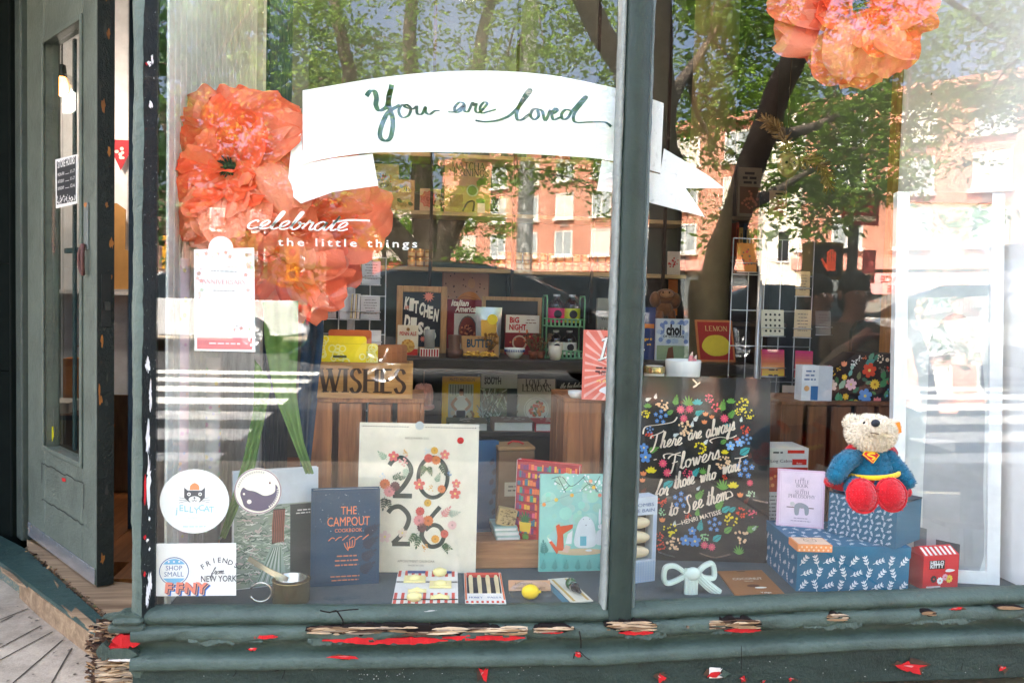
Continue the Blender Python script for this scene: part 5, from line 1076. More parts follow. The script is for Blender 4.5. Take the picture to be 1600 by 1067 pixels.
# ---- flower poster
F=card((994,874),(1201,879),(1006,590),Z=ZD,lean=.10,tr=(1206,589))
th=Thing('flower_poster','black poster with bright flowers and a hand lettered quotation in clear sleeve','poster'); b=th.body(); W,H=F.W,F.H
b.box(F,0,0,-.004,W,H,0,paper((30,33,35),.6,.06)); T=lambda x,y:F.px(960+x/2.8835,580+y/2.8835); k1=1/2.8835/560
pk,rd,yl,bl,lb,gr,te,cr,og,wh,br=(232,84,112),(226,76,48),(238,214,40),(84,140,206),(130,180,232),(104,160,70),(56,168,168),(244,200,156),(236,140,86),(226,230,226),(96,44,36)
for(x,y,t,r,c)in[(145,122,'f',26,wh),(190,118,'f',24,wh),(215,150,'d',34,cr),(150,152,'l',30,gr),(140,192,'d',24,yl),(208,205,'p',34,bl),(250,188,'L',34,gr),(285,140,'f',44,gr),(335,130,'g',56,gr),(374,135,'l',38,te),(372,180,'f',40,te),(298,172,'s',22,pk),(338,170,'s',21,pk),(312,212,'s',20,pk),(425,122,'d',26,pk),(458,164,'d',24,pk),(410,192,'t',20,og),(405,228,'t',20,og),(438,205,'t',18,og),(365,215,'f',30,wh),(495,212,'s',22,pk),(497,165,'f',50,gr),(525,130,'l',34,gr),(525,196,'f',44,gr),(580,150,'d',34,yl),(606,192,'d',26,yl),(560,180,'d',20,yl),(590,262,'d',28,rd),(595,306,'p',26,bl),(550,302,'d',16,rd),(563,322,'P',20,lb),(522,336,'P',22,lb),(490,320,'L',34,gr),(585,365,'L',56,te),(588,440,'p',44,bl),(616,385,'f',26,br),(497,360,'l',28,yl),(490,410,'d',38,cr),(535,508,'l',40,yl),(490,505,'g',60,gr),(610,502,'s',17,pk),(612,552,'d',24,(190,220,180)),(566,556,'t',22,og),(592,585,'f',30,br),(572,632,'d',30,rd),(620,640,'d',24,pk),(530,625,'L',36,te),(500,625,'L',46,te),(525,668,'d',36,yl),(608,700,'f',50,gr),(570,742,'d',40,cr),(562,800,'g',50,gr),(510,718,'L',46,gr),(450,690,'p',34,bl),(460,755,'L',48,te),(410,742,'d',26,(150,206,150)),(362,764,'P',28,bl),(320,760,'P',26,bl),(350,718,'P',20,bl),(405,782,'s',20,pk),(438,790,'s',20,pk),(250,712,'d',36,yl),(270,772,'d',40,cr),(205,742,'d',22,rd),(208,785,'d',24,rd),(215,668,'t',22,og),(215,632,'d',22,(160,210,160)),(216,590,'d',28,rd),(298,578,'p',38,bl),(240,515,'L',56,te),(238,456,'s',22,pk),(218,414,'s',22,pk),(165,440,'l',40,yl),(130,460,'t',22,og),(126,490,'t',20,og),(130,540,'f',30,br),(140,386,'P',28,bl),(132,344,'P',22,bl),(165,345,'f',44,gr),(158,292,'d',24,rd),(160,264,'p',18,bl),(315,258,'d',42,cr),(355,244,'f',26,wh),(270,282,'f',26,wh),(385,346,'d',34,yl),(330,458,'d',26,pk),(362,458,'f',44,te),(400,445,'g',36,gr),(395,705,'f',46,te),(470,605,'f',50,gr),(380,560,'f',50,gr),(376,528,'f',22,wh),(332,652,'d',18,rd),(380,642,'f',34,gr),(495,478,'d',16,rd),(410,320,'f',26,wh),(275,690,'f',24,wh),(628,708,'f',24,wh),(575,222,'f',22,wh),(505,240,'l',22,te),(300,135,'f',26,br),(325,190,'f',24,br)]:
 x_,y_=T(x,y); r*=k1*1.05; hh=.0012
 if t=='s':daisy(b,F,x_,y_,r,c,(240,130,120),10,hh+.0006,.62)
 elif t=='d':dots(b,F,x_,y_,r*.85,c,17,.19,h=hh+.0004)
 elif t=='p':[petals(b,F,x_+r*.75*cos(a)*q,y_+r*.75*sin(a)*q,r*.3,c,n=5,h=hh+.0003)for a,q in((.3,1),(1.5,1),(2.7,1),(4,1),(5.2,1),(0,0))]
 elif t=='P':petals(b,F,x_,y_,r,c,n=5,h=hh+.0006)
 elif t=='t':[lf(b,F,x_,y_-r*.5,r*1.1,1.57+q,c,hh+.0004+.00005*i,.26)for i,q in enumerate((-.6,0,.6))]
 elif t=='f':fern(b,F,x_-r*.3,y_-r*.4,r*1.1,.9+.5*((x*7+y)%3-1),c,5,hh)
 elif t=='l':[lf(b,F,x_,y_-r*.4,r*.75,1.57+q,c,hh+.00005*i,.24)for i,q in enumerate((-1.1,-.5,0,.5,1.1))]
 elif t=='L':lf(b,F,x_-r*.4,y_-r*.2,r*1.05,.6,c,hh+.0002,.3); b.stroke(F,[(x_-r*.4,y_-r*.2),(x_+r*.4,y_+r*.35)],r*.05,paper((30,70,60)),hh+.0005,1)
 elif t=='g':grassy(b,F,x_,y_-r*.5,r*1.0,c,7,hh)
ik=paper((246,226,206),.5)
for s_,x,y,x2,y2,xh in(('There',168,352,305,328,36),('are',330,310,392,298,34),('always',412,300,545,262,38),('Flowers',250,452,480,388,38),('for',182,560,240,556,38),('those',268,530,362,502,36),('who',384,500,458,482,34),('want',484,462,566,446,36),('to',246,652,288,640,36),('See',318,640,402,606,38),('them',416,606,516,572,38)):
 p,q=T(x,y),T(x2,y2); L=math.hypot(q[0]-p[0],q[1]-p[1]); script(b,F,s_,p[0],p[1],xh*k1*.98,.0040,ik,math.atan2(q[1]-p[1],q[0]-p[0]),.32,L*.98,h=.0034)
for pts in([(128,282),(140,250),(200,240),(262,228),(282,206)],[(440,322),(430,310),(470,296),(520,300),(550,288)],[(225,392),(222,376),(250,370),(300,380)],[(540,392),(570,388),(600,378)],[(500,545),(520,540),(530,560),(500,570)],[(190,395),(176,398)]):b.stroke(F,[T(*p)for p in pts],.0038,ik,.0034,6,False,True)
p,q=T(276,698),T(482,640); L=math.hypot(q[0]-p[0],q[1]-p[1]); f=F.sub(p[0],p[1],0,math.atan2(q[1]-p[1],q[0]-p[0])); b.text(f,'\u2014HENRI MATISSE',0,0,.019,ik,.0034,'l',fit=L,bold=.012)
sv=th.part('clear_sleeve'); sv.box(F,-.004,0,.006,W+.004,H+.004,.0066,glass(.012,(.985,.99,.985),.05,.2))
for pts in([(350,36),(370,60),(352,72),(384,50)],[(620,575),(660,585),(688,590)],[(195,810),(240,825),(270,832)],[(380,815),(450,835),(520,820)]):
 q=[T(*p)for p in pts]; sv.stroke(F,q,.004,glass(.5,(.9,.9,.9),.2,.8),.0085,4)
th.done()
# ---- bath bomb carton, bow, coconut packet
F=card((990,914),(1026,909),(990,774),Z=ZD,lean=0,tr=(1024,779)); F.o.x-=.04; W=F.W+.04; H=F.H; F.o=Vector((F.o.x,F.o.y,ZD))
th=Thing('bath_bomb_box','pale blue gingham box with three round windows of bath bombs by the mullion','box'); b=th.body(); mb_=paper((206,216,226),.5)
b.box(F,0,0,-.045,W,H*.25,0,mb_); b.box(F,0,H*.78,-.045,W,H*.985,0,mb_); b.box(F,0,H*.2505,-.045,.012,H*.7795,0,mb_); b.box(F,W-.012,H*.2505,-.045,W,H*.7795,0,mb_); b.box(F,.0125,H*.2505,-.045,W-.0125,H*.7795,-.036,paper((60,50,44)))
for k in range(14):b.rect(F,W*k/14,.001,W*(k+.45)/14,H*.24,paper((160,184,214),.5),.0006); b.rect(F,W-.011+.0008*(k%13),H*.26,W-.0107+.0008*(k%13),H*.77,paper((160,184,214),.5),.0006)
for k in range(8):b.rect(F,.001,H*.03*k,W-.001,H*(.03*k+.013),paper((170,192,218),.5),.0009)
b.text(F,'BOMBS',W*.62,H*.88,.013,paper((70,100,150)),.001,fit=W*.55); b.text(F,'DE BAIN',W*.62,H*.815,.013,paper((70,100,150)),.001,fit=W*.6)
for k in range(3):s_=th.part('bath_bomb'); s_.ball(F.pt(W*.5,H*(.34+.17*k),-.018),(W*.36,H*.072,.017),paper((224,206,170),.6),18,12)
th.done()
th=Thing('ceramic_bow','mint green glazed ceramic bow standing on the platform','ornament'); b=th.body(); mw_=paper((208,222,212),.3,.05); c=G(1083,926,ZD); c=Vector((c.x,.085,ZD)); F=Frame(c,(1,0,0),(0,0,1))
T=lambda u,v:Frame(c,(1,0,0),(0,0,1)).px(u,v)
def band(pts,depth,w_,rib=5):
 rows=[]; q=smooth_pts([T(*p)for p in pts],8); n=len(q)
 for i in range(n):
  a_,b2=q[max(0,i-1)],q[min(n-1,i+1)]; dx,dy=b2[0]-a_[0],b2[1]-a_[1]; l=math.hypot(dx,dy); row=[]
  for j in range(21):
   s_=-1+2*j/20; th_=.007*math.sqrt(max(.0,1-s_*s_*.95))+.0014*cos(s_*rib*pi)
   row.append(F.pt(q[i][0]-dy/l*w_*.42*s_,max(.0012,q[i][1]+dx/l*w_*.42*s_),depth+th_))
  row+=[F.pt(q[i][0]+dy/l*w_*.42*s_,max(.001,q[i][1]-dx/l*w_*.42*s_),depth-.006)for s_ in(-1,0,1)]; row.append(row[0]); rows.append(row)
 b.grid(rows,mw_)
band([(1072,896),(1055,884),(1040,886),(1037,902),(1042,910),(1056,906),(1070,898)],.004,.016,3)
band([(1088,896),(1100,884),(1112,880),(1116,892),(1114,902),(1102,902),(1090,899)],.002,.016,3)
band([(1079,886),(1078,905),(1077,934)],.012,.044,5); band([(1090,898),(1104,912),(1122,926)],.006,.030,4); b.ball(F.pt(*T(1080,894),.012),(.022,.018,.014),mw_,18,10); th.done()
F=flat(((1150,933),(1227,931),(1122,895)),.004); th=Thing('coconut_packet','flat brown kraft packet printed coconut lying on the felt','packet'); b=th.body(); W,H=F.W,F.H
a,c,d,e=(G(*p,ZD+.002)for p in((1150,933),(1228,931),(1190,892),(1121,894))); F=Frame(a,c-a,(d-c)-(c-a).normalized()*((d-c).dot((c-a).normalized())),(0,0,1)); qq=[((p-F.o).dot(F.ax),(p-F.o).dot(F.ay))for p in(a,c,d,e)]
b.prism(F,qq,0,.004,paper((150,98,54),.5)); W=qq[1][0]; H=qq[2][1]; sh_=(qq[3][0]-qq[0][0])/H; f=Frame(F.o,F.ax,F.ay+F.ax*sh_,F.az)
b.text(f,'COCONUT',W*.5,H*.60,.024,paper((236,226,206)),.0048,fit=W*.62); b.disc(f,W*.5,H*.36,.018,paper((96,56,34)),.0046,16,.011); b.disc(f,W*.62,H*.28,.017,paper((244,240,230)),.0049,16,.006); b.text(f,'Yelge',W*.64,H*.07,.014,paper((240,236,226)),.0048); lines(b,f,W*.35,W*.65,H*.54,1,.01,.003,(226,210,180),.0048); b.rect(f,W*.4,H*.94,W*.58,H*.965,paper((60,44,30)),.0048); th.done()
# ---- blue boxes, sloth book, orange soap, puzzle box, bear, red box
mb1=paper((12,104,140),.45)
a,c=G(1245,928,ZD),G(1421,922,ZD); l=G(1211,880,ZD); FB1=upright(Vector((a.x,.085,ZD)),-.10); FB1.o.x+=FB1.px(1245,900)[0]; W=FB1.px(1421,880)[0]; H=FB1.px(1330,853)[1]; Dp=.25
th=Thing('gift_box','large blue gift box with white leaf sprigs, lowest of the two','box','blue patterned gift boxes'); b=th.part('box_body'); b.box(FB1,0,0,-Dp,W,H-.03,0,mb1); b=th.part('lid'); b.box(FB1,-.002,H-.0298,-Dp-.002,W+.002,H,.002,mb1)
bb=th.parts[0][1]; q=random.Random(8)
def sprigs(mb,F,w_,h_,step,c=(222,232,238),h=.0026,s=1.0):
 n=int(w_/step)+1; m_=int(h_/step)+1
 for i in range(n):
  for j in range(m_):
   x,y=(i+.5+.25*(j%2))*step,(j+.5)*step
   if x>w_-step*.35 or y>h_-step*.35:continue
   a=[.9,1.9,.4,1.3][(i+2*j)%4]; f=F.sub(x,y,0,a); l=step*.40*s; mb.stroke(f,[(-l,0),(l,0)],l*.1,paper(c),h,1)
   for t in(-.5,0,.5):
    for s_ in(-1,1):lf(mb,f,t*l,0,l*.62,s_*.75,c,h+.0002,.2)
sprigs(bb,FB1,W,H-.002,.034,s=1.25)
FS_=Frame(FB1.pt(0,0,-Dp),-FB1.az*-1,(0,0,1),-FB1.ax); FS_.ax=FB1.az; sprigs(bb,FS_,Dp,H-.002,.034)
FT_=Frame(FB1.pt(0,H,0),FB1.ax,-FB1.az,FB1.ay); sprigs(th.parts[1][1],FT_,W,Dp,.034,h=.0008)
th.done(); ZB1=FB1.pt(0,H,0).z
a,c=G(1293,831,ZB1),G(1399,857,ZB1); FB2=upright(a,math.atan2(c.y-a.y,c.x-a.x)); W=(c-a).length; H=FB2.px(1345,778)[1]; Dp=.15
th=Thing('gift_box','smaller blue box with fine white leaves that the teddy bear sits on','box','blue patterned gift boxes'); b=th.part('box_body'); b.box(FB2,0,0,-Dp,W,H-.001,0,paper((28,98,128),.45)); sprigs(b,FB2,W,H,.0165,(206,222,234),.0008,1.2)
b=th.part('lid'); b.box(FB2,-.001,H-.0008,-Dp-.001,W+.001,H+.003,.001,paper((30,46,64),.4))
FS_=Frame(FB2.pt(0,0,-Dp),FB2.az,(0,0,1),-FB2.ax); sprigs(th.parts[0][1],FS_,Dp,H,.0165,(150,170,190),.0008); th.done(); ZB2=FB2.pt(0,H+.003,0).z
a,c,d=G(1246,862,ZB1),G(1307,862,ZB1),G(1229,830,ZB1); ang=math.atan2(c.y-a.y,c.x-a.x); F=upright(a,ang-.08); th=Thing('soap_bar_box','orange patterned soap box with a cat drawing lying on the blue box','box'); b=th.body(); W=.092; h_=.02
b.box(F,0,.0004,-.07,W,h_,0,paper((236,150,92),.5),.0015); FT_=Frame(F.pt(0,h_,0),F.ax,-F.az,F.ay); b.rect(FT_,.004,.004,W-.004,.066,paper((240,206,178)),.0006); b.stroke(FT_,[(.03,.03),(.032,.048),(.04,.042),(.052,.044),(.06,.05),(.06,.03),(.045,.024)],.0014,paper((90,70,60)),.0012,4,True); b.disc(FT_,.04,.036,.0016,paper((60,50,44)),.0013,6); b.disc(FT_,.052,.037,.0016,paper((60,50,44)),.0013,6); lines(b,FT_,.02,.07,.058,1,.01,.003,(150,90,60),.0012)
for k in range(14):b.disc(F,.005+.0063*k,.006+.008*(k%2),.0028,paper((246,206,170)),.0006,6)
th.done()
F=card((1216,822),(1290,828),(1222,734),Z=ZB1,lean=.08,tr=(1294,738)); F.o=F.o+Vector((0,.012,0))
def paint(b,F):
 W,H=F.W,F.H; b.rect(F,.006,.004,W-.005,H-.004,paper((236,214,226),.5),.0006); b.stroke(F,[(.010,.008),(.010,H-.008),(W-.009,H-.008),(W-.009,.008)],.0007,paper((206,170,190)),.001,1,True); k_=paper((120,104,120))
 for i,(s_,y,z)in enumerate((('THE',.83,.006),('LITTLE',.77,.010),('BOOK',.70,.010),('OF',.645,.005),('SLOTH',.58,.010),('PHILOSOPHY',.51,.010))):serif(b,F,s_,W*.52,H*y,z,k_,h=.0012,bold=.9)
 b.rect(F,W*.2,H*.335,W*.78,H*.35,paper((90,60,40)),.0012); b.poly(F,smooth_pts([(W*.38,H*.22),(W*.37,H*.38),(W*.5,H*.43),(W*.66,H*.37),(W*.67,H*.24),(W*.6,H*.22),(W*.57,H*.33),(W*.48,H*.33),(W*.46,H*.22)],3,True),paper((150,154,160)),.0016); b.disc(F,W*.32,H*.40,.007,paper((206,200,196)),.0018); b.disc(F,W*.31,H*.405,.001,paper((40,40,40)),.0021,6)
 lines(b,F,W*.28,W*.74,H*.15,2,.008,.002,(150,130,150),.0012)
book('book','small pink book with a grey sloth on a branch standing on the blue box',F,F.W,F.H,.014,(226,190,210),paint=paint)
ySB=.50; a,c=P(1195,760,ySB),P(1261,760,ySB); F=upright(Vector((a.x,ySB,ZD)),0); W=c.x-a.x; H=F.px(1230,700)[1]; th=Thing('puzzle_box','tall white carton with red picture and brown side behind the sloth book','box'); b=th.body()
b.box(F,0,0,-.12,W,H,0,paper((226,222,212),.5)); b.box(F,W+.0003,0,-.12,W+.004,H-.001,-.001,paper((150,104,66),.7)); hh=lambda v:F.px(1230,v)[1]
b.rect(F,.001,hh(768),W-.001,hh(730),paper((190,58,40),.4),.0006); q=random.Random(6)
for k in range(26):b.disc(F,q.uniform(.008,W-.008),q.uniform(hh(764),hh(734)),q.uniform(.003,.007),paper(q.choice([(226,110,60),(150,30,30),(240,150,90)])),.0008+.00002*k,7)
b.text(F,'Log Cabin',W*.36,hh(722),.013,paper((60,56,54)),.0008,fit=W*.5); b.rect(F,W*.62,hh(726),W*.96,hh(717),paper((214,56,44)),.0008); b.text(F,'Robin',W*.79,hh(725),.008,paper((240,230,220)),.0012); lines(b,F,W*.05,W*.9,hh(776),7,.012,.004,(130,124,120),.0008,3,'l'); b.rect(F,W*.5,hh(708),W*.9,hh(703),paper((214,56,44)),.0008)
lines(b,F,W*.1,W*.45,hh(708),1,.01,.005,(60,56,54),.0008); th.done()
F=card((1441,921),(1496,917),(1441,866),Z=ZD,lean=0,tr=(1496,869)); th=Thing('small_red_box','small red toy box with striped sloping top by the right glass','box'); W,H=F.W,F.H; D_=.075; b=th.part('box_body'); mr_=paper((214,26,40),.35)
b.box(F,0,.0005,-D_,W,H,0,mr_); tp=th.part('striped_top'); e=.02
tp.add([F.pt(0,H+.0005,0),F.pt(W,H+.0005,0),F.pt(W-.006,H+e,-.03),F.pt(.006,H+e,-.03),F.pt(0,H+.0005,-D_),F.pt(W,H+.0005,-D_)],[(0,1,2,3),(3,2,5,4),(0,3,4),(1,5,2)],mr_)
Ft=Frame(F.pt(0,H+.0005,0),F.ax,(F.pt(0,H+e,-.03)-F.pt(0,H+.0005,0)))
for k in range(7):tp.rect(Ft,W*(.05+.135*k),.001,W*(.115+.135*k),.03,paper((240,236,232)),.0008)
b.rect(F,W*.16,H*.60,W*.60,H*.86,paper((24,22,24)),.0006); b.text(F,'HELLO',W*.38,H*.74,.014,paper((244,244,244)),.001,fit=W*.38,bold=.03); b.text(F,'KITTY',W*.38,H*.63,.014,paper((244,244,244)),.001,fit=W*.38,bold=.03)
b.poly(F,smooth_pts([(W*.62,H*.52),(W*.68,H*.58),(W*.8,H*.57),(W*.9,H*.53),(W*.8,H*.49),(W*.68,H*.49)],3,True),paper((240,240,240)),.0008); b.rect(F,W*.1,H*.03,W*.5,H*.09,paper((226,200,200)),.0008)
for(x,y,r,c)in((.3,.3,.011,(40,36,40)),(.48,.24,.011,(240,240,240)),(.62,.34,.010,(236,170,190)),(.74,.28,.012,(240,200,70))):daisy(b,F,W*x,H*y,r,c,(230,60,60),9,.001,.8)
th.done()
# ---- teddy bear in a red and blue hero suit, sitting on the small blue box
def skin(name,verts,edges,radii,mat,origin,sub=2,noise=.0,root=0):
 me=bpy.data.meshes.new(name); me.from_pydata([tuple(Vector(v)-Vector(origin))for v in verts],edges,[]); o=bpy.data.objects.new(name,me); COL.objects.link(o); o.location=origin
 sk=o.modifiers.new('skin','SKIN'); sk.use_smooth_shade=True
 for i,r in enumerate(radii):
  d=me.skin_vertices[0].data[i]; d.radius=(r,r)if not isinstance(r,tuple)else r; d.use_root=i==root
 if sub:s_=o.modifiers.new('smooth','SUBSURF'); s_.levels=sub; s_.render_levels=sub
 me.materials.append(mat); return o
def fur(mb,mat_keys,n,length,seed=1):
 """short pile: many small faces standing on the surface already in mb"""
 q=random.Random(seed); V=[Vector(p)for p in mb.v]; fs=list(zip(mb.f,mb.fm)); out=[]
 tri=[(f,m,(V[f[1]]-V[f[0]]).cross(V[f[2]]-V[f[0]]))for f,m in fs if len(f)>2]; tot=[t[2].length for t in tri]; acc=np.cumsum(tot)
 for _ in range(n):
  f,m,nn=tri[int(np.searchsorted(acc,q.random()*acc[-1]))]
  if nn.length<1e-9:continue
  k=[q.random()for _ in f]; s_=sum(k); p=sum((V[i]*(w/s_)for i,w in zip(f,k)),Vector()); nn=nn.normalized(); t=nn.orthogonal().normalized(); a=q.uniform(0,6.28); t=t*cos(a)+nn.cross(t)*sin(a)
  out.append((p,nn,t,length*q.uniform(.5,1.3),m))
 for p,nn,t,l,m in out:
  e=p+nn*l*.7+t*l*.6; w_=nn.cross(t)*l*.16; mb.add([p-w_,p+w_,e],[(0,1,2)],mb.mats[m])
cw=cloth((238,228,206),(206,192,166),500); cb=cloth((14,100,128),(8,70,94),500); cr_=cloth((206,24,36),(150,12,22),500); cy=cloth((240,196,40),(206,156,20),500)
yB=P(1345,770,0).y; base=FB2.pt(FB2.W*.5,0,-.075); yB=base.y-.01
T3=lambda u,v,dy=0.0:P(u,v,yB+dy)
S=(P(1400,700,yB)-P(1300,700,yB)).length/100
th=Thing('teddy_bear','cream teddy bear in a blue suit with red cape, belt and boots','teddy bear')
bod=th.part('suit'); K=S
bod.ball(T3(1360,742),(40*K,42*K,30*K),cb,24,16,Frame((0,0,0),(1,0,0),(0,0,1)))
bod.ball(T3(1360,722),(32*K,26*K,25*K),cb,24,14,Frame((0,0,0),(1,0,0),(0,0,1)))
V=Frame((0,0,0),(1,0,0),(0,0,1))
def sausage(mb,pts,rad,m,n=16):
 q=smooth_pts([tuple(p)for p in pts],5); r=np.interp(np.linspace(0,len(rad)-1,len(q)),range(len(rad)),rad); mb.tube(q,[max(.002,x)for x in r],m,n); mb.ball(q[0],r[0],m,n,10); mb.ball(q[-1],r[-1],m,n,10)
sausage(bod,[T3(1334,714,-.01),T3(1318,724,-.025),T3(1306,742,-.04)],[14*K,15*K,13*K],cb)
sausage(bod,[T3(1386,716,-.01),T3(1402,734,-.025),T3(1418,752,-.04)],[14*K,14*K,11*K],cb)
sausage(bod,[T3(1340,756,-.02),T3(1334,762,-.05)],[16*K,14*K],cb); sausage(bod,[T3(1374,756,-.02),T3(1378,760,-.05)],[16*K,14*K],cb)
tr_=th.part('red_trunks'); tr_.ball(T3(1358,750,-.004),(36*K,17*K,31*K),cr_,24,14,V)
bt=th.part('belt'); bt.lathe(Frame(T3(1360,737,-.004),(1,.0,.10),(0,0,1)),[(36*K,-3.2*K),(40.5*K,-3*K),(41.5*K,0),(40.5*K,3.4*K),(37*K,3.6*K)],cy,32)
for u,v in((1346,774),(1391,772)):
 ft=th.part('boot'); F=Frame((0,0,0),(1,0,0),(0,.32,1)); c=T3(u,v,-.075); ft.ball(c,(22*K,23*K,13*K),cr_,24,14,F); ft.ball(c+Vector((0,-.004,0)),(17*K,18*K,13*K),cloth((190,16,30),(160,10,22),300),24,12,F)
 ft.tube([c+Vector((22.5*K*cos(t),-.004,0))+Vector((0,.3,1)).normalized()*23*K*sin(t)for t in np.linspace(0,2*pi,30)],.0035,cr_,6)
cp_=th.part('cape'); rows=[]
for i in range(10):
 t=i/9; rows.append([T3(1338-40*t+(56+66*t)*s_,700+62*t+6*sin(s_*7),.045+.02*sin(s_*6)*t)for s_ in np.linspace(0,1,14)])
cp_.grid(rows,cr_)
for sx in(-1,1):cp_.tube([T3(1360+sx*16,694,-.02),T3(1360+sx*28,698,-.012),T3(1360+sx*36,708,.02)],[4*K,6*K,7*K],cr_,10)
sausage(cp_,[T3(1304,744,-.01),T3(1296,752,-.0)],[9*K,8*K],cr_); sausage(cp_,[T3(1400,764,.0),T3(1416,768,.0)],[9*K,8*K],cr_)
em=th.part('chest_badge'); FE=Frame(T3(1360,714,-.0395),(1,0,0),(0,.55,1)); g=K
FE.o=T3(1361,715,-27*K)
em.prism(FE,[(-12*g,5*g),(-7*g,9*g),(8*g,8*g),(13*g,4*g),(1*g,-8*g)],-.004,.0015,cr_); em.stroke(FE,[(-12*g,5*g),(-7*g,9*g),(8*g,8*g),(13*g,4*g),(1*g,-8*g)],.0022,cy,.0022,1,True); em.stroke(FE,[(7*g,5.5*g),(0,6*g),(-5*g,4*g),(1*g,1.5*g),(5*g,-.5*g),(0,-3.5*g)],.0038,cy,.0024,4)
hd=th.part('head'); hd.ball(T3(1361,677,-.012),(37*K,27*K,27*K),cw,32,20,V); hd.ball(T3(1368,668,-.05),(17*K,13*K,15*K),cw,24,14,V)
for u,v in((1331,661),(1394,668)):hd.ball(T3(u,v,-.0),(12.5*K,12*K,6*K),cw,18,12,V)
for nm,mb_,n,l in(('f',hd,9000,.0075),('f',bod,9000,.006),('f',tr_,2200,.005),('f',cp_,1800,.004)):fur(mb_,None,n,l)
for(_,mb_,_,_)in[p for p in th.parts if p[0]=='boot']:fur(mb_,None,1500,.005)
ns=th.part('nose'); ns.ball(T3(1368,661,-.074),(6.5*K,5.5*K,4*K),paper((34,40,46),.5),16,10,V)
for u,v in((1351,661),(1383,668)):ey=th.part('eye'); ey.ball(T3(u,v,-.044),(2.8*K,2.8*K,2*K),paper((26,22,20),.12),12,8,V)
mo=th.part('mouth'); mo.tube([T3(1360,676,-.072),T3(1367,677,-.074),T3(1375,678,-.072)],.0012,paper((90,70,56)),6)
tg=th.part('ear_tag'); FT=Frame(T3(1402,668,-.014),(1,0,.3),(-.25,0,1)); tg.box(FT,-.006,-.014,0,.008,.012,.0015,paper((226,132,40),.5))
th.done(Vector((base.x,base.y,ZB2)))
# ---- dark round knob on the panel behind the bear
th=Thing('dark_pompom','small black ball hanging against the white panel right of the bear','ornament'); b=th.body(); c=P(1436,737,.36); b.ball(c,(.013,.026,.014),paper((38,42,46),.5),16,10,V); b.tube([c+Vector((0,0,.02)),Vector((c.x+.02,.44,c.z+.05))],.002,paper((38,42,46)),6); th.done()
# ---- floral magazine file, white carton and the stool back on the dark crate
yF=.66; a,c=P(1285,630,yF),P(1402,630,yF)
F=upright(Vector((a.x,yF,CQT)),0); W=c.x-a.x; hh=lambda v:F.px(1340,v)[1]
th=Thing('magazine_file','black magazine file covered with bright folk flowers on the dark crate','magazine file'); b=th.body(); mk=paper((38,38,42),.45)
b.prism(F,[(0,0),(W,0),(W,hh(552)),(W*.42,hh(552)),(W*.02,hh(584))],-.09,-.0,mk)
T=lambda x,y:F.px(1200+x/3.5575,380+y/3.5575); k1=(P(1400,600,yF)-P(1300,600,yF)).length/100/3.5575
for(x,y,t,r,c_)in[(422,672,'t',26,(240,150,110)),(562,706,'P',40,(222,76,52)),(340,690,'t',18,(236,160,170)),(395,700,'d',14,(240,190,60)),(358,722,'d',14,(240,190,60)),(424,744,'P',16,(240,196,60)),(352,790,'P',32,(246,216,200)),(460,784,'P',32,(240,196,204)),(592,784,'s',30,(244,206,70)),(538,848,'P',40,(110,160,220)),(430,852,'P',18,(240,190,60)),(486,880,'s',14,(240,200,70)),(606,876,'t',34,(240,140,140)),(628,640,'d',22,(240,220,190)),(662,648,'s',12,(240,214,180)),(696,626,'s',12,(240,220,190)),(700,664,'s',12,(240,206,150)),(480,668,'d',20,(226,230,226)),(505,640,'d',16,(226,230,226)),(664,700,'d',14,(206,70,60)),(692,700,'d',12,(206,70,60)),(672,768,'d',14,(200,70,60)),(536,634,'d',14,(226,120,80)),(680,830,'d',26,(90,160,200)),(320,820,'t',22,(200,170,210)),(720,800,'s',12,(236,150,150)),(640,700,'d',24,(110,110,100)),(308,850,'d',12,(200,80,60))]:
 x_,y_=T(x,y); r*=k1
 if t=='P':petals(b,F,x_,y_,r,c_,(250,220,120),6,.0016)
 elif t=='s':daisy(b,F,x_,y_,r,c_,(190,120,40),12,.0016,.7)
 elif t=='d':dots(b,F,x_,y_,r,c_,9,.24,h=.0014)
 else:[lf(b,F,x_,y_-r*.5,r*1.2,1.57+q,c_,.0014+.00005*i,.26)for i,q in enumerate((-.5,0,.5))]
for(x,y,a_,l,c_)in[(450,740,1.2,40,(110,170,160)),(462,705,1.3,40,(150,190,180)),(540,670,.4,60,(80,150,140)),(560,650,1.0,50,(100,160,130)),(590,650,.9,44,(60,130,110)),(620,800,.8,70,(70,140,90)),(600,840,2.6,30,(90,150,90)),(470,830,.7,46,(60,130,100)),(395,810,1.0,60,(140,190,160)),(380,880,1.4,50,(100,170,130)),(405,880,1.7,44,(90,160,110)),(500,760,1.4,46,(120,130,90)),(520,750,-.4,40,(60,110,90)),(650,860,1.3,44,(80,150,110)),(680,880,1.0,36,(80,150,110)),(330,760,2.0,36,(90,150,110)),(540,780,.3,40,(70,140,110)),(640,760,1.6,60,(70,140,90)),(380,740,-1.4,40,(70,120,80)),(440,890,.6,40,(90,150,100))]:
 x_,y_=T(x,y); lf(b,F,x_,y_,l*k1,a_,c_,.0011,.26)
th.done()
F=card((1252,615),(1278,618),(1252,570),Y=.64,lean=0); F.o.z=CQT
th=Thing('tea_carton','small white and blue carton standing left of the floral file','carton'); b=th.body(); W=F.W; H=F.px(1262,571)[1]; b.box(F,0,0,-.05,W,H,0,paper((226,228,228),.5)); b.rect(F,W*.55,.002,W-.001,H*.42,paper((60,110,160)),.0006); b.disc(F,W*.3,H*.35,W*.16,paper((226,170,110)),.0008); lines(b,F,W*.08,W*.9,H*.82,3,.014,.005,(80,110,150),.0008); b.box(F,W+.0004,0,-.05,W+.05,H*.98,-.001,paper((206,210,214),.5)); th.done()
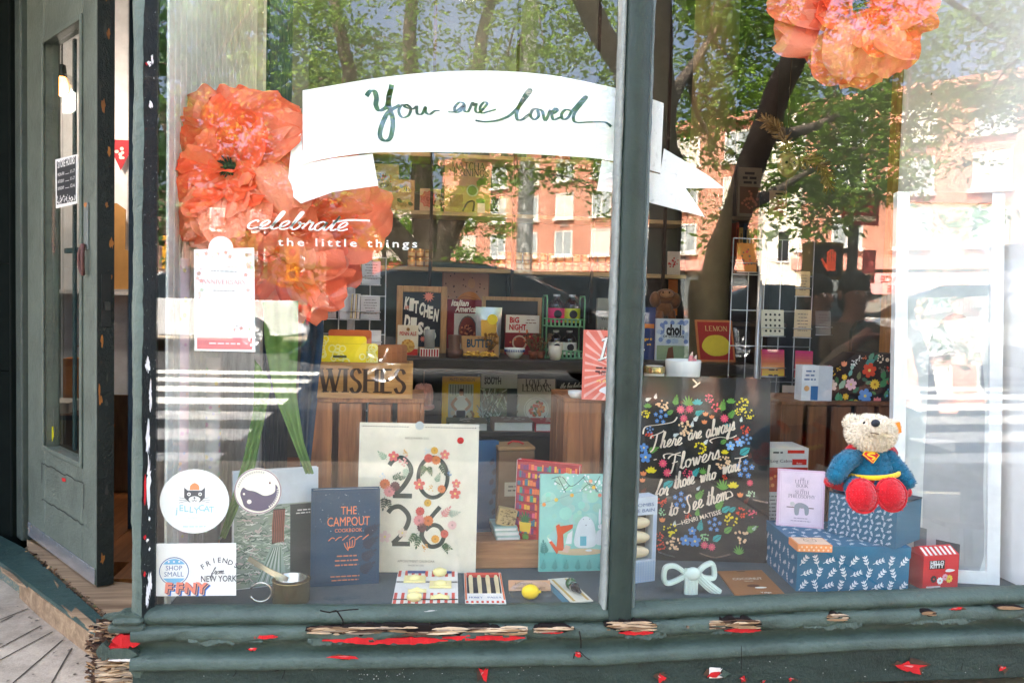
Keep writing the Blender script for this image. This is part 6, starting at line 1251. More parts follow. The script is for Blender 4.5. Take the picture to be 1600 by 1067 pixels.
th=Thing('stool_back','dark green curved chair back behind the floral magazine file','chair'); b=th.part('backrest'); yS=.86; F=Frame(Vector((0,yS,0)),(1,0,0),(0,0,1)); q=[F.px(u,v)for u,v in((1330,560),(1332,516),(1342,502),(1362,497),(1412,497),(1424,501),(1428,514),(1428,560))]
b.prism(F,q+[F.px(1428,640),F.px(1330,640)],-.02,0,paper((40,62,60),.5))
for u in(1338,1420):l=th.part('leg'); p=P(u,630,yS+.01); l.tube([(p.x,yS+.01,ZD+.0),p],.012,paper((40,62,60),.5),10)
st=th.part('seat'); p0,p1=P(1332,640,yS),P(1426,640,yS); st.box(WORLD,p0.x,yS-.0,p0.z-.03,p1.x,yS+.10,p0.z,paper((40,62,60),.5)); th.done()
# ---- paper flowers
def tissue(c1,c2,tr=.42):
 m,nt,b=base_mat('tissue_paper'); L=nt.links; co=coords(nt); n1=N(nt,'ShaderNodeTexNoise',Scale=9.0,Detail=5.0); L.new(co,n1.inputs['Vector']); n2=N(nt,'ShaderNodeTexNoise',Scale=60.0,Detail=5.0,Distortion=1.5); L.new(co,n2.inputs['Vector'])
 r=ramp(nt,n1.outputs[0],[(.3,lin(c1)),(.7,lin(c2))]); L.new(r.outputs[0],b.inputs['Base Color']); b.inputs['Roughness'].default_value=.8; b.inputs['Specular IOR Level'].default_value=.15; bump(nt,b,n2.outputs[0],.6,.006)
 t=N(nt,'ShaderNodeBsdfTranslucent'); L.new(r.outputs[0],t.inputs[0]); ms=N(nt,'ShaderNodeMixShader'); ms.inputs[0].default_value=tr; L.new(b.outputs[0],ms.inputs[1]); L.new(t.outputs[0],ms.inputs[2]); L.new(ms.outputs[0],nt.nodes['Material Output'].inputs[0]); return m
mt1=tissue((252,122,88),(254,140,104),.22); mt2=tissue((250,88,52),(252,110,72),.22); mt3=tissue((254,160,130),(254,136,102),.22)
def flower(label,c,axis,rad,seed,layers,centre=True,group='giant tissue paper flowers',sq=1.0,extra=()):
 th=Thing('paper_flower',label,'paper flower',group); q=random.Random(seed); az=Vector(axis).normalized(); ax=az.orthogonal().normalized(); ay=az.cross(ax); pt=th.part('petals')
 def petal(a,L,Wd,open_,m,rough):
  n,k=18,18; ph=[q.uniform(0,6.28)for _ in range(6)]; rows=[]; d=ax*cos(a)+ay*sin(a); s=az.cross(d); fold=q.uniform(.25,.7)
  for i in range(n):
   t=i/(n-1); an=open_*(.35+.75*t)+.12*sin(3*t+ph[0]); row=[]
   for j in range(k):
    v=-1+2*j/(k-1); wd=Wd*(.10+.95*math.sin(min(1,t*1.12)*pi*.56)**.75)*(1 if t<.85 else 1-.16*((t-.85)/.15)**2)
    edge=1+.05*sin(v*5+ph[1])*t+.035*sin(v*13+ph[2])*t-.08*(abs(v)**3)*t
    r=L*t*edge; cz=rough*(.10*sin(v*4.2+ph[3]+t*2)*t+.05*sin(v*9+ph[4])*(.3+t)+.03*sin(v*17+ph[5]+t*5))+fold*.25*v*v*t
    row.append(Vector(c)+d*(r*sin(an))+az*(r*cos(an)+cz*L)+s*(v*wd))
   rows.append(row)
  pt.grid(rows,m)
 for(n,L,Wd,op,jit,mats)in layers:
  for i in range(n):
   a=2*pi*(i+q.uniform(-.3,.3))/n+q.random()*.3; petal(a,rad*L*q.uniform(.85,1.08),rad*Wd*q.uniform(.8,1.15),op*q.uniform(1-jit,1+jit),q.choice(mats),q.uniform(.6,1.1))
 for(a,L,Wd,op,m)in extra:petal(a,rad*L,rad*Wd,op,m,1.2)
 if centre:
  ce=th.part('stamens'); mk=paper((34,38,44),.7)
  for k in range(60):
   a,r=q.uniform(0,6.28),q.uniform(0,.10)*rad; p=Vector(c)+az*rad*.16; e=p+(ax*cos(a)+ay*sin(a))*r*1.6+az*rad*q.uniform(.05,.12); ce.tube([p,(p+e)/2+az*.003,e],.0016,mk,5)
  ce.ball(Vector(c)+az*rad*.16,rad*.075,mk,12,8)
 return th
A=[mt1,mt3]; B=[mt1,mt2]; D_=[mt2]
yP=.17
c1=P(372,268,yP)
f1=flower('big coral tissue paper flower on the left with a dark centre',c1,(-.30,-.93,.10),.215,5,[(8,1.0,.60,1.5,.07,A),(8,.92,.52,1.22,.1,A),(7,.78,.42,.95,.14,B),(7,.60,.30,.7,.2,B),(7,.42,.2,.5,.3,D_)],True)
f1.done()
c2=P(487,352,yP+.05)
f2=flower('coral tissue flower drooping right of the big one over the celebrate lettering',c2,(.25,-.93,-.25),.20,9,[(8,1.0,.58,1.45,.08,A),(7,.85,.46,1.15,.12,A),(7,.66,.32,.85,.15,B),(6,.46,.22,.6,.25,D_)],False); f2.done()
c4=P(447,400,yP+.03)
f4=flower('loose hanging coral tissue petals above the green stem',c4,(-.1,-.75,-.66),.18,14,[(7,1.0,.44,1.0,.2,A),(6,.75,.34,.7,.2,B)],False); f4.done()
c3=P(1330,12,.24)
f3=flower('coral tissue paper flower hanging at the top right of the window',c3,(-.10,-.96,-.12),.225,22,[(9,1.0,.58,1.48,.08,A),(8,.9,.5,1.2,.1,A),(8,.75,.36,.92,.14,B),(7,.52,.24,.6,.25,D_)],True); f3.done()
th=Thing('crepe_stalk','wide green crepe paper stem with leaf under the coral flowers','paper stem'); mgs=tissue((92,134,72),(136,168,96),.3)
for nm,left,right,dep in(('stem',[(410,470),(414,540),(430,620),(462,700),(478,740)],[(466,470),(466,540),(462,610),(474,690),(490,740)],.16),('leaf',[(398,560),(396,640),(380,720),(344,838)],[(424,600),(412,660),(398,730),(352,842)],.14)):
 b=th.part(nm); F=Frame(Vector((0,dep,0)),(1,0,0),(0,0,1)); sheet(b,F,left,right,0,mgs,5,.006,22,16)
th.done()
th=Thing('blue_ribbon','dark blue satin drape hanging behind the green stem','drape'); b=th.body(); F=Frame(Vector((0,.34,0)),(1,0,0),(0,0,1)); sheet(b,F,[(468,440),(472,520),(466,620),(470,730)],[(500,440),(506,520),(496,620),(484,730)],0,cloth((24,62,92),(14,40,64),300),3,.01); th.done()
# ---- white paper banner
yN=.035; FN=Frame(Vector((0,yN,0)),(1,0,0),(0,0,1)); mN=oldpaint((240,240,238),.7,.25,0,(240,240,240),.05)
th=Thing('paper_banner','white paper ribbon banner hand lettered you are loved across both panes','banner')
def pap(name,pts,z,t=.0012):
 b=th.part(name); b.prism(FN,[FN.px(u,v)for u,v in pts][::-1],z,z+t,mN); return b
top=smooth_pts([(473,142),(520,134),(600,121),(700,112),(790,112),(860,118),(920,129),(985,144),(1037,162)],4); bot=smooth_pts([(1032,271),(985,258),(940,249),(880,244),(800,240),(700,238),(640,238),(580,239),(516,247),(473,257)],4)
b=pap('main_band',top+bot,0)
ink=paper((44,82,84),.5); tr_=lambda q,ox,oy:[FN.px(ox+x/2.667,oy+y/2.667)for x,y in q]; zz=.0022
def ink_(q,ox,w_,sm=7):b.stroke(FN,tr_(q,ox,0),w_,ink,zz,sm,False,True)
ink_([(460,402),(476,382),(494,384),(502,410),(500,440),(515,462),(545,445),(556,400),(566,355)],400,.010)
ink_([(562,372),(552,410),(556,450),(568,490),(570,530),(560,575),(540,588),(520,576),(518,545),(538,490),(560,462),(600,440)],400,.0095)
ink_([(640,442),(608,440),(595,465),(608,490),(634,484),(645,455),(628,438),(618,446),(650,456),(668,446)],400,.006); ink_([(670,442),(672,474),(692,476),(706,448),(708,470),(724,478),(745,464),(765,463)],400,.006)
ink_([(800,468),(830,466),(866,438),(848,428),(828,450),(832,470),(852,464),(868,438),(868,462),(884,466),(902,430),(908,442),(918,434),(914,462),(930,470),(962,436),(950,428),(934,448),(940,472),(970,466),(1000,458)],400,.0058)
ink_([(914,503),(950,509),(1000,505),(1040,492),(1067,475),(1100,440),(1142,385),(1136,376),(1110,416),(1086,470),(1090,500),(1112,498),(1140,476)],400,.0075)
ink_([(110,456),(88,458),(76,482),(92,500),(110,486),(108,460),(126,466),(134,498),(142,500),(160,460),(156,474),(172,474),(188,462),(180,454),(166,474),(172,500),(198,492),(205,488)],800,.0066); ink_([(244,462),(222,460),(206,478),(212,498),(232,492),(252,462),(300,408),(306,414),(262,470),(256,500),(272,512),(330,510),(380,510),(400,518),(412,530)],800,.0068)
pap('fold_tail',[(455,226),(470,208),(474,256),(516,248),(582,240),(591,290),(520,300),(470,318),(448,300)],-.004); pap('fold_tail',[(941,250),(1032,272),(1038,232),(1081,258),(1110,276),(1132,294),(1072,294),(1086,315),(1102,339),(1060,328),(1021,318),(976,304),(933,297)],-.004)
th.done()
# ---- stickers and vinyl lettering on the glass
yS_=.0052; FGl=Frame(Vector((0,yS_,0)),(1,0,0),(0,0,1)); mV=paper((244,244,240),.6)
th=Thing('window_lettering','white vinyl lettering celebrate the little things on the left pane','lettering'); b=th.body(); FV=FGl
p=FV.px(384,357); q=FV.px(546,361); script(b,FV,'celebrate',p[0],p[1],.020,.0045,mV,math.atan2(q[1]-p[1],q[0]-p[0]),.5,(q[0]-p[0])*.97,h=.0004); b.stroke(FV,[FV.px(*k)for k in((520,348),(545,344),(578,345))],.004,mV,.0004,4)
x,y=FV.px(434,384); x2,y2=FV.px(652,387); f=FV.sub(x,y,0,math.atan2(y2-y,x2-x)); serif(b,f,'THE',.0,0,.001,mV,al='l'); b.text(f,'the little things',0,0,.026,mV,.0004,'l',fit=x2-x,bold=.01,space=1.35)
th.done()
def poster_on_glass(name,label,cat,bl,br,tl,tr,t=.0012):
 th=Thing(name,label,cat); b=th.body(); b.prism(FGl,[FGl.px(*k)for k in(bl,br,tr,tl)],-t,0,paper((240,238,234),.6,.02)); return th,b
th,b=poster_on_glass('flyer','white floral anniversary flyer with pink footer taped inside the left pane','flyer',(304,548),(399,550),(303,390),(397,387))
b.poly(FGl,[FGl.px(*k)for k in((308,545),(394,546),(394,528),(308,527))],paper((236,140,140)),.0004); b.disc(FGl,*FGl.px(345,388),.028,paper((236,238,236)),-.0015,24); q=random.Random(1)
for k in range(70):
 s_=q.random(); u,v=(q.choice((q.uniform(306,316),q.uniform(384,394))),q.uniform(396,522))if s_<.6 else(q.uniform(308,392),q.choice((q.uniform(394,404),q.uniform(512,522)))); c=q.choice([(240,190,190),(236,170,170),(190,206,190),(244,210,206)])
 (dots if k%2 else petals)(b,FGl,*FGl.px(u,v),.005,c,**({'k':5,'h':.0004}if k%2 else{'h':.0004}))
serif(b,FGl,'ANNIVERSARY',*FGl.px(350,444),.0095,paper((226,150,150)),h=.0006,fit=.10)
for v,n,s_ in((418,2,2),(455,1,3),(468,3,4),(496,3,5)):lines(b,FGl,FGl.px(326,v)[0],FGl.px(374,v)[0],FGl.px(350,v)[1],n,.010,.0022,(170,164,164),.0006,s_)
lines(b,FGl,FGl.px(314,540)[0],FGl.px(388,540)[0],FGl.px(350,538)[1],1,.01,.004,(250,220,220),.0008); th.done()
def round_sticker(name,label,u,v,ru,rv,c):
 th=Thing(name,label,'sticker','stickers on the glass'); b=th.body(); x,y=FGl.px(u,v); r=abs(FGl.px(u+ru,v)[0]-x); r2=abs(FGl.px(u,v+rv)[1]-y); b.prism(FGl,[(x+r*cos(a),y+r2*sin(a))for a in np.linspace(0,2*pi,40,False)],-.0008,0,paper(c,.5,.02)); return th,b,x,y,r
th,b,x,y,r=round_sticker('round_sticker','large white round sticker with a cat face in an orange hat',304,783,54,50,(240,242,240)); dkc=paper((74,80,88)); lbl=(150,206,216)
b.poly(FGl,[(x-r*.30,y+r*.42),(x-r*.20,y+r*.33),(x+r*.20,y+r*.33),(x+r*.30,y+r*.42),(x+r*.30,y+r*.12),(x+r*.16,y-r*.02),(x-r*.16,y-r*.02),(x-r*.30,y+r*.12)],dkc,.0004); b.disc(FGl,x,y+r*.06,r*.17,paper((236,236,232)),.0007,16,r*.10)
for s_ in(-1,1):b.disc(FGl,x+s_*r*.16,y+r*.22,r*.055,paper((240,240,236)),.0007,10); b.disc(FGl,x+s_*r*.16,y+r*.22,r*.025,dkc,.001,8); [b.stroke(FGl,[(x+s_*r*.2,y+r*(.08-.03*k)),(x+s_*r*.44,y+r*(.12-.08*k))],.0009,dkc,.0009,1)for k in range(3)]
b.disc(FGl,x,y+r*.11,r*.03,dkc,.001,8); b.stroke(FGl,[(x-r*.08,y+r*.04),(x-r*.03,y+r*.01),(x,y+r*.06),(x+r*.03,y+r*.01),(x+r*.08,y+r*.04)],.0012,dkc,.001,3); b.poly(FGl,smooth_pts([(x-r*.14,y+r*.35),(x-r*.12,y+r*.48),(x,y+r*.56),(x+r*.12,y+r*.48),(x+r*.14,y+r*.35)],3),paper((240,150,96)),.0008)
for k,ch in enumerate('jELLYCAT'):f=FGl.sub(x+r*(-.52+.145*k),y-r*(.36-.05*((k*3)%4)/2),0,.06*(k%3-1)); b.text(f,ch,0,0,r*.26,paper(lbl),.0005,bold=.01)
b.text(FGl,'LONDON',x,y-r*.52,r*.08,paper((206,224,226)),.0005)
lines(b,FGl,x-r*.5,x+r*.5,y-r*.78,1,.01,.003,(200,224,228),.0005); th.done()
th,b,x,y,r=round_sticker('round_sticker','small round sticker with a cream dog and a dark dog curled together',403,767,37,36,(226,220,214)); b.disc(FGl,x,y,r*.92,paper((246,240,218)),.0003,32)
b.poly(FGl,smooth_pts([(x-r*.74,y-r*.1),(x-r*.62,y+.16*r),(x-r*.45,y+.06*r),(x-r*.1,y-.02*r),(x+r*.3,y-.2*r),(x+r*.7,y-.05*r),(x+r*.74,y+.3*r),(x+r*.88,y-.05*r),(x+r*.62,y-.64*r),(x+.1*r,y-.88*r),(x-r*.5,y-.72*r),(x-r*.66,y-.4*r)],4,True),paper((92,84,104)),.0006)
b.disc(FGl,x-r*.36,y-r*.46,r*.1,paper((240,230,214)),.0009,10); b.disc(FGl,x-r*.58,y-r*.12,r*.05,paper((240,230,214)),.0009,8); b.disc(FGl,x+r*.42,y+r*.32,r*.09,paper((252,250,246)),.0009,10); b.disc(FGl,x+r*.50,y+r*.36,r*.05,paper((110,70,60)),.001,8)
b.stroke(FGl,[(x+r*.97*cos(a),y+r*.97*sin(a))for a in np.linspace(0,2*pi,40,False)],.0022,paper((150,124,130)),.0005,1,True)
for k in range(15):a=2.9-.115*k; f=FGl.sub(x+r*.80*cos(a),y+r*.80*sin(a),0,a-pi/2); b.rect(f,-.0015,0,.0015,.0045,paper((190,180,176)),.0006)
for k in range(10):a=.1-.115*k; f=FGl.sub(x+r*.80*cos(a),y+r*.80*sin(a),0,a-pi/2); b.rect(f,-.0015,0,.0015,.0045,paper((226,216,210)),.0009)
th.done()
th,b=poster_on_glass('shop_sticker','white rectangular sticker sheet with shop small badge and block letters','sticker',(243,931),(369,930),(244,849),(369,848)); x,y=FGl.px(272,892); r=.034
b.disc(FGl,x,y,r,paper((84,112,160)),.0003,32); b.disc(FGl,x,y,r*.94,paper((240,240,238)),.0006,32); b.poly(FGl,[(x+r*.88*cos(a),y+r*.88*sin(a))for a in np.linspace(.6,pi-.6,14)],paper((120,186,222)),.0009); b.poly(FGl,[(x+r*.88*cos(a),y+r*.88*sin(a))for a in np.linspace(pi+.6,2*pi-.6,14)],paper((120,186,222)),.0009)
for k in range(3):b.disc(FGl,x+r*(-.35+.35*k),y+r*.68,r*.07,paper((240,240,240)),.0012,8)
b.text(FGl,'SHOP',x,y+r*.08,.016,paper((84,112,160)),.001,fit=r*1.1); b.text(FGl,'SMALL',x,y-r*.36,.016,paper((84,112,160)),.001,fit=r*1.3)
for k,ch in enumerate('FFNY'):
 f=FGl.sub(*FGl.px(263+17*k,925),0,-.08)
 for i_,(d_,c)in enumerate(((.008,(40,130,220)),(.006,(40,50,120)),(.004,(246,190,150)),(.0025,(60,50,90)),(.0,(240,140,116)))):b.text(f,ch,d_,-d_*.8,.034,paper(c),.0004+.0004*i_,bold=.05)
for k,ch in enumerate('FRIENDS'):f=FGl.sub(*FGl.px(319+8*k,888-[0,5,9,10,9,6,2][k]),0,.55-.18*k); b.text(f,ch,0,0,.017,paper((70,72,84)),.0006,bold=.012)
p=FGl.px(330,897); script(b,FGl,'from',p[0],p[1],.008,.0016,paper((90,92,104)),.05,.4,h=.0006); b.text(FGl,'NEW YORK',*FGl.px(342,908),.021,paper((70,72,84)),.0006,fit=.082,bold=.012); th.done()
# ================================================================== THE ENTRANCE
ZF=.075
dA,dB=G(44,838,ZF),G(150,918,ZF); FD=Frame(Vector((dA.x,dA.y,ZF+.004)),Vector((dB.x-dA.x,dB.y-dA.y,0)),(0,0,1)); DW=(dB-dA).length; DH=2.06
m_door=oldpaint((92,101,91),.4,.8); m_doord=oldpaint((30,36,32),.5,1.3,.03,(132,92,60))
th=Thing('shop_door','tall grey green half glazed shop door standing ajar with vertical bars','door')
b=th.part('frame'); gx0,gx1=FD.px(69,400)[0],FD.px(128,400)[0]; gy0=FD.px(100,712)[1]; gy1=FD.px(98,48)[1]
b.box(FD,0,0,-.05,gx0,DH,0,m_door,.006); b.box(FD,gx1,0,-.05,DW-.0,DH,0,m_door,.006); b.box(FD,gx0+.0005,0,-.05,gx1-.0005,gy0,-.0005,m_door,.004); b.box(FD,gx0+.0005,gy1,-.05,gx1-.0005,DH,-.0005,m_door,.004)
for(x0,y0,x1,y1)in((gx0-.012,gy0-.012,gx0+.006,gy1+.012),(gx1-.006,gy0-.012,gx1+.012,gy1+.012)):b.box(FD,x0,y0,-.001,x1,y1,.008,m_door,.004)
b.box(FD,gx0+.0065,gy0-.012,-.001,gx1-.0065,gy0+.006,.0075,m_door,.003); b.box(FD,gx0+.0065,gy1-.006,-.001,gx1-.0065,gy1+.012,.0075,m_door,.003)
# raised lower panel outline, cracked
y0,y1=gy0-.06,FD.px(100,800)[1]
for q in([(gx0-.03,y0),(gx0-.03,y1+.06)],[(gx1+.02,y0),(gx1+.02,y1+.05)]):b.stroke(FD,q,.006,m_doord,.001,1)
pr=random.Random(4)
for yy in(y0,y1):b.stroke(FD,[(gx0-.03+(gx1-gx0+.05)*i/24,yy+pr.uniform(-.004,.004))for i in range(25)],.0035,paper((40,46,44)),.0012,1)
b.poly(FD,[(FD.px(*k))for k in((97,746),(103,747),(103,752),(98,752))],m_red,.0012)
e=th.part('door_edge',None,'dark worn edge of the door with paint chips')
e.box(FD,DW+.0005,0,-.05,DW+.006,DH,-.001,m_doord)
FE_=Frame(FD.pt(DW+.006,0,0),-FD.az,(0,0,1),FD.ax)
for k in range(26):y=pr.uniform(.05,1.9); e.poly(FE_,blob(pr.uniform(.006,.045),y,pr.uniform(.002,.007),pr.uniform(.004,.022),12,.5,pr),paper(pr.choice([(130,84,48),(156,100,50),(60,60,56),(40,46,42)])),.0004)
lp=th.part('lock_plate'); y=FD.px(150,510)[1]; lp.box(FD,DW+.0062,y,-.04,DW+.0085,y+.16,-.012,paper((58,60,58),.35,.2,.6)); lp.box(FD,DW+.0086,y+.05,-.034,DW+.02,y+.075,-.02,paper((90,90,84),.3,.2,.8))
gl=th.part('glass'); gl.box(FD,gx0+.001,gy0+.001,-.03,gx1-.001,gy1-.001,-.025,glass(.07))
for u in(88,106.5):
 br=th.part('bar'); x=FD.px(u,400)[0]; br.box(FD,x-.010,gy0,-.062,x+.010,gy1,-.052,paper((40,66,66),.4),.003)
br=th.part('crossbar'); y=FD.px(100,388)[1]; br.box(FD,gx0,y-.009,-.075,gx1,y+.009,-.0625,paper((48,76,74),.4),.003)
kp=th.part('kick_plate'); kp.box(FD,.01,.004,.0005,DW-.004,.055,.004,paper((196,200,204),.25,.1,.8),.001)
for k in range(5):kp.disc(FD,.05+.15*k,.045,.004,paper((110,112,116),.3),.0046,8)
hn=th.part('pull_handle'); x,y=FD.px(137,340); mh=oldpaint((104,112,108),.4,1,.06,(120,50,40)); hn.box(FD,x-.018,y-.10,.0,x+.016,y+.045,.006,mh,.003)
hn.tube([FD.pt(x+.0+.016*sin(t)*1.0,y-.13+.045*cos(t),.012+.008*abs(sin(t)))for t in np.linspace(0,2*pi,20)],.006,oldpaint((92,60,54),.4,1,.03,(40,20,18)),8); hn.poly(FD,blob(x+.0,y+.038,.012,.008,10,.3),paper((176,110,60)),.0068)
th.done(FD.pt(0,0,-.025))
FG2=FD.sub(0,0,-.0245)
th=Thing('hours_sign','black and white store hours card taped on the door glass','sign'); b=th.body(); cs=[FG2.px(*k)for k in((88,326),(121,318),(122,241),(87,250))]; b.prism(FG2,cs,.0003,.0012,paper((226,226,222)))
cx=sum(c[0]for c in cs)/4; cy=sum(c[1]for c in cs)/4; hw=(cs[1][0]-cs[0][0])/2; hh=(cs[3][1]-cs[0][1])/2
b.rect(FG2,cx-hw*.9,cy-hh*.86,cx+hw*.9,cy+hh*.9,paper((48,50,52)),.0015); wt_=paper((230,230,226)); b.text(FG2,'STORE HOURS',cx,cy+hh*.62,.034,wt_,.0018,fit=hw*1.6,bold=.02)
for k in range(3):b.text(FG2,['MON-FRI','SATURDAY','SUNDAY'][k],cx-hw*.8,cy+hh*(.28-.28*k),.016,wt_,.0018,'l',fit=hw*.62); b.rect(FG2,cx-hw*.08,cy+hh*(.29-.28*k),cx+hw*.3,cy+hh*(.305-.28*k),wt_,.0018); b.text(FG2,['11-7','11-7','12-6'][k],cx+hw*.8,cy+hh*(.28-.28*k),.016,wt_,.0018,'r',fit=hw*.38)
for k in range(12):dots(b,FG2,cx-hw*.8+hw*1.6*k/11,cy-hh*(.66+.1*(k%2)),.012,(226,226,222),6,.25,h=.0018)
th.done()
th=Thing('alarm_sticker','yellow shield shaped alarm sticker low on the door glass','sticker'); b=th.body(); q=[(72,668),(83,666),(84,682),(78,702),(72,684)]; b.prism(FG2,[FG2.px(*k)for k in q][::-1],.0003,.0012,paper((236,222,30),.4)); b.poly(FG2,[FG2.px(*k)for k in((76,674),(80,673),(80,681),(76,682))],paper((40,40,36)),.0016); b.poly(FG2,[FG2.px(*k)for k in((73.5,687),(82.5,686),(78,699))],paper((40,40,36)),.0016); th.done()
# jamb, side wall of the recess, step
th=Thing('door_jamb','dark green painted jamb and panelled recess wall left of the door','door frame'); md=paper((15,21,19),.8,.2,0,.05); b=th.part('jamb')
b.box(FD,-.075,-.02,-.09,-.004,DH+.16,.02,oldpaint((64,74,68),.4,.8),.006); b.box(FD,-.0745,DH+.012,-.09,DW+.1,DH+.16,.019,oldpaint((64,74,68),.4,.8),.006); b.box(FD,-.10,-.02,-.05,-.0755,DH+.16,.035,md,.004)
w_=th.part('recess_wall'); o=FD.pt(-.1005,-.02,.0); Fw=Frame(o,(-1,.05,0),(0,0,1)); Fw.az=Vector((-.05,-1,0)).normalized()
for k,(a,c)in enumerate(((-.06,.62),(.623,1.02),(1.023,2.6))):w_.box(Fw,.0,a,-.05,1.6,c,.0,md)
th.done((dA.x,dA.y,0))
m_tread=oldpaint((50,72,68),.45,.7,.05,(150,128,104)); m_bare=wood((104,80,56),(172,146,114),'x',.8,.8)
th=Thing('door_step','worn green painted wooden doorstep with bare peeling boards','step')
def slab(mb,px,z1,z0,m):
 t=[G(u,v,z1)for u,v in px]; n=len(t); lo=[Vector((p.x,p.y,z0))for p in t]; mb.add(t+lo,[tuple(range(n)),tuple(range(2*n-1,n-1,-1))]+[(i,n+i,n+(i+1)%n,(i+1)%n)for i in range(n)],m)
b=th.part('tread'); slab(b,[(-260,700),(38,856),(164,968),(152,990),(0,877),(-300,712)][::-1],ZF,ZF-.02,m_tread)
q_=[(60,925),(152,990),(163,1003),(150,1022),(70,960),(40,925)]; b=th.part('bare_board'); slab(b,[(30,903),(152,993),(166,1003),(164,1006),(60,930)][::-1],ZF-.012,.0,m_bare); b=th.part('riser'); slab(b,[(-290,712),(0,879),(152,992),(166,1002),(160,975),(10,868)][::-1],ZF-.021,.001,oldpaint((84,104,98),.5,.8,.14,(170,142,112)))
b=th.part('threshold'); slab(b,[(42,842),(150,905),(250,915),(250,990),(172,964),(44,858)][::-1],ZF-.001,.002,m_bare)
for(px)in([(118,948),(150,975),(152,988),(136,978),(112,955)],[(0,884),(20,896),(40,915),(30,912),(4,892)],[(96,944),(120,962),(112,962)],[(84,905),(92,914),(90,918)]):b=th.part('bare_strip'); slab(b,px[::-1],ZF+.0015,ZF-.004,m_bare)
th.done((G(60,900,0).x,G(60,900,0).y,0)); lt_=Thing('leaf_litter','dry leaves and grit in the gap by the threshold','litter',None,'stuff'); dl=lt_.body(); q=random.Random(6)
for k in range(170):
 t=q.random(); u=40+t*125+q.uniform(-4,4); v=857+t*106+q.uniform(-3.5,3.5); p=G(u,v,ZF-.002)+Vector((0,0,q.uniform(0,.006))); s_=q.uniform(.003,.009); a,c=Vector((q.uniform(-1,1),q.uniform(-1,1),q.uniform(-.5,.5))).normalized()*s_,Vector((q.uniform(-1,1),q.uniform(-1,1),q.uniform(-.5,.5))).normalized()*s_*.6
 dl.add([p-a,p+c,p+a,p-c],[(0,1,2,3)],paper(q.choice([(120,84,56),(70,52,40),(150,120,84),(90,100,60),(56,44,36)])))
lt_.done()
# ================================================================== INSIDE THE SHOP
th=Thing('beadboard_partition','white beadboard partition along the left side of the window','wall'); b=th.part('board'); xp=XL0+.062; m_bead=oldpaint((214,216,210),.5,.3)
n=22; w_=(1.12-.03)/n
for k in range(n):b.box(WORLD,xp-.03,.03+k*w_,ZD+.001,xp-.004*(k%2)*.0,.03+(k+1)*w_-.006,2.6,m_bead,.003)
b.box(WORLD,xp-.034,.03,ZD+.001,xp-.006,1.12,2.6,paper((150,152,148)))
t=th.part('end_post'); t.box(WORLD,xp-.045,1.121,ZF,xp+.02,1.18,2.6,m_bead); th.done()
th=Thing('tall_cabinet','dark blue grooved cabinet behind the white partition','cabinet'); mc_=paper((40,58,72),.5)
b=th.part('carcass'); b.box(WORLD,xp-.5,1.30,ZF,xp+.0,1.92,2.6,mc_)
for k in range(6):d_=th.part('door_panel'); d_.box(WORLD,xp+.0005,1.31+k*.1,ZF+.05,xp+.012,1.31+k*.1+.092,2.55,paper((44,64,78),.45),.003)
th.done()
for i,(u,vt,dep,r,c,lab)in enumerate(((272,404,.16,.034,(232,214,216),'pale pink gift wrap roll with pastel dots standing left'),(258,404,.24,.026,(218,228,220),'pale mint gift wrap roll half behind the pink one'),(330,560,.42,.024,(226,224,220),'short white gift wrap roll behind the flyer'))):
 th=Thing('gift_wrap_roll',lab,'wrapping paper','gift wrap rolls'); b=th.body(); p=P(u,700,dep); V=Frame(Vector((p.x,dep,ZD+.001)),(1,0,0),(0,0,1)); h_=P(u,vt,dep).z-ZD; b.lathe(V,[(.001,0),(r,0),(r,h_),(r*.3,h_),(r*.3,h_-.02)],paper(c,.6),28); q=random.Random(i)
 for k in range(60):
  a=q.uniform(-pi*.95,-.05)*-1; y=q.uniform(.02,h_-.02); f=Frame(V.pt((r+.0006)*cos(a),y,(r+.0006)*sin(a)),V.ax*-sin(a)+V.az*cos(a),(0,0,1)); f.az=V.ax*cos(a)+V.az*sin(a); b.disc(f,0,0,q.uniform(.003,.007),paper(q.choice([(240,206,170),(200,222,206),(226,190,210),(206,206,226),(246,226,160)])),.0004,8)
 th.done()
# shelf wall
YS=1.72; sxa,sxb=P(470,300,YS).x,P(1084,300,YS).x
th=Thing('shelf_wall','grey green wall panel behind the shelves','wall'); b=th.body(); b.box(WORLD,sxa,YS+.215,ZF,sxb,YS+.25,2.895,paper((84,88,80),.8)); th.done()
th=Thing('wall_shelves','three pale wooden shelves on dark metal uprights behind the display','shelves'); msh=wood((150,118,76),(206,172,122),'x',.55); SH=[]
for v in(243,333,420):
 z=P(760,v,YS).z; SH.append(z); b=th.part('shelf_board'); b.box(WORLD,sxa+.02,YS,z-.018,sxb-.02,YS+.212,z,msh,.002)
for u in(674,803,928,1040):x=P(u,330,YS-.01).x; b=th.part('upright'); b.box(WORLD,x-.007,YS-.012,P(u,505,YS).z,x+.007,YS-.001,2.6,paper((44,32,28),.4,.1,.5))
th.done()
def std(name,label,u0,u1,vt,vb,Y,cov,paint=None,T=.018,lean=.04,Z=None,group=None,ang=0.0,cat='book',page=(236,232,222)):
 a,c=P(u0,vb,Y),P(u1,vb,Y); F=upright(Vector((a.x,Y,a.z if Z is None else Z)),ang,lean); F.W=(c.x-a.x)/cos(ang); F.H=F.px((u0+u1)/2,vt)[1]
 return book(name,label,F,F.W,F.H,T,cov,cat,group,page,paint)
S1,S2,S3=SH
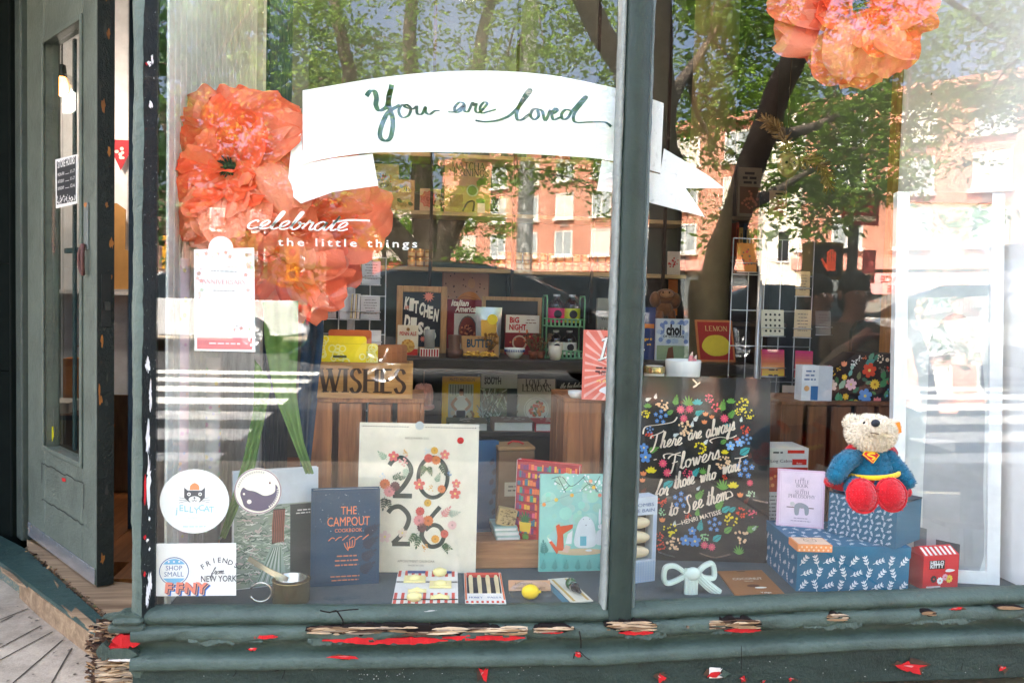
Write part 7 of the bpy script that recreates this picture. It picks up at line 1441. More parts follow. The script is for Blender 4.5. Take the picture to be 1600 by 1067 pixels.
def p_we(b,F):
 W,H=F.W,F.H; k=paper((60,50,40))
 for i,(s_,x,y)in enumerate((('WE',.3,.86),('CAN',.5,.72),('CUP',.6,.5),('OF',.3,.4),('OUR',.6,.27),('WORK',.7,.12))):b.text(F,s_,W*x,H*y,.022,k,.001,bold=.01)
 q=random.Random(3)
 for i in range(16):dots(b,F,W*q.uniform(.1,.9),H*q.uniform(.05,.75),.014,q.choice([(206,80,50),(60,70,110),(236,180,60),(80,110,60)]),6,.3,q,.0012)
std('book','cream book with scattered flowers and capital words half under the banner fold',566,622,256,331,YS+.07,(206,178,132),p_we,Z=S2)
def p_ed(b,F):
 W,H=F.W,F.H; b.text(F,'EDIBLES',W*.5,H*.60,.034,paper((250,220,110)),.001,fit=W*.72,bold=.02); q=random.Random(5)
 for i in range(14):lf(b,F,W*q.uniform(.1,.8),H*q.choice((q.uniform(.05,.4),q.uniform(.75,.9))),.03,q.uniform(0,6),q.choice([(150,110,60),(90,84,40),(176,130,80)]),.0009+.00003*i)
std('book','tan cookbook reading edibles on the second shelf',612,647,281,331,YS+.03,(188,144,96),p_ed,Z=S2)
def p_ro(b,F):
 for i in range(5):daisy(b,F,F.W*.4,F.H*.55,.04-.007*i,[(206,100,80),(220,120,96)][i%2],(226,140,110),9,.0008+.0003*i,.8)
 b.rect(F,F.W*.74,.004,F.W*.97,F.H*.97,paper((196,166,120)),.0008); dots(b,F,F.W*.85,F.H*.5,.03,(120,80,50),14,.2)
std('gift_tin','square tin with a big coral rose on the second shelf',656,688,295,332,YS+.05,(214,172,140),p_ro,T=.05,Z=S2,cat='tin')
def p_ma(b,F):
 W,H=F.W,F.H; k=paper((70,62,44)); b.rect(F,.004,H*.5,W-.004,H-.004,paper((206,156,120)),.0004); b.rect(F,.004,.004,W-.004,H*.5,paper((182,164,84)),.0004); serif(b,F,'MATCHA',W*.5,H*.80,.032,k,fit=W*.72); serif(b,F,'MORNINGS',W*.52,H*.68,.030,k,fit=W*.86)
 b.disc(F,W*.6,H*.42,W*.13,paper((190,196,150)),.001); b.disc(F,W*.6,H*.42,W*.10,paper((110,136,50)),.0014); b.disc(F,W*.78,H*.24,W*.10,paper((96,130,40)),.001,16,W*.06); b.rect(F,W*.72,H*.02,W*.88,H*.2,paper((226,214,190)),.0012); b.stroke(F,[(W*.4,H*.04),(W*.5,H*.2),(W*.64,H*.22),(W*.62,H*.04)],.008,k,.0014,3); b.rect(F,W*.12,H*.12,W*.4,H*.34,paper((150,130,60)),.001)
 for i in range(5):lf(b,F,W*(.7+.05*i),H*.5,.05,1+.2*i,(120,150,60),.0016)
std('book','large tan matcha cookbook with green bowl picture on the second shelf',694,766,248,333,YS+.06,(198,158,104),p_ma,Z=S2)
th=Thing('enamel_jug','cream enamel jug with black handle on the second shelf','jug'); p=P(790,320,YS+.08); V=Frame(Vector((p.x,p.y,S2)),(1,0,0),(0,0,1)); b=th.part('jug_body'); b.lathe(V,[(.001,0),(.034,0),(.036,.03),(.026,.075),(.028,.085)],paper((214,196,160),.25),22); b=th.part('handle'); b.tube([V.pt(-.028,.075,0),V.pt(-.055,.07,0),V.pt(-.055,.03,0),V.pt(-.036,.02,0)],.005,paper((40,36,34)),8); th.done()
# rows of amber tins
def tin_proto(x,y,z,first):
 th=Thing('amber_tin',first,'tin','amber tins stacked on the shelf'); V=Frame(Vector((x,y,z)),(1,0,0),(0,0,1)); r=.0175; b=th.part('tin_body'); b.lathe(V,[(.001,0),(r,0),(r,.031),(.001,.031)],paper((206,134,70),.4,.1,.3),18); f=Frame(V.pt(0,0,r),(1,0,0),(0,0,1))
 pts=[[V.pt((r+.0005)*sin(a),h,(r+.0005)*cos(a))for a in np.linspace(-.9,.9,9)]for h in(.008,.024)]; b.grid(pts,paper((236,190,130)))
 l=th.part('lid'); l.lathe(V,[(r*1.03,.0312),(r*1.03,.039),(.001,.0395)],paper((226,178,110),.25,.1,.6),18); return th.done(Vector((x,y,z)))
xs=[P(u,410,YS+.05).x for u in range(784,1000,13)]; t0=None; pos=[(x,S3+.041*k,YS+.05)for x in xs for k in(0,1)]+[(P(u,410,YS+.05).x,S3+.041*k,YS+.05)for u in(643,656,669,575,588)for k in(0,1)]+[(x,S3,YS+.1)for x in xs]
for i,(x,z,y)in enumerate(pos):
 l='small amber tin in the long double row on the third shelf' if i<2*len(xs)else('small amber tin in the short stack beside the left upright' if i<2*len(xs)+10 else 'small amber tin hidden behind the long double row')
 if t0 is None:t0=tin_proto(x,y,z,l)
 else:copy_tree(t0,(x,y,z),None,l)
rr=random.Random(21)
for k,u in enumerate((600,625,648,700,835,880,905)):std('book',['red cloth book on the top shelf near the fold','dark red book on the top shelf','coral book on the top shelf by the first upright','green book on the top shelf','pink book on the top shelf after the second upright','brick red book on the top shelf','olive book on the top shelf by the third upright'][k],u-11,u+11,180,243,YS+.08,[(170,60,50),(120,50,44),(196,90,76),(70,90,60),(206,130,120),(176,80,60),(120,116,70)][k],Z=S1)
th=Thing('dark_board','black wall board between the third shelf and the table','board'); b=th.body(); F=Frame(Vector((0,YS+.20,0)),(1,0,0),(0,0,1)); b.prism(F,smooth_pts([F.px(u,v)for u,v in((790,560),(790,440),(796,430),(900,432),(1075,436),(1078,560))],1),0,.012,paper((36,36,34),.5)); th.done()
def p_dr(b,F):
 W,H=F.W,F.H; b.rect(F,.004,.004,W-.004,H-.004,paper((176,130,104)),.0005); q=random.Random(1)
 for k in range(20):b.disc(F,q.uniform(.05,.95)*W,q.uniform(.45,.95)*H,.0035,paper((70,50,44)),.0009,6)
 b.poly(F,smooth_pts([(W*.1,.006),(W*.3,H*.4),(W*.5,H*.56),(W*.72,H*.54),(W*.9,H*.3),(W*.96,.006)],4),paper((206,124,56)),.0012); b.disc(F,W*.62,H*.74,W*.08,paper((190,140,100)),.0012,14,W*.11)
 for k in range(9):b.stroke(F,[(W*(.14+.02*k),H*(.05+.045*k)),(W*.5,H*(.12+.045*k)),(W*(.94-.02*k),H*(.06+.045*k))],.0022,paper((150,84,40)),.0016,4)
std('picture_print','terracotta print of a figure in an orange robe behind the table books',690,763,422,500,YS+.12,(140,96,76),p_dr,T=.012,cat='picture',lean=.02)
# pillar
th=Thing('plaster_pillar','round tan plaster pillar inside the shop right of the mullion','pillar'); b=th.body(); p=P(1122,300,1.75); b.lathe(Frame(Vector((p.x,1.85,ZF)),(1,0,0),(0,0,1)),[(.105,0),(.105,2.80)],paper((132,114,84),.8),32); th.done()
# table with dark top and a lower shelf
YT=1.20; tz=P(780,562,YT).z; tx0,tx1=P(612,562,YT).x,P(1180,562,YT).x; lz=P(780,676,YT).z
th=Thing('dark_table','dark brown two tier table carrying cookbooks and kitchen goods','table'); mdk=wood((26,20,18),(52,42,36),'x',.45); b=th.part('tabletop'); b.box(WORLD,tx0,YT,tz-.05,tx1,YT+.48,tz,mdk,.004); b=th.part('lower_shelf'); b.box(WORLD,tx0+.02,YT+.02,lz-.02,tx1-.02,YT+.46,lz,mdk)
for x in(tx0+.03,tx1-.09):
 for y in(YT+.03,YT+.40):l=th.part('leg'); l.box(WORLD,x,y,ZF,x+.05,y+.05,tz-.051,mdk)
bk_=th.part('rear_panel'); bk_.box(WORLD,tx0+.085,YT+.455,lz+.001,tx1-.095,YT+.47,tz-.052,paper((40,38,38),.6)); th.done()
def p_kd(b,F):
 W,H=F.W,F.H; w=paper((232,226,212)); k=F
 for i,ch in enumerate('KITCHEN'):f=F.sub(W*(.03+.13*i),H*(.70-.035*i+.01*(i%2)),0,-.12+.05*(i%3)); b.text(f,ch,0,0,H*.30,w,.001,'l',fit=W*.12,bold=.05)
 for i,ch in enumerate('DISCO'):f=F.sub(W*(.03+.175*i),H*(.34-.05*i),0,-.10+.06*(i%2)); b.text(f,ch,0,0,H*[.34,.34,.30,.26,.2][i],w,.001,'l',fit=W*.16,bold=.05)
 daisy(b,F,W*.68,H*.93,.026,(226,130,110),(226,130,110),11,.001,.5); daisy(b,F,W*.1,H*.72,.012,(226,130,110),(226,130,110),9,.001,.5); daisy(b,F,W*.55,H*.14,.014,(226,130,110),(226,130,110),9,.001,.5)
a,c=P(618,546,1.5),P(697,548,1.5); F=upright(Vector((a.x,1.50,tz)),0,.06); W=c.x-a.x; H=F.px(657,447)[1]
th=Thing('framed_print','kitchen disco print in a light wood frame on the dark table','picture'); mf=wood((150,106,60),(198,152,98),'z',.6); b=th.part('frame'); t=.026; b.box(F,0,0,-.02,t,H,.0,mf,.003); b.box(F,W-t,0,-.02,W,H,0,mf,.003); b.box(F,t+.0005,0,-.02,W-t-.0005,t,-.0005,mf,.003); b.box(F,t+.0005,H-t,-.02,W-t-.0005,H,-.0005,mf,.003)
pr_=th.part('print'); F2=F.sub(t+.001,t+.001,-.008); F2.W,F2.H=W-2*t-.002,H-2*t-.002; pr_.box(F2,0,0,-.006,F2.W,F2.H,0,paper((34,36,46),.5)); p_kd(pr_,F2); th.done()
def p_pe(b,F):
 W,H=F.W,F.H; b.text(F,'PENN ALE',W*.5,H*.66,.022,paper((196,50,40)),.001,fit=W*.82,bold=.02); b.rect(F,.001,.001,W-.001,H*.22,paper((206,44,36)),.0006); b.disc(F,W*.5,H*.32,W*.33,paper((226,180,90)),.001); dots(b,F,W*.5,H*.32,W*.3,(196,140,60),20,.2,h=.0014); b.disc(F,W*.5,H*.86,.007,paper((150,110,50)),.001)
std('pasta_box','small cream pasta carton with red base in front of the disco print',621,653,508,552,1.34,(232,220,190),p_pe,T=.05,Z=tz,cat='carton')
th=Thing('grey_candle','grey cylinder candle standing on a striped box','candle'); sx=P(671,550,1.30).x; sb_h=P(671,545,1.30).z-tz; V=Frame(Vector((sx,1.33,tz+sb_h+.001)),(1,0,0),(0,0,1)); b=th.body(); hh_=P(671,515,1.33).z-V.o.z; b.lathe(V,[(.001,0),(.021,0),(.021,hh_),(.016,hh_),(.016,hh_-.01),(.001,hh_-.01)],paper((150,150,146),.5),22); th.done()
th=Thing('striped_box','small red and cream striped box under the grey candle','box'); b=th.body(); F=upright(Vector((sx-.038,1.29,tz+.0005)),0); b.box(F,0,0,-.07,.076,sb_h-.001,0,paper((232,224,208))); [b.rect(F,.003+.0105*k,.001,.009+.0105*k,sb_h-.002,paper((176,36,36)),.0006)for k in range(7)]; th.done()
def p_it(b,F):
 W,H=F.W,F.H; c=paper((236,220,206)); f=F.sub(0,0); b.text(F,'Italian',W*.36,H*.88,.036,c,.001,fit=W*.52,bold=.03,shear=.25); b.text(F,'American',W*.56,H*.77,.036,c,.001,fit=W*.68,bold=.03,shear=.25); b.rect(F,W*.2,H*.04,W*.92,H*.74,paper((196,190,180)),.0008); b.disc(F,W*.6,H*.4,W*.28,paper((90,84,80)),.0012,20,H*.3); b.disc(F,W*.6,H*.4,W*.25,paper((120,44,30)),.0015,20,H*.27); dots(b,F,W*.6,H*.4,W*.22,(196,110,70),26,.16,h=.0018); dots(b,F,W*.58,H*.44,W*.2,(90,30,22),14,.2,h=.0022)
std('book','maroon italian american cookbook on the dark table',698,751,468,548,1.56,(118,18,36),p_it,Z=tz)
th=Thing('cracker_pouch','silver pouch of crackers with yellow window on the dark table','pouch'); a,c=P(742,540,1.46),P(784,540,1.46); F=upright(Vector((a.x,1.46,tz)),.05,.08); W=c.x-a.x; H=F.px(763,480)[1]; b=th.body(); rows=[[F.pt(W*(.06*(1-t)+x*(.88+.12*t)),H*t,.018*(1-x2*x2)*math.sin(pi*min(1,.15+t*.85)))for x,x2 in[(k/10,-1+k/5)for k in range(11)]]for t in np.linspace(0,1,12)]; b.grid(rows,paper((190,192,190),.25,.1,.6)); b.grid([[p+F.az*.001 for p in r[2:9]]for r in rows[2:9]],paper((226,176,70),.4)); b.disc(F,W*.62,H*.74,.022,paper((240,214,60)),.021); b.box(F,W*.1,0,-.02,W*.9,H*.9,-.001,paper((150,150,148),.4)); th.done()
def p_bu(b,F):W,H=F.W,F.H; b.text(F,'BUTTER',W*.5,H*.48,.045,paper((30,74,96)),.001,fit=W*.72,bold=.03); b.text(F,'THE',W*.5,H*.82,.014,paper((60,70,80)),.001)
std('book','kraft brown butter book lying upright at the front of the table',721,779,525,558,1.30,(186,140,90),p_bu,T=.03,Z=tz,lean=.1)
th=Thing('pasta_pile','heap of dry yellow pasta on a dark tray in front of the butter book','pasta'); b=th.body(); q=random.Random(3); x0,x1=P(722,556,1.25).x,P(778,556,1.25).x; b.box(WORLD,x0,1.225,tz+.0005,x1,1.285,tz+.006,paper((60,44,34)))
for k in range(60):p=Vector((q.uniform(x0+.01,x1-.01),q.uniform(1.235,1.275),tz+.010+.016*q.random()*(1-abs(k%20-10)/12))); d=Vector((q.uniform(-1,1),q.uniform(-1,1),q.uniform(-.3,.3))).normalized()*.009; b.tube([p-d,p+Vector((0,0,.002)),p+d],[.003,.0045,.003],paper((230,180,76),.5),6)
th.done()
th=Thing('wooden_cup','dark brown wooden cup on a block at the table front','cup'); b=th.body(); p=P(711,545,1.30); V=Frame(Vector((p.x-.004,1.27,tz)),(1,0,0),(0,0,1)); b.lathe(V,[(.001,0),(.034,0),(.034,.034),(.022,.0345),(.026,.09),(.022,.09),(.02,.05),(.001,.05)],wood((70,44,32),(110,72,52),'z',.5),22); th.done()
a,c=P(752,545,1.60),P(845,545,1.60); F=upright(Vector((a.x,1.60,tz)),0,.05); W=c.x-a.x; H=F.px(800,464)[1]
th=Thing('framed_chalkboard','wide dark chalkboard in a thin wood frame on the dark table','chalkboard'); b=th.part('frame'); t=.016
b.box(F,0,0,-.02,t,H,0,mf); b.box(F,W-t,0,-.02,W,H,0,mf); b.box(F,t+.0005,H-t,-.02,W-t-.0005,H,-.0005,mf); b.box(F,t+.0005,0,-.02,W-t-.0005,t,-.0005,mf); b=th.part('board'); b.box(F,t+.0005,t+.0005,-.018,W-t-.0005,H-t-.0005,-.008,paper((58,46,40),.6)); th.done()
def p_bn(b,F):W,H=F.W,F.H; b.rect(F,.001,H*.55,W-.001,H-.001,paper((236,224,206)),.0005); b.text(F,'BiG',W*.26,H*.80,.034,paper((196,40,46)),.001,fit=W*.28,bold=.04); b.text(F,'NiGHT',W*.36,H*.62,.034,paper((196,40,46)),.001,fit=W*.50,bold=.04); b.disc(F,W*.42,H*.3,W*.22,paper((206,170,140)),.001); b.disc(F,W*.42,H*.3,W*.17,paper((150,60,40)),.0014); dots(b,F,W*.5,H*.3,W*.4,(226,120,70),14,.08,h=.0018); lines(b,F,W*.55,W*.95,H*.86,2,.012,.004,(150,110,100))
std('book','big night cookbook with red lettering before the chalkboard',789,842,492,548,1.52,(140,26,34),p_bn,Z=tz)
th=Thing('patterned_bowl','small white and blue patterned bowl at the table front','bowl'); p=P(804,552,1.28); V=Frame(Vector((p.x,1.28,tz)),(1,0,0),(0,0,1)); b=th.body(); b.lathe(V,[(.001,.001),(.018,0),(.034,.02),(.042,.042),(.039,.042),(.03,.02),(.001,.006)],paper((226,226,220),.25),26)
for k in range(18):a=pi*k/17; b.tube([V.pt(.0385*cos(a),.028,.0385*sin(a)),V.pt(.0415*cos(a),.037,.0415*sin(a))],.0018,paper((50,70,130)),5)
th.done()
for k,(u,v,c)in enumerate(((765,540,(150,100,40)),(833,548,(96,60,40)),(845,548,(110,84,60)))):
 th=Thing('dried_posy',['tiny dried posy in an amber jar left of the bowl','small dark seed head posy in a pot right of the bowl','small dried sprig in a clay pot beside the green rack'][k],'dried flowers','dried posies on the table'); p=P(u,v,1.3); V=Frame(Vector((p.x,1.30,tz)),(1,0,0),(0,0,1)); b=th.part('pot'); b.lathe(V,[(.001,0),(.014,0),(.02,.03),(.017,.03),(.001,.02)],paper((120,66,40),.5),16); b=th.part('sprigs'); q=random.Random(k)
 for j in range(16):e=V.pt(q.uniform(-.04,.04),q.uniform(.05,.10),q.uniform(-.02,.03)); b.tube([V.pt(0,.02,0),e],.0011,paper((110,90,50)),5); b.ball(e,.006,paper(c),8,6)
 th.done()
# green wire rack with bottles
p=P(880,560,1.34); rx0,rx1=P(850,560,1.34).x,P(908,560,1.34).x; zs=[tz+.001+.0,P(880,506,1.34).z-.012]; mg=paper((110,160,120),.4)
th=Thing('wire_rack','pale green two tier wire rack of bottles on the table','rack')
for z in zs:
 b=th.part('tray')
 b.box(WORLD,rx0,1.30,z,rx1,1.40,z+.004,mg)
 for y in(1.30,1.40):b.tube([(rx0,y,z+.032),(rx1,y,z+.032)],.003,mg,6); [b.box(WORLD,rx0+(rx1-rx0)*k/9-.004,y-.0012,z+.004,rx0+(rx1-rx0)*k/9+.004,y+.0012,z+.032,mg)for k in range(10)]
for x in(rx0,rx1):
 b=th.part('side_frame'); b.tube([(x,1.30,tz),(x,1.30,zs[1]+.11),(x,1.31,zs[1]+.125),(x,1.39,zs[1]+.125),(x,1.40,zs[1]+.11),(x,1.40,tz)],.0035,mg,8)
th.done()
def bottle(label,x,y,z,h,r,cb_,cl_,group):
 th=Thing('bottle',label,'bottle',group); V=Frame(Vector((x,y,z)),(1,0,0),(0,0,1)); b=th.part('bottle_body'); b.lathe(V,[(.001,0),(r,0),(r,h*.62),(r*.85,h*.74),(r*.34,h*.86),(r*.34,h*.93)],paper(cb_,.12,.05,coat=1),20); l=th.part('label'); l.lathe(V,[(r+.0008,h*.1),(r+.0008,h*.56)],paper(cl_,.5),20)
 f=Frame(V.pt(0,h*.34,r+.0014),(1,0,0),(0,0,1)); l.disc(f,0,.004,r*.5,paper((40,36,44)),.0008,14); l.rect(f,-r*.5,-h*.17,r*.5,-h*.12,paper((60,40,44)),.0006); c=th.part('cap'); c.lathe(V,[(r*.42,h*.931),(r*.42,h),(.001,h)],paper((196,196,196),.3,.05,.6),14); th.done()
hB=P(868,460,1.35).z-zs[1]-.004
bottle('bottle with bright pink label on the top tier of the green rack',P(869,500,1.35).x,1.35,zs[1]+.0045,hB,.034,(50,26,30),(222,40,110),'bottles in the green rack'); bottle('bottle with yellow green label on the top tier of the green rack',P(893,500,1.35).x,1.35,zs[1]+.0045,hB,.034,(50,26,30),(200,206,60),'bottles in the green rack')
hB2=P(868,516,1.35).z-zs[0]-.004
for k,u in enumerate((868,889)):bottle(['dark bottle with white label left on the lower tier','dark bottle with white label right on the lower tier'][k],P(u,550,1.35).x,1.35,zs[0]+.0045,hB2,.030,(40,30,26),(220,216,206),'bottles in the green rack')
th=Thing('white_pot','small off white pot in front of the green rack','pot'); p=P(867,555,1.26); V=Frame(Vector((p.x,1.255,tz)),(1,0,0),(0,0,1)); b=th.body(); b.lathe(V,[(.001,0),(.02,0),(.027,.03),(.026,.055),(.022,.055),(.02,.01),(.001,.006)],paper((216,210,196),.4),20); th.done()
std('seasoning_bag','clear crinkled bag with printed wines label beside the mullion',933,966,466,545,1.5,(150,148,140),lambda b,F:(b.text(F,'WINES',F.W*.5,F.H*.62,.022,paper((50,44,40)),.001,fit=F.W*.7),[b.stroke(F,[(F.W*random.Random(k).uniform(.05,.9),F.H*.05),(F.W*random.Random(k+9).uniform(.05,.9),F.H*.5)],.003,paper([(206,200,190),(110,96,84)][k%2]),.0012,1)for k in range(14)]),T=.03,Z=tz,cat='bag')
# lower shelf books
def p_mm(b,F):
 W,H=F.W,F.H; b.text(F,'MATTY MATHESON',W*.52,H*.90,.020,paper((80,66,20)),.001,fit=W*.66); b.rect(F,W*.16,H*.10,W*.82,H*.84,paper((186,190,182)),.0006); q=random.Random(2)
 for k in range(22):b.disc(F,W*q.uniform(.18,.80),H*q.uniform(.11,.28),q.uniform(.006,.012),paper(q.choice([(90,60,44),(60,50,40),(150,100,60),(206,190,160)])),.0009+.00003*k,7)
 for k in range(9):b.rect(F,W*(.2+.07*k),H*q.uniform(.6,.66),W*(.215+.07*k),H*.83,paper((60,80,60)),.0009)
 b.poly(F,smooth_pts([(W*.36,H*.2),(W*.34,H*.5),(W*.44,H*.6),(W*.56,H*.6),(W*.66,H*.5),(W*.64,H*.2)],3,True),paper((226,226,222)),.0018); b.disc(F,W*.5,H*.66,W*.06,paper((176,124,96)),.002,12,W*.075); b.poly(F,[(W*.44,H*.69),(W*.56,H*.69),(W*.55,H*.745),(W*.45,H*.745)],paper((50,36,30)),.0024)
 for s_ in(-1,1):b.stroke(F,[(W*(.5+s_*.12),H*.55),(W*(.5+s_*.24),H*.42),(W*(.5+s_*.12),H*.3)],.012,paper((186,134,106)),.0022,3)
 b.rect(F,W*.38,H*.12,W*.62,H*.3,paper((50,56,66)),.0021)
std('book','bright yellow cookbook with a chef photograph on the lower shelf',690,749,588,668,YT+.2,(232,184,20),p_mm,Z=lz)
def p_so(b,F):
 W,H=F.W,F.H; b.rect(F,.001,H*.72,W-.001,H-.001,paper((196,198,192)),.0006); b.text(F,'SOUTH',W*.32,H*.80,.036,paper((40,42,44)),.001,fit=W*.46,bold=.04); b.text(F,'SEAN BROCK',W*.3,H*.90,.016,paper((40,42,44)),.001,fit=W*.42,bold=.03); q=random.Random(8)
 for k in range(160):x,y=W*q.uniform(.02,.9),H*q.uniform(.02,.66); b.stroke(F,[(x,y),(x+q.uniform(-.03,.03),min(H*.71,y+q.uniform(.01,.05)))],.004,paper(q.choice([(90,110,84),(170,186,170),(44,60,50),(206,212,204),(110,96,76)])),.0007+.000005*k,1)
 b.rect(F,W*.72,.001,W-.001,H*.715,paper((36,56,60)),.0018)
std('book','grey green cookbook titled south standing in the middle of the lower shelf',750,807,584,670,YT+.2,(110,120,104),p_so,Z=lz)
def p_ll(b,F):
 W,H=F.W,F.H; k=paper((70,64,56)); serif(b,F,'LOVE &',W*.5,H*.84,.030,k,fit=W*.6); serif(b,F,'LEMONS',W*.5,H*.73,.030,k,fit=W*.78); b.disc(F,W*.5,H*.34,W*.34,paper((224,218,206)),.001); b.stroke(F,[(W*.5+W*.3*cos(a),H*.34+W*.3*sin(a))for a in np.linspace(0,2*pi,24,False)],.002,paper((170,160,146)),.0013,1,True); dots(b,F,W*.5,H*.36,W*.2,(206,90,50),26,.24,h=.0014); dots(b,F,W*.5,H*.36,W*.18,(230,140,60),12,.2,h=.002); dots(b,F,W*.48,H*.38,W*.19,(90,110,50),9,.16,h=.0024); b.disc(F,W*.15,H*.08,W*.08,paper((226,180,50)),.001); b.stroke(F,[(W*.72,H*.2),(W*.82,H*.02)],.005,k,.0018,1)
std('book','beige lemons cookbook with a plate of orange salad on the lower shelf',808,866,592,672,YT+.2,(196,186,168),p_ll,Z=lz)
std('book','near black cookbook with white handwriting at the end of the lower shelf',868,920,594,674,YT+.21,(30,34,38),lambda b,F:(script(b,F,'the bacheloo',F.W*.1,F.H*.82,.010,.0022,paper((210,210,206)),.06,.4),script(b,F,'table',F.W*.2,F.H*.1,.012,.0022,paper((210,210,206)),.06,.4)),Z=lz)
for k,(u0,u1,c,l,h_)in enumerate(((700,762,(90,92,64),'olive book lying flat before the yellow cookbook',.035),(771,833,(150,120,104),'brown photo book lying flat before the south book',.04),(836,905,(186,30,40),'red patterned book lying flat at the shelf end',.036))):
 a,cc=P(u0,676,YT+.03),P(u1,676,YT+.03); F=Frame(Vector((a.x,YT+.03,lz+h_)),(1,0,0),(0,1,0)); F.W=cc.x-a.x; F.H=.14
 book('flat_book',l,F,F.W,F.H,h_,c,'book','books lying flat on the lower shelf',paint=lambda b,F:dots(b,F,F.W*.5,F.H*.5,F.H*.4,(206,196,180),20,.14))
th=Thing('knit_hat','dusty pink knitted hat hanging under the table edge','hat'); b=th.body(); p=P(662,620,YT-.0);
for k in range(9):a=-pi/2+pi*k/8; b.ball(p+Vector((.026*sin(a),.03+.01*cos(a),.006*cos(a))),(.012,.045,.02),cloth((206,140,120),None,600),12,10)
b.tube([p+Vector((.034*cos(t),.03+.03*sin(t),-.042))for t in np.linspace(0,2*pi,20)],.010,cloth((196,130,112),None,600),8); b.tube([p+Vector((0,.03,.04)),Vector((p.x,p.y+.03,tz-.05))],.002,paper((120,90,80)),5); th.done()
# ---- wire card stands
mwire=paper((206,206,204),.3,.05,.5)
def card_stand(label,u0,u1,vt,vb,Y,cols,cards):
 th=Thing('card_stand',label,'card rack'); xa,xb=P(u0,480,Y).x,P(u1,480,Y).x; zt,zb=P(u0,vt,Y).z,max(ZF+.02,P(u0,vb,Y).z); pl=th.part('post'); xc=xa+(xb-xa)*.42; pl.tube([(xc,Y+.05,ZF),(xc,Y+.05,zt)],.011,mwire,10); bs=th.part('base'); bs.lathe(Frame(Vector((xc,Y+.05,ZF)),(1,0,0),(0,0,1)),[(.16,0),(.16,.012),(.02,.02)],mwire,24); g=th.part('wire_grid')
 for k in range(cols+1):x=xa+(xb-xa)*k/cols; g.tube([(x,Y,zb),(x,Y,zt)],.0022,mwire,5)
 n=max(3,int((zt-zb)/.12))
 for k in range(n+1):z=zb+(zt-zb)*k/n; g.tube([(xa,Y-.001,z),(xb,Y-.001,z)],.0022,mwire,5)
 th.done()
 for(l,a,c,t_,b_,col,kind,tilt)in cards:
  tc=Thing('greeting_card',l,'card','greeting cards on the wire stands'); mb=tc.body(); p,q=P(a,b_,Y-.03),P(c,b_,Y-.03); F=upright(p,tilt,.12); W=(q.x-p.x)/cos(tilt); H=F.px((a+c)/2,t_)[1]; mb.box(F,0,0,-.003,W,H,0,paper(col)); r_=random.Random(a)
  if kind=='text':lines(mb,F,W*.15,W*.85,H*.82,6,H*.12,H*.03,(110,100,96),.0008,a)
  elif kind=='grid':[mb.disc(F,W*(.2+.2*i),H*(.18+.21*j),W*.055,paper((60,56,50)),.0008,7)for i in range(4)for j in range(4)]
  elif kind=='fade':[mb.rect(F,.002,H*k/10+.0005,W-.002,H*(k+1)/10,paper(tuple(int(x+(y-x)*k/9)for x,y in zip((236,190,60),(206,60,110)))),.0006)for k in range(10)]; lines(mb,F,W*.2,W*.8,H*.2,2,.02,.006,(90,50,30),.001)
  elif kind=='stripes':[mb.rect(F,W*(.05+.16*k),.002,W*(.12+.16*k),H-.002,paper([(226,190,50),(60,60,64),(240,240,236)][k%3]),.0008)for k in range(6)]
  elif kind=='floral':dots(mb,F,W*.5,H*.5,min(W,H)*.4,r_.choice([(206,80,70),(90,100,150)]),14,.18); dots(mb,F,W*.5,H*.5,min(W,H)*.42,(90,110,70),10,.12,h=.0014)
  tb=tc.part('wire_pocket'); tb.tube([F.pt(-.004,H*.3,.004),F.pt(W+.004,H*.3,.004)],.0018,mwire,5); tb.tube([F.pt(-.004,-.003,.004),F.pt(W+.004,-.003,.004)],.0018,mwire,5)
  tc.done()
card_stand('white wire card stand above the wishes box',505,602,400,700,.95,4,[('grey card with small print low on the left stand',563,593,463,498,(196,192,184),'text',0),('grey printed card at the top of the left stand',565,594,408,444,(190,190,186),'text',0),('card with brown and white panels at the left edge of the stand',507,525,459,497,(176,160,150),'text',.2),('pale card turned sideways on the left stand',531,546,458,498,(206,204,198),'plain',.5),('yellow and black striped cards in the middle pocket',547,561,459,498,(214,206,190),'stripes',-.3),('small white card at the bottom of the left stand',577,595,516,542,(224,222,216),'plain',0)])
card_stand('dark wire card stand right of the pillar',1142,1268,372,760,1.02,5,[('cream card with rows of small black drawings',1190,1225,484,524,(222,212,184),'grid',0),('pink to yellow sunset card below the drawings card',1190,1226,546,587,(226,120,80),'fade',0),('pale card angled right of the drawings card',1240,1262,484,526,(206,180,140),'text',-.4),('pink magenta card angled at the right of the stand',1241,1264,548,590,(206,70,100),'fade',-.4),('tan card at the top right of the stand',1243,1262,424,462,(196,166,120),'text',-.3),('orange patterned card high on the right stand',1152,1182,380,424,(206,130,60),'floral',0),('tan floral card low on the right stand',1222,1240,602,640,(206,176,150),'floral',-.2),('grey card behind the seated reflection',1275,1300,486,522,(130,124,116),'text',.1)])
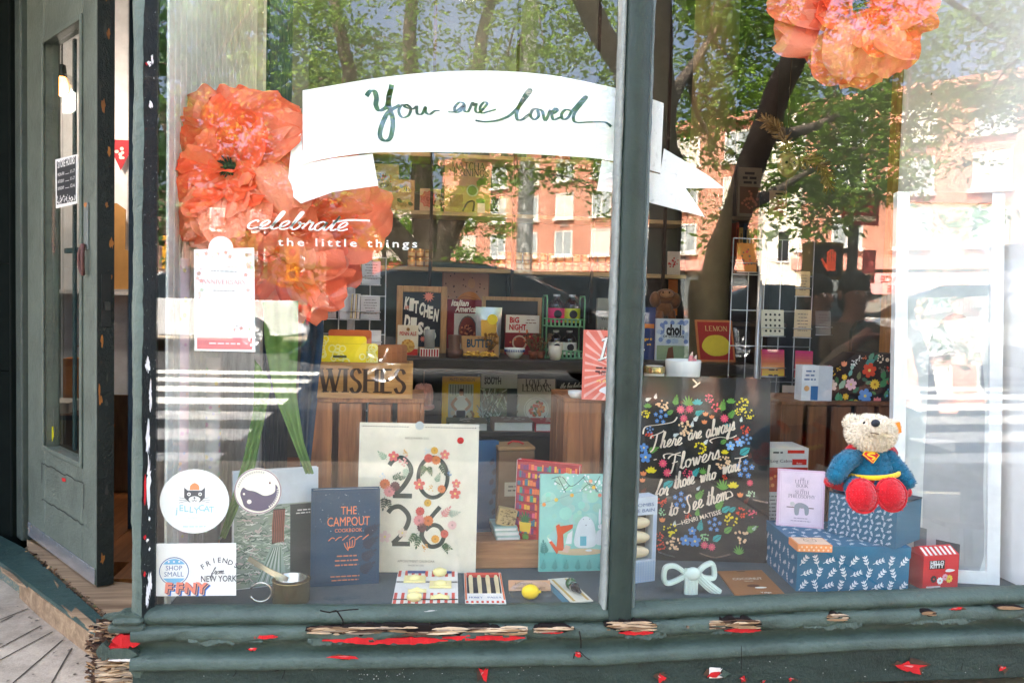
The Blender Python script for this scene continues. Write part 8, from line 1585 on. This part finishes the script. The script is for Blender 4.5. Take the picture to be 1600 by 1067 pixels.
# ---- right of the mullion, back table
std('book','pale blue patterned choi cookbook on the table right of the mullion',1025,1076,498,556,YT+.12,(206,212,216),lambda b,F:([b.disc(F,F.W*random.Random(k).uniform(.06,.94),F.H*random.Random(k+50).uniform(.42,.94),.010,paper([(120,140,190),(176,190,214)][k%2]),.0006+.00002*k,8)for k in range(34)],b.rect(F,F.W*.24,F.H*.52,F.W*.78,F.H*.86,paper((214,220,222)),.002),b.text(F,'choi',F.W*.52,F.H*.62,.060,paper((30,34,40)),.0024,fit=F.W*.46,bold=.05),b.text(F,'OF COOKING',F.W*.52,F.H*.55,.014,paper((30,34,40)),.0024,bold=.03),b.rect(F,.002,.002,F.W-.002,F.H*.36,paper((150,166,130)),.002),b.poly(F,[(F.W*.3,.003),(F.W*.36,F.H*.3),(F.W*.5,F.H*.34),(F.W*.55,.003)],paper((120,70,50)),.0024)),Z=tz)
std('book','dark blue cookbook with orange lettering beside the mullion',1004,1023,480,552,YT+.16,(40,60,110),lambda b,F:(b.rect(F,F.W*.1,F.H*.6,F.W*.9,F.H*.68,paper((226,130,60)),.001),dots(b,F,F.W*.5,F.H*.35,F.W*.35,(226,170,60),9,.25)),Z=tz)
def p_le(b,F):W,H=F.W,F.H; b.rect(F,W*.05,H*.05,W*.95,H*.95,paper((176,44,40)),.0006); b.poly(F,smooth_pts([(W*.12,H*.35),(W*.3,H*.6),(W*.7,H*.62),(W*.9,H*.4),(W*.75,H*.18),(W*.35,H*.15)],4,True),paper((236,200,60)),.001); serif(b,F,'LEMON',W*.55,H*.74,.020,paper((236,190,120)),fit=W*.6,h=.001)
a=P(1092,560,YT+.1); F=Frame(Vector((a.x,YT+.1,tz+.0)),(cos(.0),0,0),(-.10,.1,1)); F.W=.16; F.H=.175; book('lemon_card','red card with a big yellow lemon leaning on the table',F,F.W,F.H,.006,(206,120,70),'card',paint=p_le)
th=Thing('plush_monkey','brown plush monkey curled on the table beside the mullion','soft toy'); b=th.part('plush_body'); p=P(1039,472,YT+.25); ck=cloth((120,72,40),None,500);
Fm=Frame((0,0,0),(1,0,0),(0,0,1)); mz=P(1037,494,YT+.25).z
for(u,v,rx,rz_)in((1040,464,.048,.036),(1024,468,.024,.03),(1054,470,.026,.032),(1038,482,.04,.03)):b.ball(P(u,v,YT+.25),(rx,.035,rz_),ck,18,12)
for s_ in(-1,1):b.tube([P(1040+s_*8,486,YT+.24),P(1040+s_*14,520,YT+.24),Vector((P(1040+s_*12,540,YT+.24).x,YT+.24,tz+.016))],[.018,.015,.014],ck,10)
hd_=th.part('face'); hd_.ball(P(1042,460,YT+.215),(.03,.016,.012),cloth((176,124,84),None,500),14,10); [hd_.ball(P(1036+10*k,457,YT+.203),.004,paper((20,18,16),.2),8,6)for k in(0,1)]; th.done()
std('greeting_card','orange card lettered love behind the plush monkey',1045,1059,434,462,YS+.12,(206,110,40),lambda b,F:b.text(F,'LOVE',F.W*.5,F.H*.4,.03,paper((250,200,120)),.001,fit=F.W*.8),T=.004,cat='card',Z=S3-.19)
std('greeting_card','cream floral card pinned above the plush monkey',1043,1063,393,421,YS+.1,(226,206,186),lambda b,F:dots(b,F,F.W*.5,F.H*.5,F.W*.4,(206,70,60),16,.2),T=.004,cat='card',Z=S3)
# ---- far right shelves past the pillar
YE=1.95; xa,xb=P(1150,300,YE).x,P(1262,300,YE).x; th=Thing('tall_bookcase','tall dark bookcase past the plaster pillar','bookcase'); b=th.part('back_panel'); b.box(WORLD,xa-.05,YE+.22,ZF,xb+.3,YE+.24,2.7,paper((56,50,46),.7))
ez=[]
for v in(340,402,505):z=P(1200,v,YE).z; ez.append(z); s_=th.part('shelf_board'); s_.box(WORLD,xa-.04,YE,z-.018,xb+.29,YE+.219,z,wood((70,52,40),(110,84,62),'x',.5))
for x in(xa-.06,xb+.29):s_=th.part('side_panel'); s_.box(WORLD,x,YE,ZF,x+.019,YE+.24,2.7,wood((70,52,40),(110,84,62),'z',.5))
th.done()
def p_po(b,F):W,H=F.W,F.H; b.rect(F,W*.08,H*.1,W*.92,H*.62,paper((120,80,60)),.0008); lines(b,F,W*.15,W*.85,H*.86,3,H*.09,H*.05,(60,50,46),.001); dots(b,F,W*.5,H*.36,W*.36,(206,120,90),20,.16,h=.0012)
std('book','tall brown picture book on the bookcase past the pillar',1152,1189,262,340,YE+.08,(150,130,110),p_po,Z=ez[0]); std('book','tan book with a pink leopard on the bookcase',1203,1231,298,340,YE+.06,(206,168,122),lambda b,F:(dots(b,F,F.W*.5,F.H*.4,F.W*.34,(210,110,100),14,.24),lines(b,F,F.W*.15,F.W*.85,F.H*.85,2,.02,.01,(70,50,40),.001)),Z=ez[0])
std('book','black book with gold letters beside the leopard book',1188,1203,300,340,YE+.07,(34,32,34),lambda b,F:b.text(F,'ALSO',F.W*.5,F.H*.2,.03,paper((226,180,60)),.001,fit=F.W*.8),Z=ez[0]); std('gift_box','flat white box on the lower bookcase shelf',1188,1216,340,402,YE+.05,(206,204,196),lambda b,F:lines(b,F,F.W*.6,F.W*.9,F.H*.85,3,.02,.006,(90,90,90),.001),T=.04,Z=ez[1],cat='box')
q=random.Random(17); x=P(1152,400,YE).x; k=0; cols_=[(186,70,44),(206,160,90),(60,80,90),(226,186,110),(206,150,70),(150,40,40),(226,206,160),(90,60,90)]; nm_=['rust red','sand','slate blue','pale gold','ochre','dark red','cream','plum']
while k<8:
 t_=q.uniform(.014,.022); h_=q.uniform(.13,.18); F=Frame(Vector((x,YE+.03,ez[1])),(1,0,0),(0,0,1)); th=Thing('book',nm_[k]+' paperback spine in the row past the pillar','book','paperbacks in a row'); b=th.body(); b.box(F,0,0,-.12,t_-.002,h_,0,paper(cols_[k]),.002); b.rect(F,t_*.3,h_*.3,t_*.6,h_*.8,paper(tuple(int(c*.5)for c in cols_[k])),.0006); th.done(); x+=t_; k+=1
# owl wreath
th=Thing('owl_wreath','dried grass wreath with a pale carved owl face hanging before the bookcase','wreath'); yO=1.1; p=P(1231,258,yO); hz=th.part('owl_face'); hz.ball(p,(.044,.05,.018),paper((150,122,78),.7),24,14,V0:=Frame((0,0,0),(1,0,0),(0,0,1)))
for s_ in(-1,1):hz.ball(p+Vector((s_*.018,-.016,.006)),(.019,.022,.006),paper((176,150,104),.7),14,8,V0); hz.ball(p+Vector((s_*.016,-.0225,.006)),.006,paper((30,26,24),.3),10,6)
hz.tube([p+Vector((0,-.018,.0)),p+Vector((0,-.028,-.012)),p+Vector((0,-.018,-.022))],[.005,.006,.002],paper((120,90,60)),8)
sp_=th.part('grass_sprays'); q=random.Random(2)
for path in([(1231,246),(1226,220),(1212,200),(1196,190)],[(1246,255),(1270,250),(1286,262),(1294,288)]):
 c_=smooth_pts([tuple(P(u,v,yO))for u,v in path],8)
 for i,pt in enumerate(c_):
  for k in range(7):d=Vector((q.uniform(-1,1),q.uniform(-.4,.4),q.uniform(-1,1))).normalized()*.035+(Vector(c_[min(i+3,len(c_)-1)])-Vector(c_[max(i-3,0)]))*.35; sp_.tube([pt,Vector(pt)+d*.5,Vector(pt)+d],[.003,.0035,.001],paper(q.choice([(150,118,66),(120,92,50),(170,140,90)])),5)
st_=th.part('hanging_stem'); st_.tube([p+Vector((0,0,-.05)),p+Vector((-.01,0,-.12))],.004,paper((90,70,44)),6); st_.tube([p+Vector((0,.01,.05)),Vector((p.x,yO+.01,2.9))],.0012,paper((90,70,44)),5); th.done()
# ---- pendant lamps
def pendant(label,u,v,Y,watts,shade=True):
 th=Thing('pendant_lamp',label,'lamp','pendant lamps in the shop'); p=P(u,v,Y); V=Frame(p,(1,0,0),(0,0,1)); c=th.part('cord'); c.tube([p+Vector((0,0,.10)),Vector((p.x,p.y,2.899))],.004,paper((24,24,24)),6); h_=th.part('lamp_holder'); h_.lathe(V,[(.001,.105),(.016,.10),(.022,.05),(.02,.045)],paper((40,40,42),.4),16)
 if shade:s_=th.part('glass_shade'); s_.lathe(V,[(.024,.06),(.05,.045),(.09,.01),(.10,-.005)],glass(.10,(.9,.92,.92),.02,.5),28)
 bl_=th.part('bulb'); bl_.lathe(V,[(.014,.045),(.026,.01),(.026,-.02),(.014,-.04),(.001,-.044)],emit((255,150,60),3.0),18); th.done()
 l=bpy.data.lights.new('pendant_light','POINT'); l.energy=watts; l.color=(1,.88,.74); l.shadow_soft_size=.06; o=bpy.data.objects.new('pendant_light',l); COL.objects.link(o); o.location=p+Vector((0,0,-.06)); o.parent=th.ob; o.location=Vector((0,0,-.06))+p-th.ob.location
pendant('glowing pendant lamp with clear shade seen through the door glass',97,136,2.15,1.6)
pendant('added pendant bulb out of view above the banner to warm the shelves',730,-45,1.40,1.5,False)  # unseen lamp, added to throw warm light on the shelves
pendant('glowing pendant bulb above the cabinet behind the partition',424,121,2.2,1.2,False)
# ---- what shows through the door
th=Thing('white_wall_panel','white boarded wall seen through the open door','wall'); b=th.body(); b.box(WORLD,-1.86,BACK-.06,ZF,-1.02,BACK-.02,2.89,paper((232,234,236),.6)); [b.box(WORLD,-1.85+k*.11,BACK-.063,ZF,-1.846+k*.11,BACK-.0605,2.89,paper((190,192,196)))for k in range(8)]; th.done()
th=Thing('side_counter','dark wooden counter with stacked papers inside the open door','counter'); m_=wood((70,44,32),(112,74,52),'x',.5); cz=P(186,648,2.0).z; b=th.part('counter_body'); b.box(WORLD,-2.6,2.0,ZF,-1.05,2.5,cz-.03,m_); b=th.part('counter_top'); b.box(WORLD,-2.64,1.97,cz-.0295,-1.02,2.53,cz,m_); [th.part('plank').box(Frame(Vector((-1.62+.13*k,1.965-.02*k,ZF)),(1,0,.0),(0,.06,1)),0,0,0,.12,.34+.05*k,.014,wood((110,74,48),(150,108,72),'z',.6))for k in range(3)]; th.done()
th=Thing('cardboard_sheet','brown cardboard sheet with cut corner pinned on the white wall','cardboard'); b=th.body(); F=Frame(Vector((0,BACK-.14,0)),(1,0,0),(0,0,1)); b.prism(F,[F.px(*k)for k in((150,452),(201,452),(201,392),(196,390),(197,328),(183,318),(150,320))],0,.01,paper((186,140,84),.7)); th.done()
th=Thing('shelf_ledge','white ledge under the cardboard sheet','shelf'); b=th.body(); p=P(186,455,BACK-.2); b.box(WORLD,-2.4,BACK-.2,p.z-.02,-1.1,BACK-.064,p.z,paper((236,236,236))); th.done()
th=Thing('paper_bunting','red patterned paper bunting triangles strung across the white wall','bunting'); b=th.part('string'); b.tube([P(150,210,BACK-.1),P(178,222,BACK-.1),P(205,214,BACK-.1)],.002,paper((220,220,216)),5)
for k,u in enumerate((158,189)):f_=th.part('flag'); F=Frame(P(u,222,BACK-.1),(1,0,0),(0,0,1)); f_.prism(F,[(-.075,.01),(.0,-.15),(.075,.01)],0,.002,paper((176,50,60))); dots(f_,F,0,-.06,.03,(236,214,206),7,.3,h=.003)
th.done()
th=Thing('counter_books','stack of pale papers and an orange folder on the side counter','papers'); [th.part('paper_stack').box(WORLD,-2.1+.3*k,2.02,cz+.001,-1.86+.3*k,2.2,cz+.03+.02*k,paper([(206,120,80),(226,222,214),(196,196,190)][k]))for k in range(3)]; th.done()
th=Thing('orange_tote','orange paper tote standing on the side counter behind the door glass','bag'); b=th.part('bag_body'); p=P(120,480,2.15); b.box(WORLD,p.x-.09,2.22,cz+.001,p.x+.07,2.3,cz+.24,paper((206,130,60),.6)); h_=th.part('handle'); h_.tube([(p.x-.04,2.225,cz+.24),(p.x-.03,2.225,cz+.30),(p.x+.01,2.225,cz+.30),(p.x+.02,2.225,cz+.24)],.004,paper((160,96,44)),6); th.done()
# ---- two people seated on a bench outside, mirrored beyond the flower file
def person(label,u,v,Y,shirt,hairc,turn,hands):
 """seated figure facing the shop; (u, v) is where the head shows in the glass"""
 hd=R(u,v,Y); x,y,z=hd; S_=1.0; o=Vector((x,y,0)); fx=Vector((sin(turn),cos(turn),0)); sx=Vector((cos(turn),-sin(turn),0)); U=Vector((0,0,1)); pel=hd-U*.66-fx*.02; L=lambda a,f,h:pel+sx*a+fx*f+U*h
 V_=[pel,L(0,.0,.22),L(0,-.01,.42),L(0,.0,.52),L(0,.02,.58),L(0,.03,.68),L(0,.01,.76)]; E=[(0,1),(1,2),(2,3),(3,4),(4,5),(5,6)]; Rr=[.15,.135,.16,.075,.055,(.078,.092),.06]
 sk=paper((176,128,104),.5)
 for s_ in(-1,1):
  i=len(V_); V_+=[L(s_*.18,0,.45),L(s_*.23,.06,.18),L(s_*hands[0],.26,hands[1]),L(s_*hands[0]*.7,.33,hands[1]+.06)]; E+=[(2,i),(i,i+1),(i+1,i+2),(i+2,i+3)]; Rr+=[.062,.048,.036,.03]
  j=len(V_); V_+=[L(s_*.10,.10,.0),L(s_*.13,.46,.02),L(s_*.13,.44,-.36),Vector((*(L(s_*.13,.44,0)[:2]),.05)),Vector((*(L(s_*.14,.58,0)[:2]),.035))]; E+=[(0,j),(j,j+1),(j+1,j+2),(j+2,j+3),(j+3,j+4)]; Rr+=[.10,.075,.055,.045,.038]
 r=skin('person',V_,E,Rr,sk,(x,y,0)); r['label']=label; r['category']='person'; r['group']='people on the bench'
 def child(name,verts,edges,radii,m):
  c=skin(name,verts,edges,radii,m,(x,y,0)); c.parent=r; c.location=(0,0,0); return c
 iv=[0,1,2,3,7,8,9,16,17,18]; k7=7; a0,a1=7,16
 tv=[V_[0],V_[1],V_[2],V_[3],V_[7],V_[8],V_[9],V_[16],V_[17],V_[18]]; child('shirt',tv,[(0,1),(1,2),(2,3),(2,4),(4,5),(5,6),(2,7),(7,8),(8,9)],[.165,.15,.175,.08,.078,.064,.05,.078,.064,.05],cloth(shirt,None,400))
 lv=[V_[0],V_[11],V_[12],V_[13],V_[14],V_[20],V_[21],V_[22],V_[23]]; child('trousers',lv,[(0,1),(1,2),(2,3),(3,4),(0,5),(5,6),(6,7),(7,8)],[.17,.115,.088,.068,.062,.115,.088,.068,.062],cloth((36,40,50),None,400))
 def add(name,fn):
  b=MB(); fn(b); ob=b.obj(name,(x,y,0)); ob.parent=r; ob.location=(0,0,0)
 q=random.Random(int(u)); mh_=paper(hairc,.5)
 Fh=Frame((0,0,0),sx,U); Fh.az=fx
 def hair(b):
  b.ball(L(0,.0,.735),(.088,.085,.10),mh_,20,14,Fh); b.ball(L(0,-.03,.66),(.082,.10,.07),mh_,16,12,Fh)
  for k in range(50):a=q.uniform(0,6.28); p=L(.075*cos(a),.0+.08*sin(a)*.9,.74+q.uniform(-.04,.06)); b.tube([p,p+sx*.02*cos(a)+fx*.02*sin(a)-U*.03],[.007,.002],mh_,5)
 def face(b):
  for s_ in(-1,1):b.ball(L(s_*.03,.108,.69),.011,paper((230,226,220),.2),10,8); b.ball(L(s_*.03,.117,.69),.006,paper((40,28,22),.1),8,6); b.tube([L(s_*.05,.108,.708),L(s_*.03,.118,.714),L(s_*.015,.116,.708)],.004,mh_,5); b.ball(L(s_*.088,.02,.675),(.012,.03,.02),sk,10,8,Fh)
  b.tube([L(0,.112,.695),L(0,.128,.665),L(0,.12,.655)],[.007,.013,.012],sk,8); b.tube([L(-.024,.11,.63),L(0,.117,.628),L(.024,.11,.63)],[.003,.006,.003],paper((150,84,76)),6)
 add('hair',hair); add('face',face)
 def hand(b):
  for s_ in(-1,1):
   c=V_[10 if s_<0 else 19]; b.ball(c+fx*.02,(.035,.04,.022),sk,12,8,Fh)
   for k in range(4):p=c+fx*.05+sx*(-.027+.018*k); l=[.055,.065,.06,.045][k]; b.tube([p,p+fx*l*.5+U*.004,p+fx*l*.75-U*.022],[.0095,.009,.0075],sk,7)
   p=c+sx*(-s_*.035)+fx*.02; b.tube([p,p-sx*s_*.02+fx*.03,p-sx*s_*.016+fx*.052],[.011,.010,.008],sk,7)
 add('hands',hand); return pel
pl1=person('person with dark hair in a beige jacket holding hands up near the face',1336,466,2.55,(150,132,108),(30,26,24),-.1,(.10,.40))
pl2=person('person with dark hair in a navy top sitting at the left of the bench',1279,470,2.62,(40,48,70),(40,30,26),.25,(.12,.12))
th=Thing('bench','slatted wooden bench on the pavement under the two seated people','bench'); zb=min(pl1.z,pl2.z)-.155; xb0,xb1=min(pl1.x,pl2.x)-.35,max(pl1.x,pl2.x)+.4; yb=(pl1.y+pl2.y)/2; mw2=wood((96,66,44),(140,100,68),'x',.6)
for k in range(3):s_=th.part('seat'); s_.box(WORLD,xb0,yb-.2+.14*k,zb-.03,xb1,yb-.075+.14*k,zb,mw2,.004)
for x in(xb0+.1,xb1-.14):
 for y in(yb-.18,yb+.16):l=th.part('leg'); l.box(WORLD,x,y,0,x+.04,y+.04,zb-.031,m_pole)
th.done()
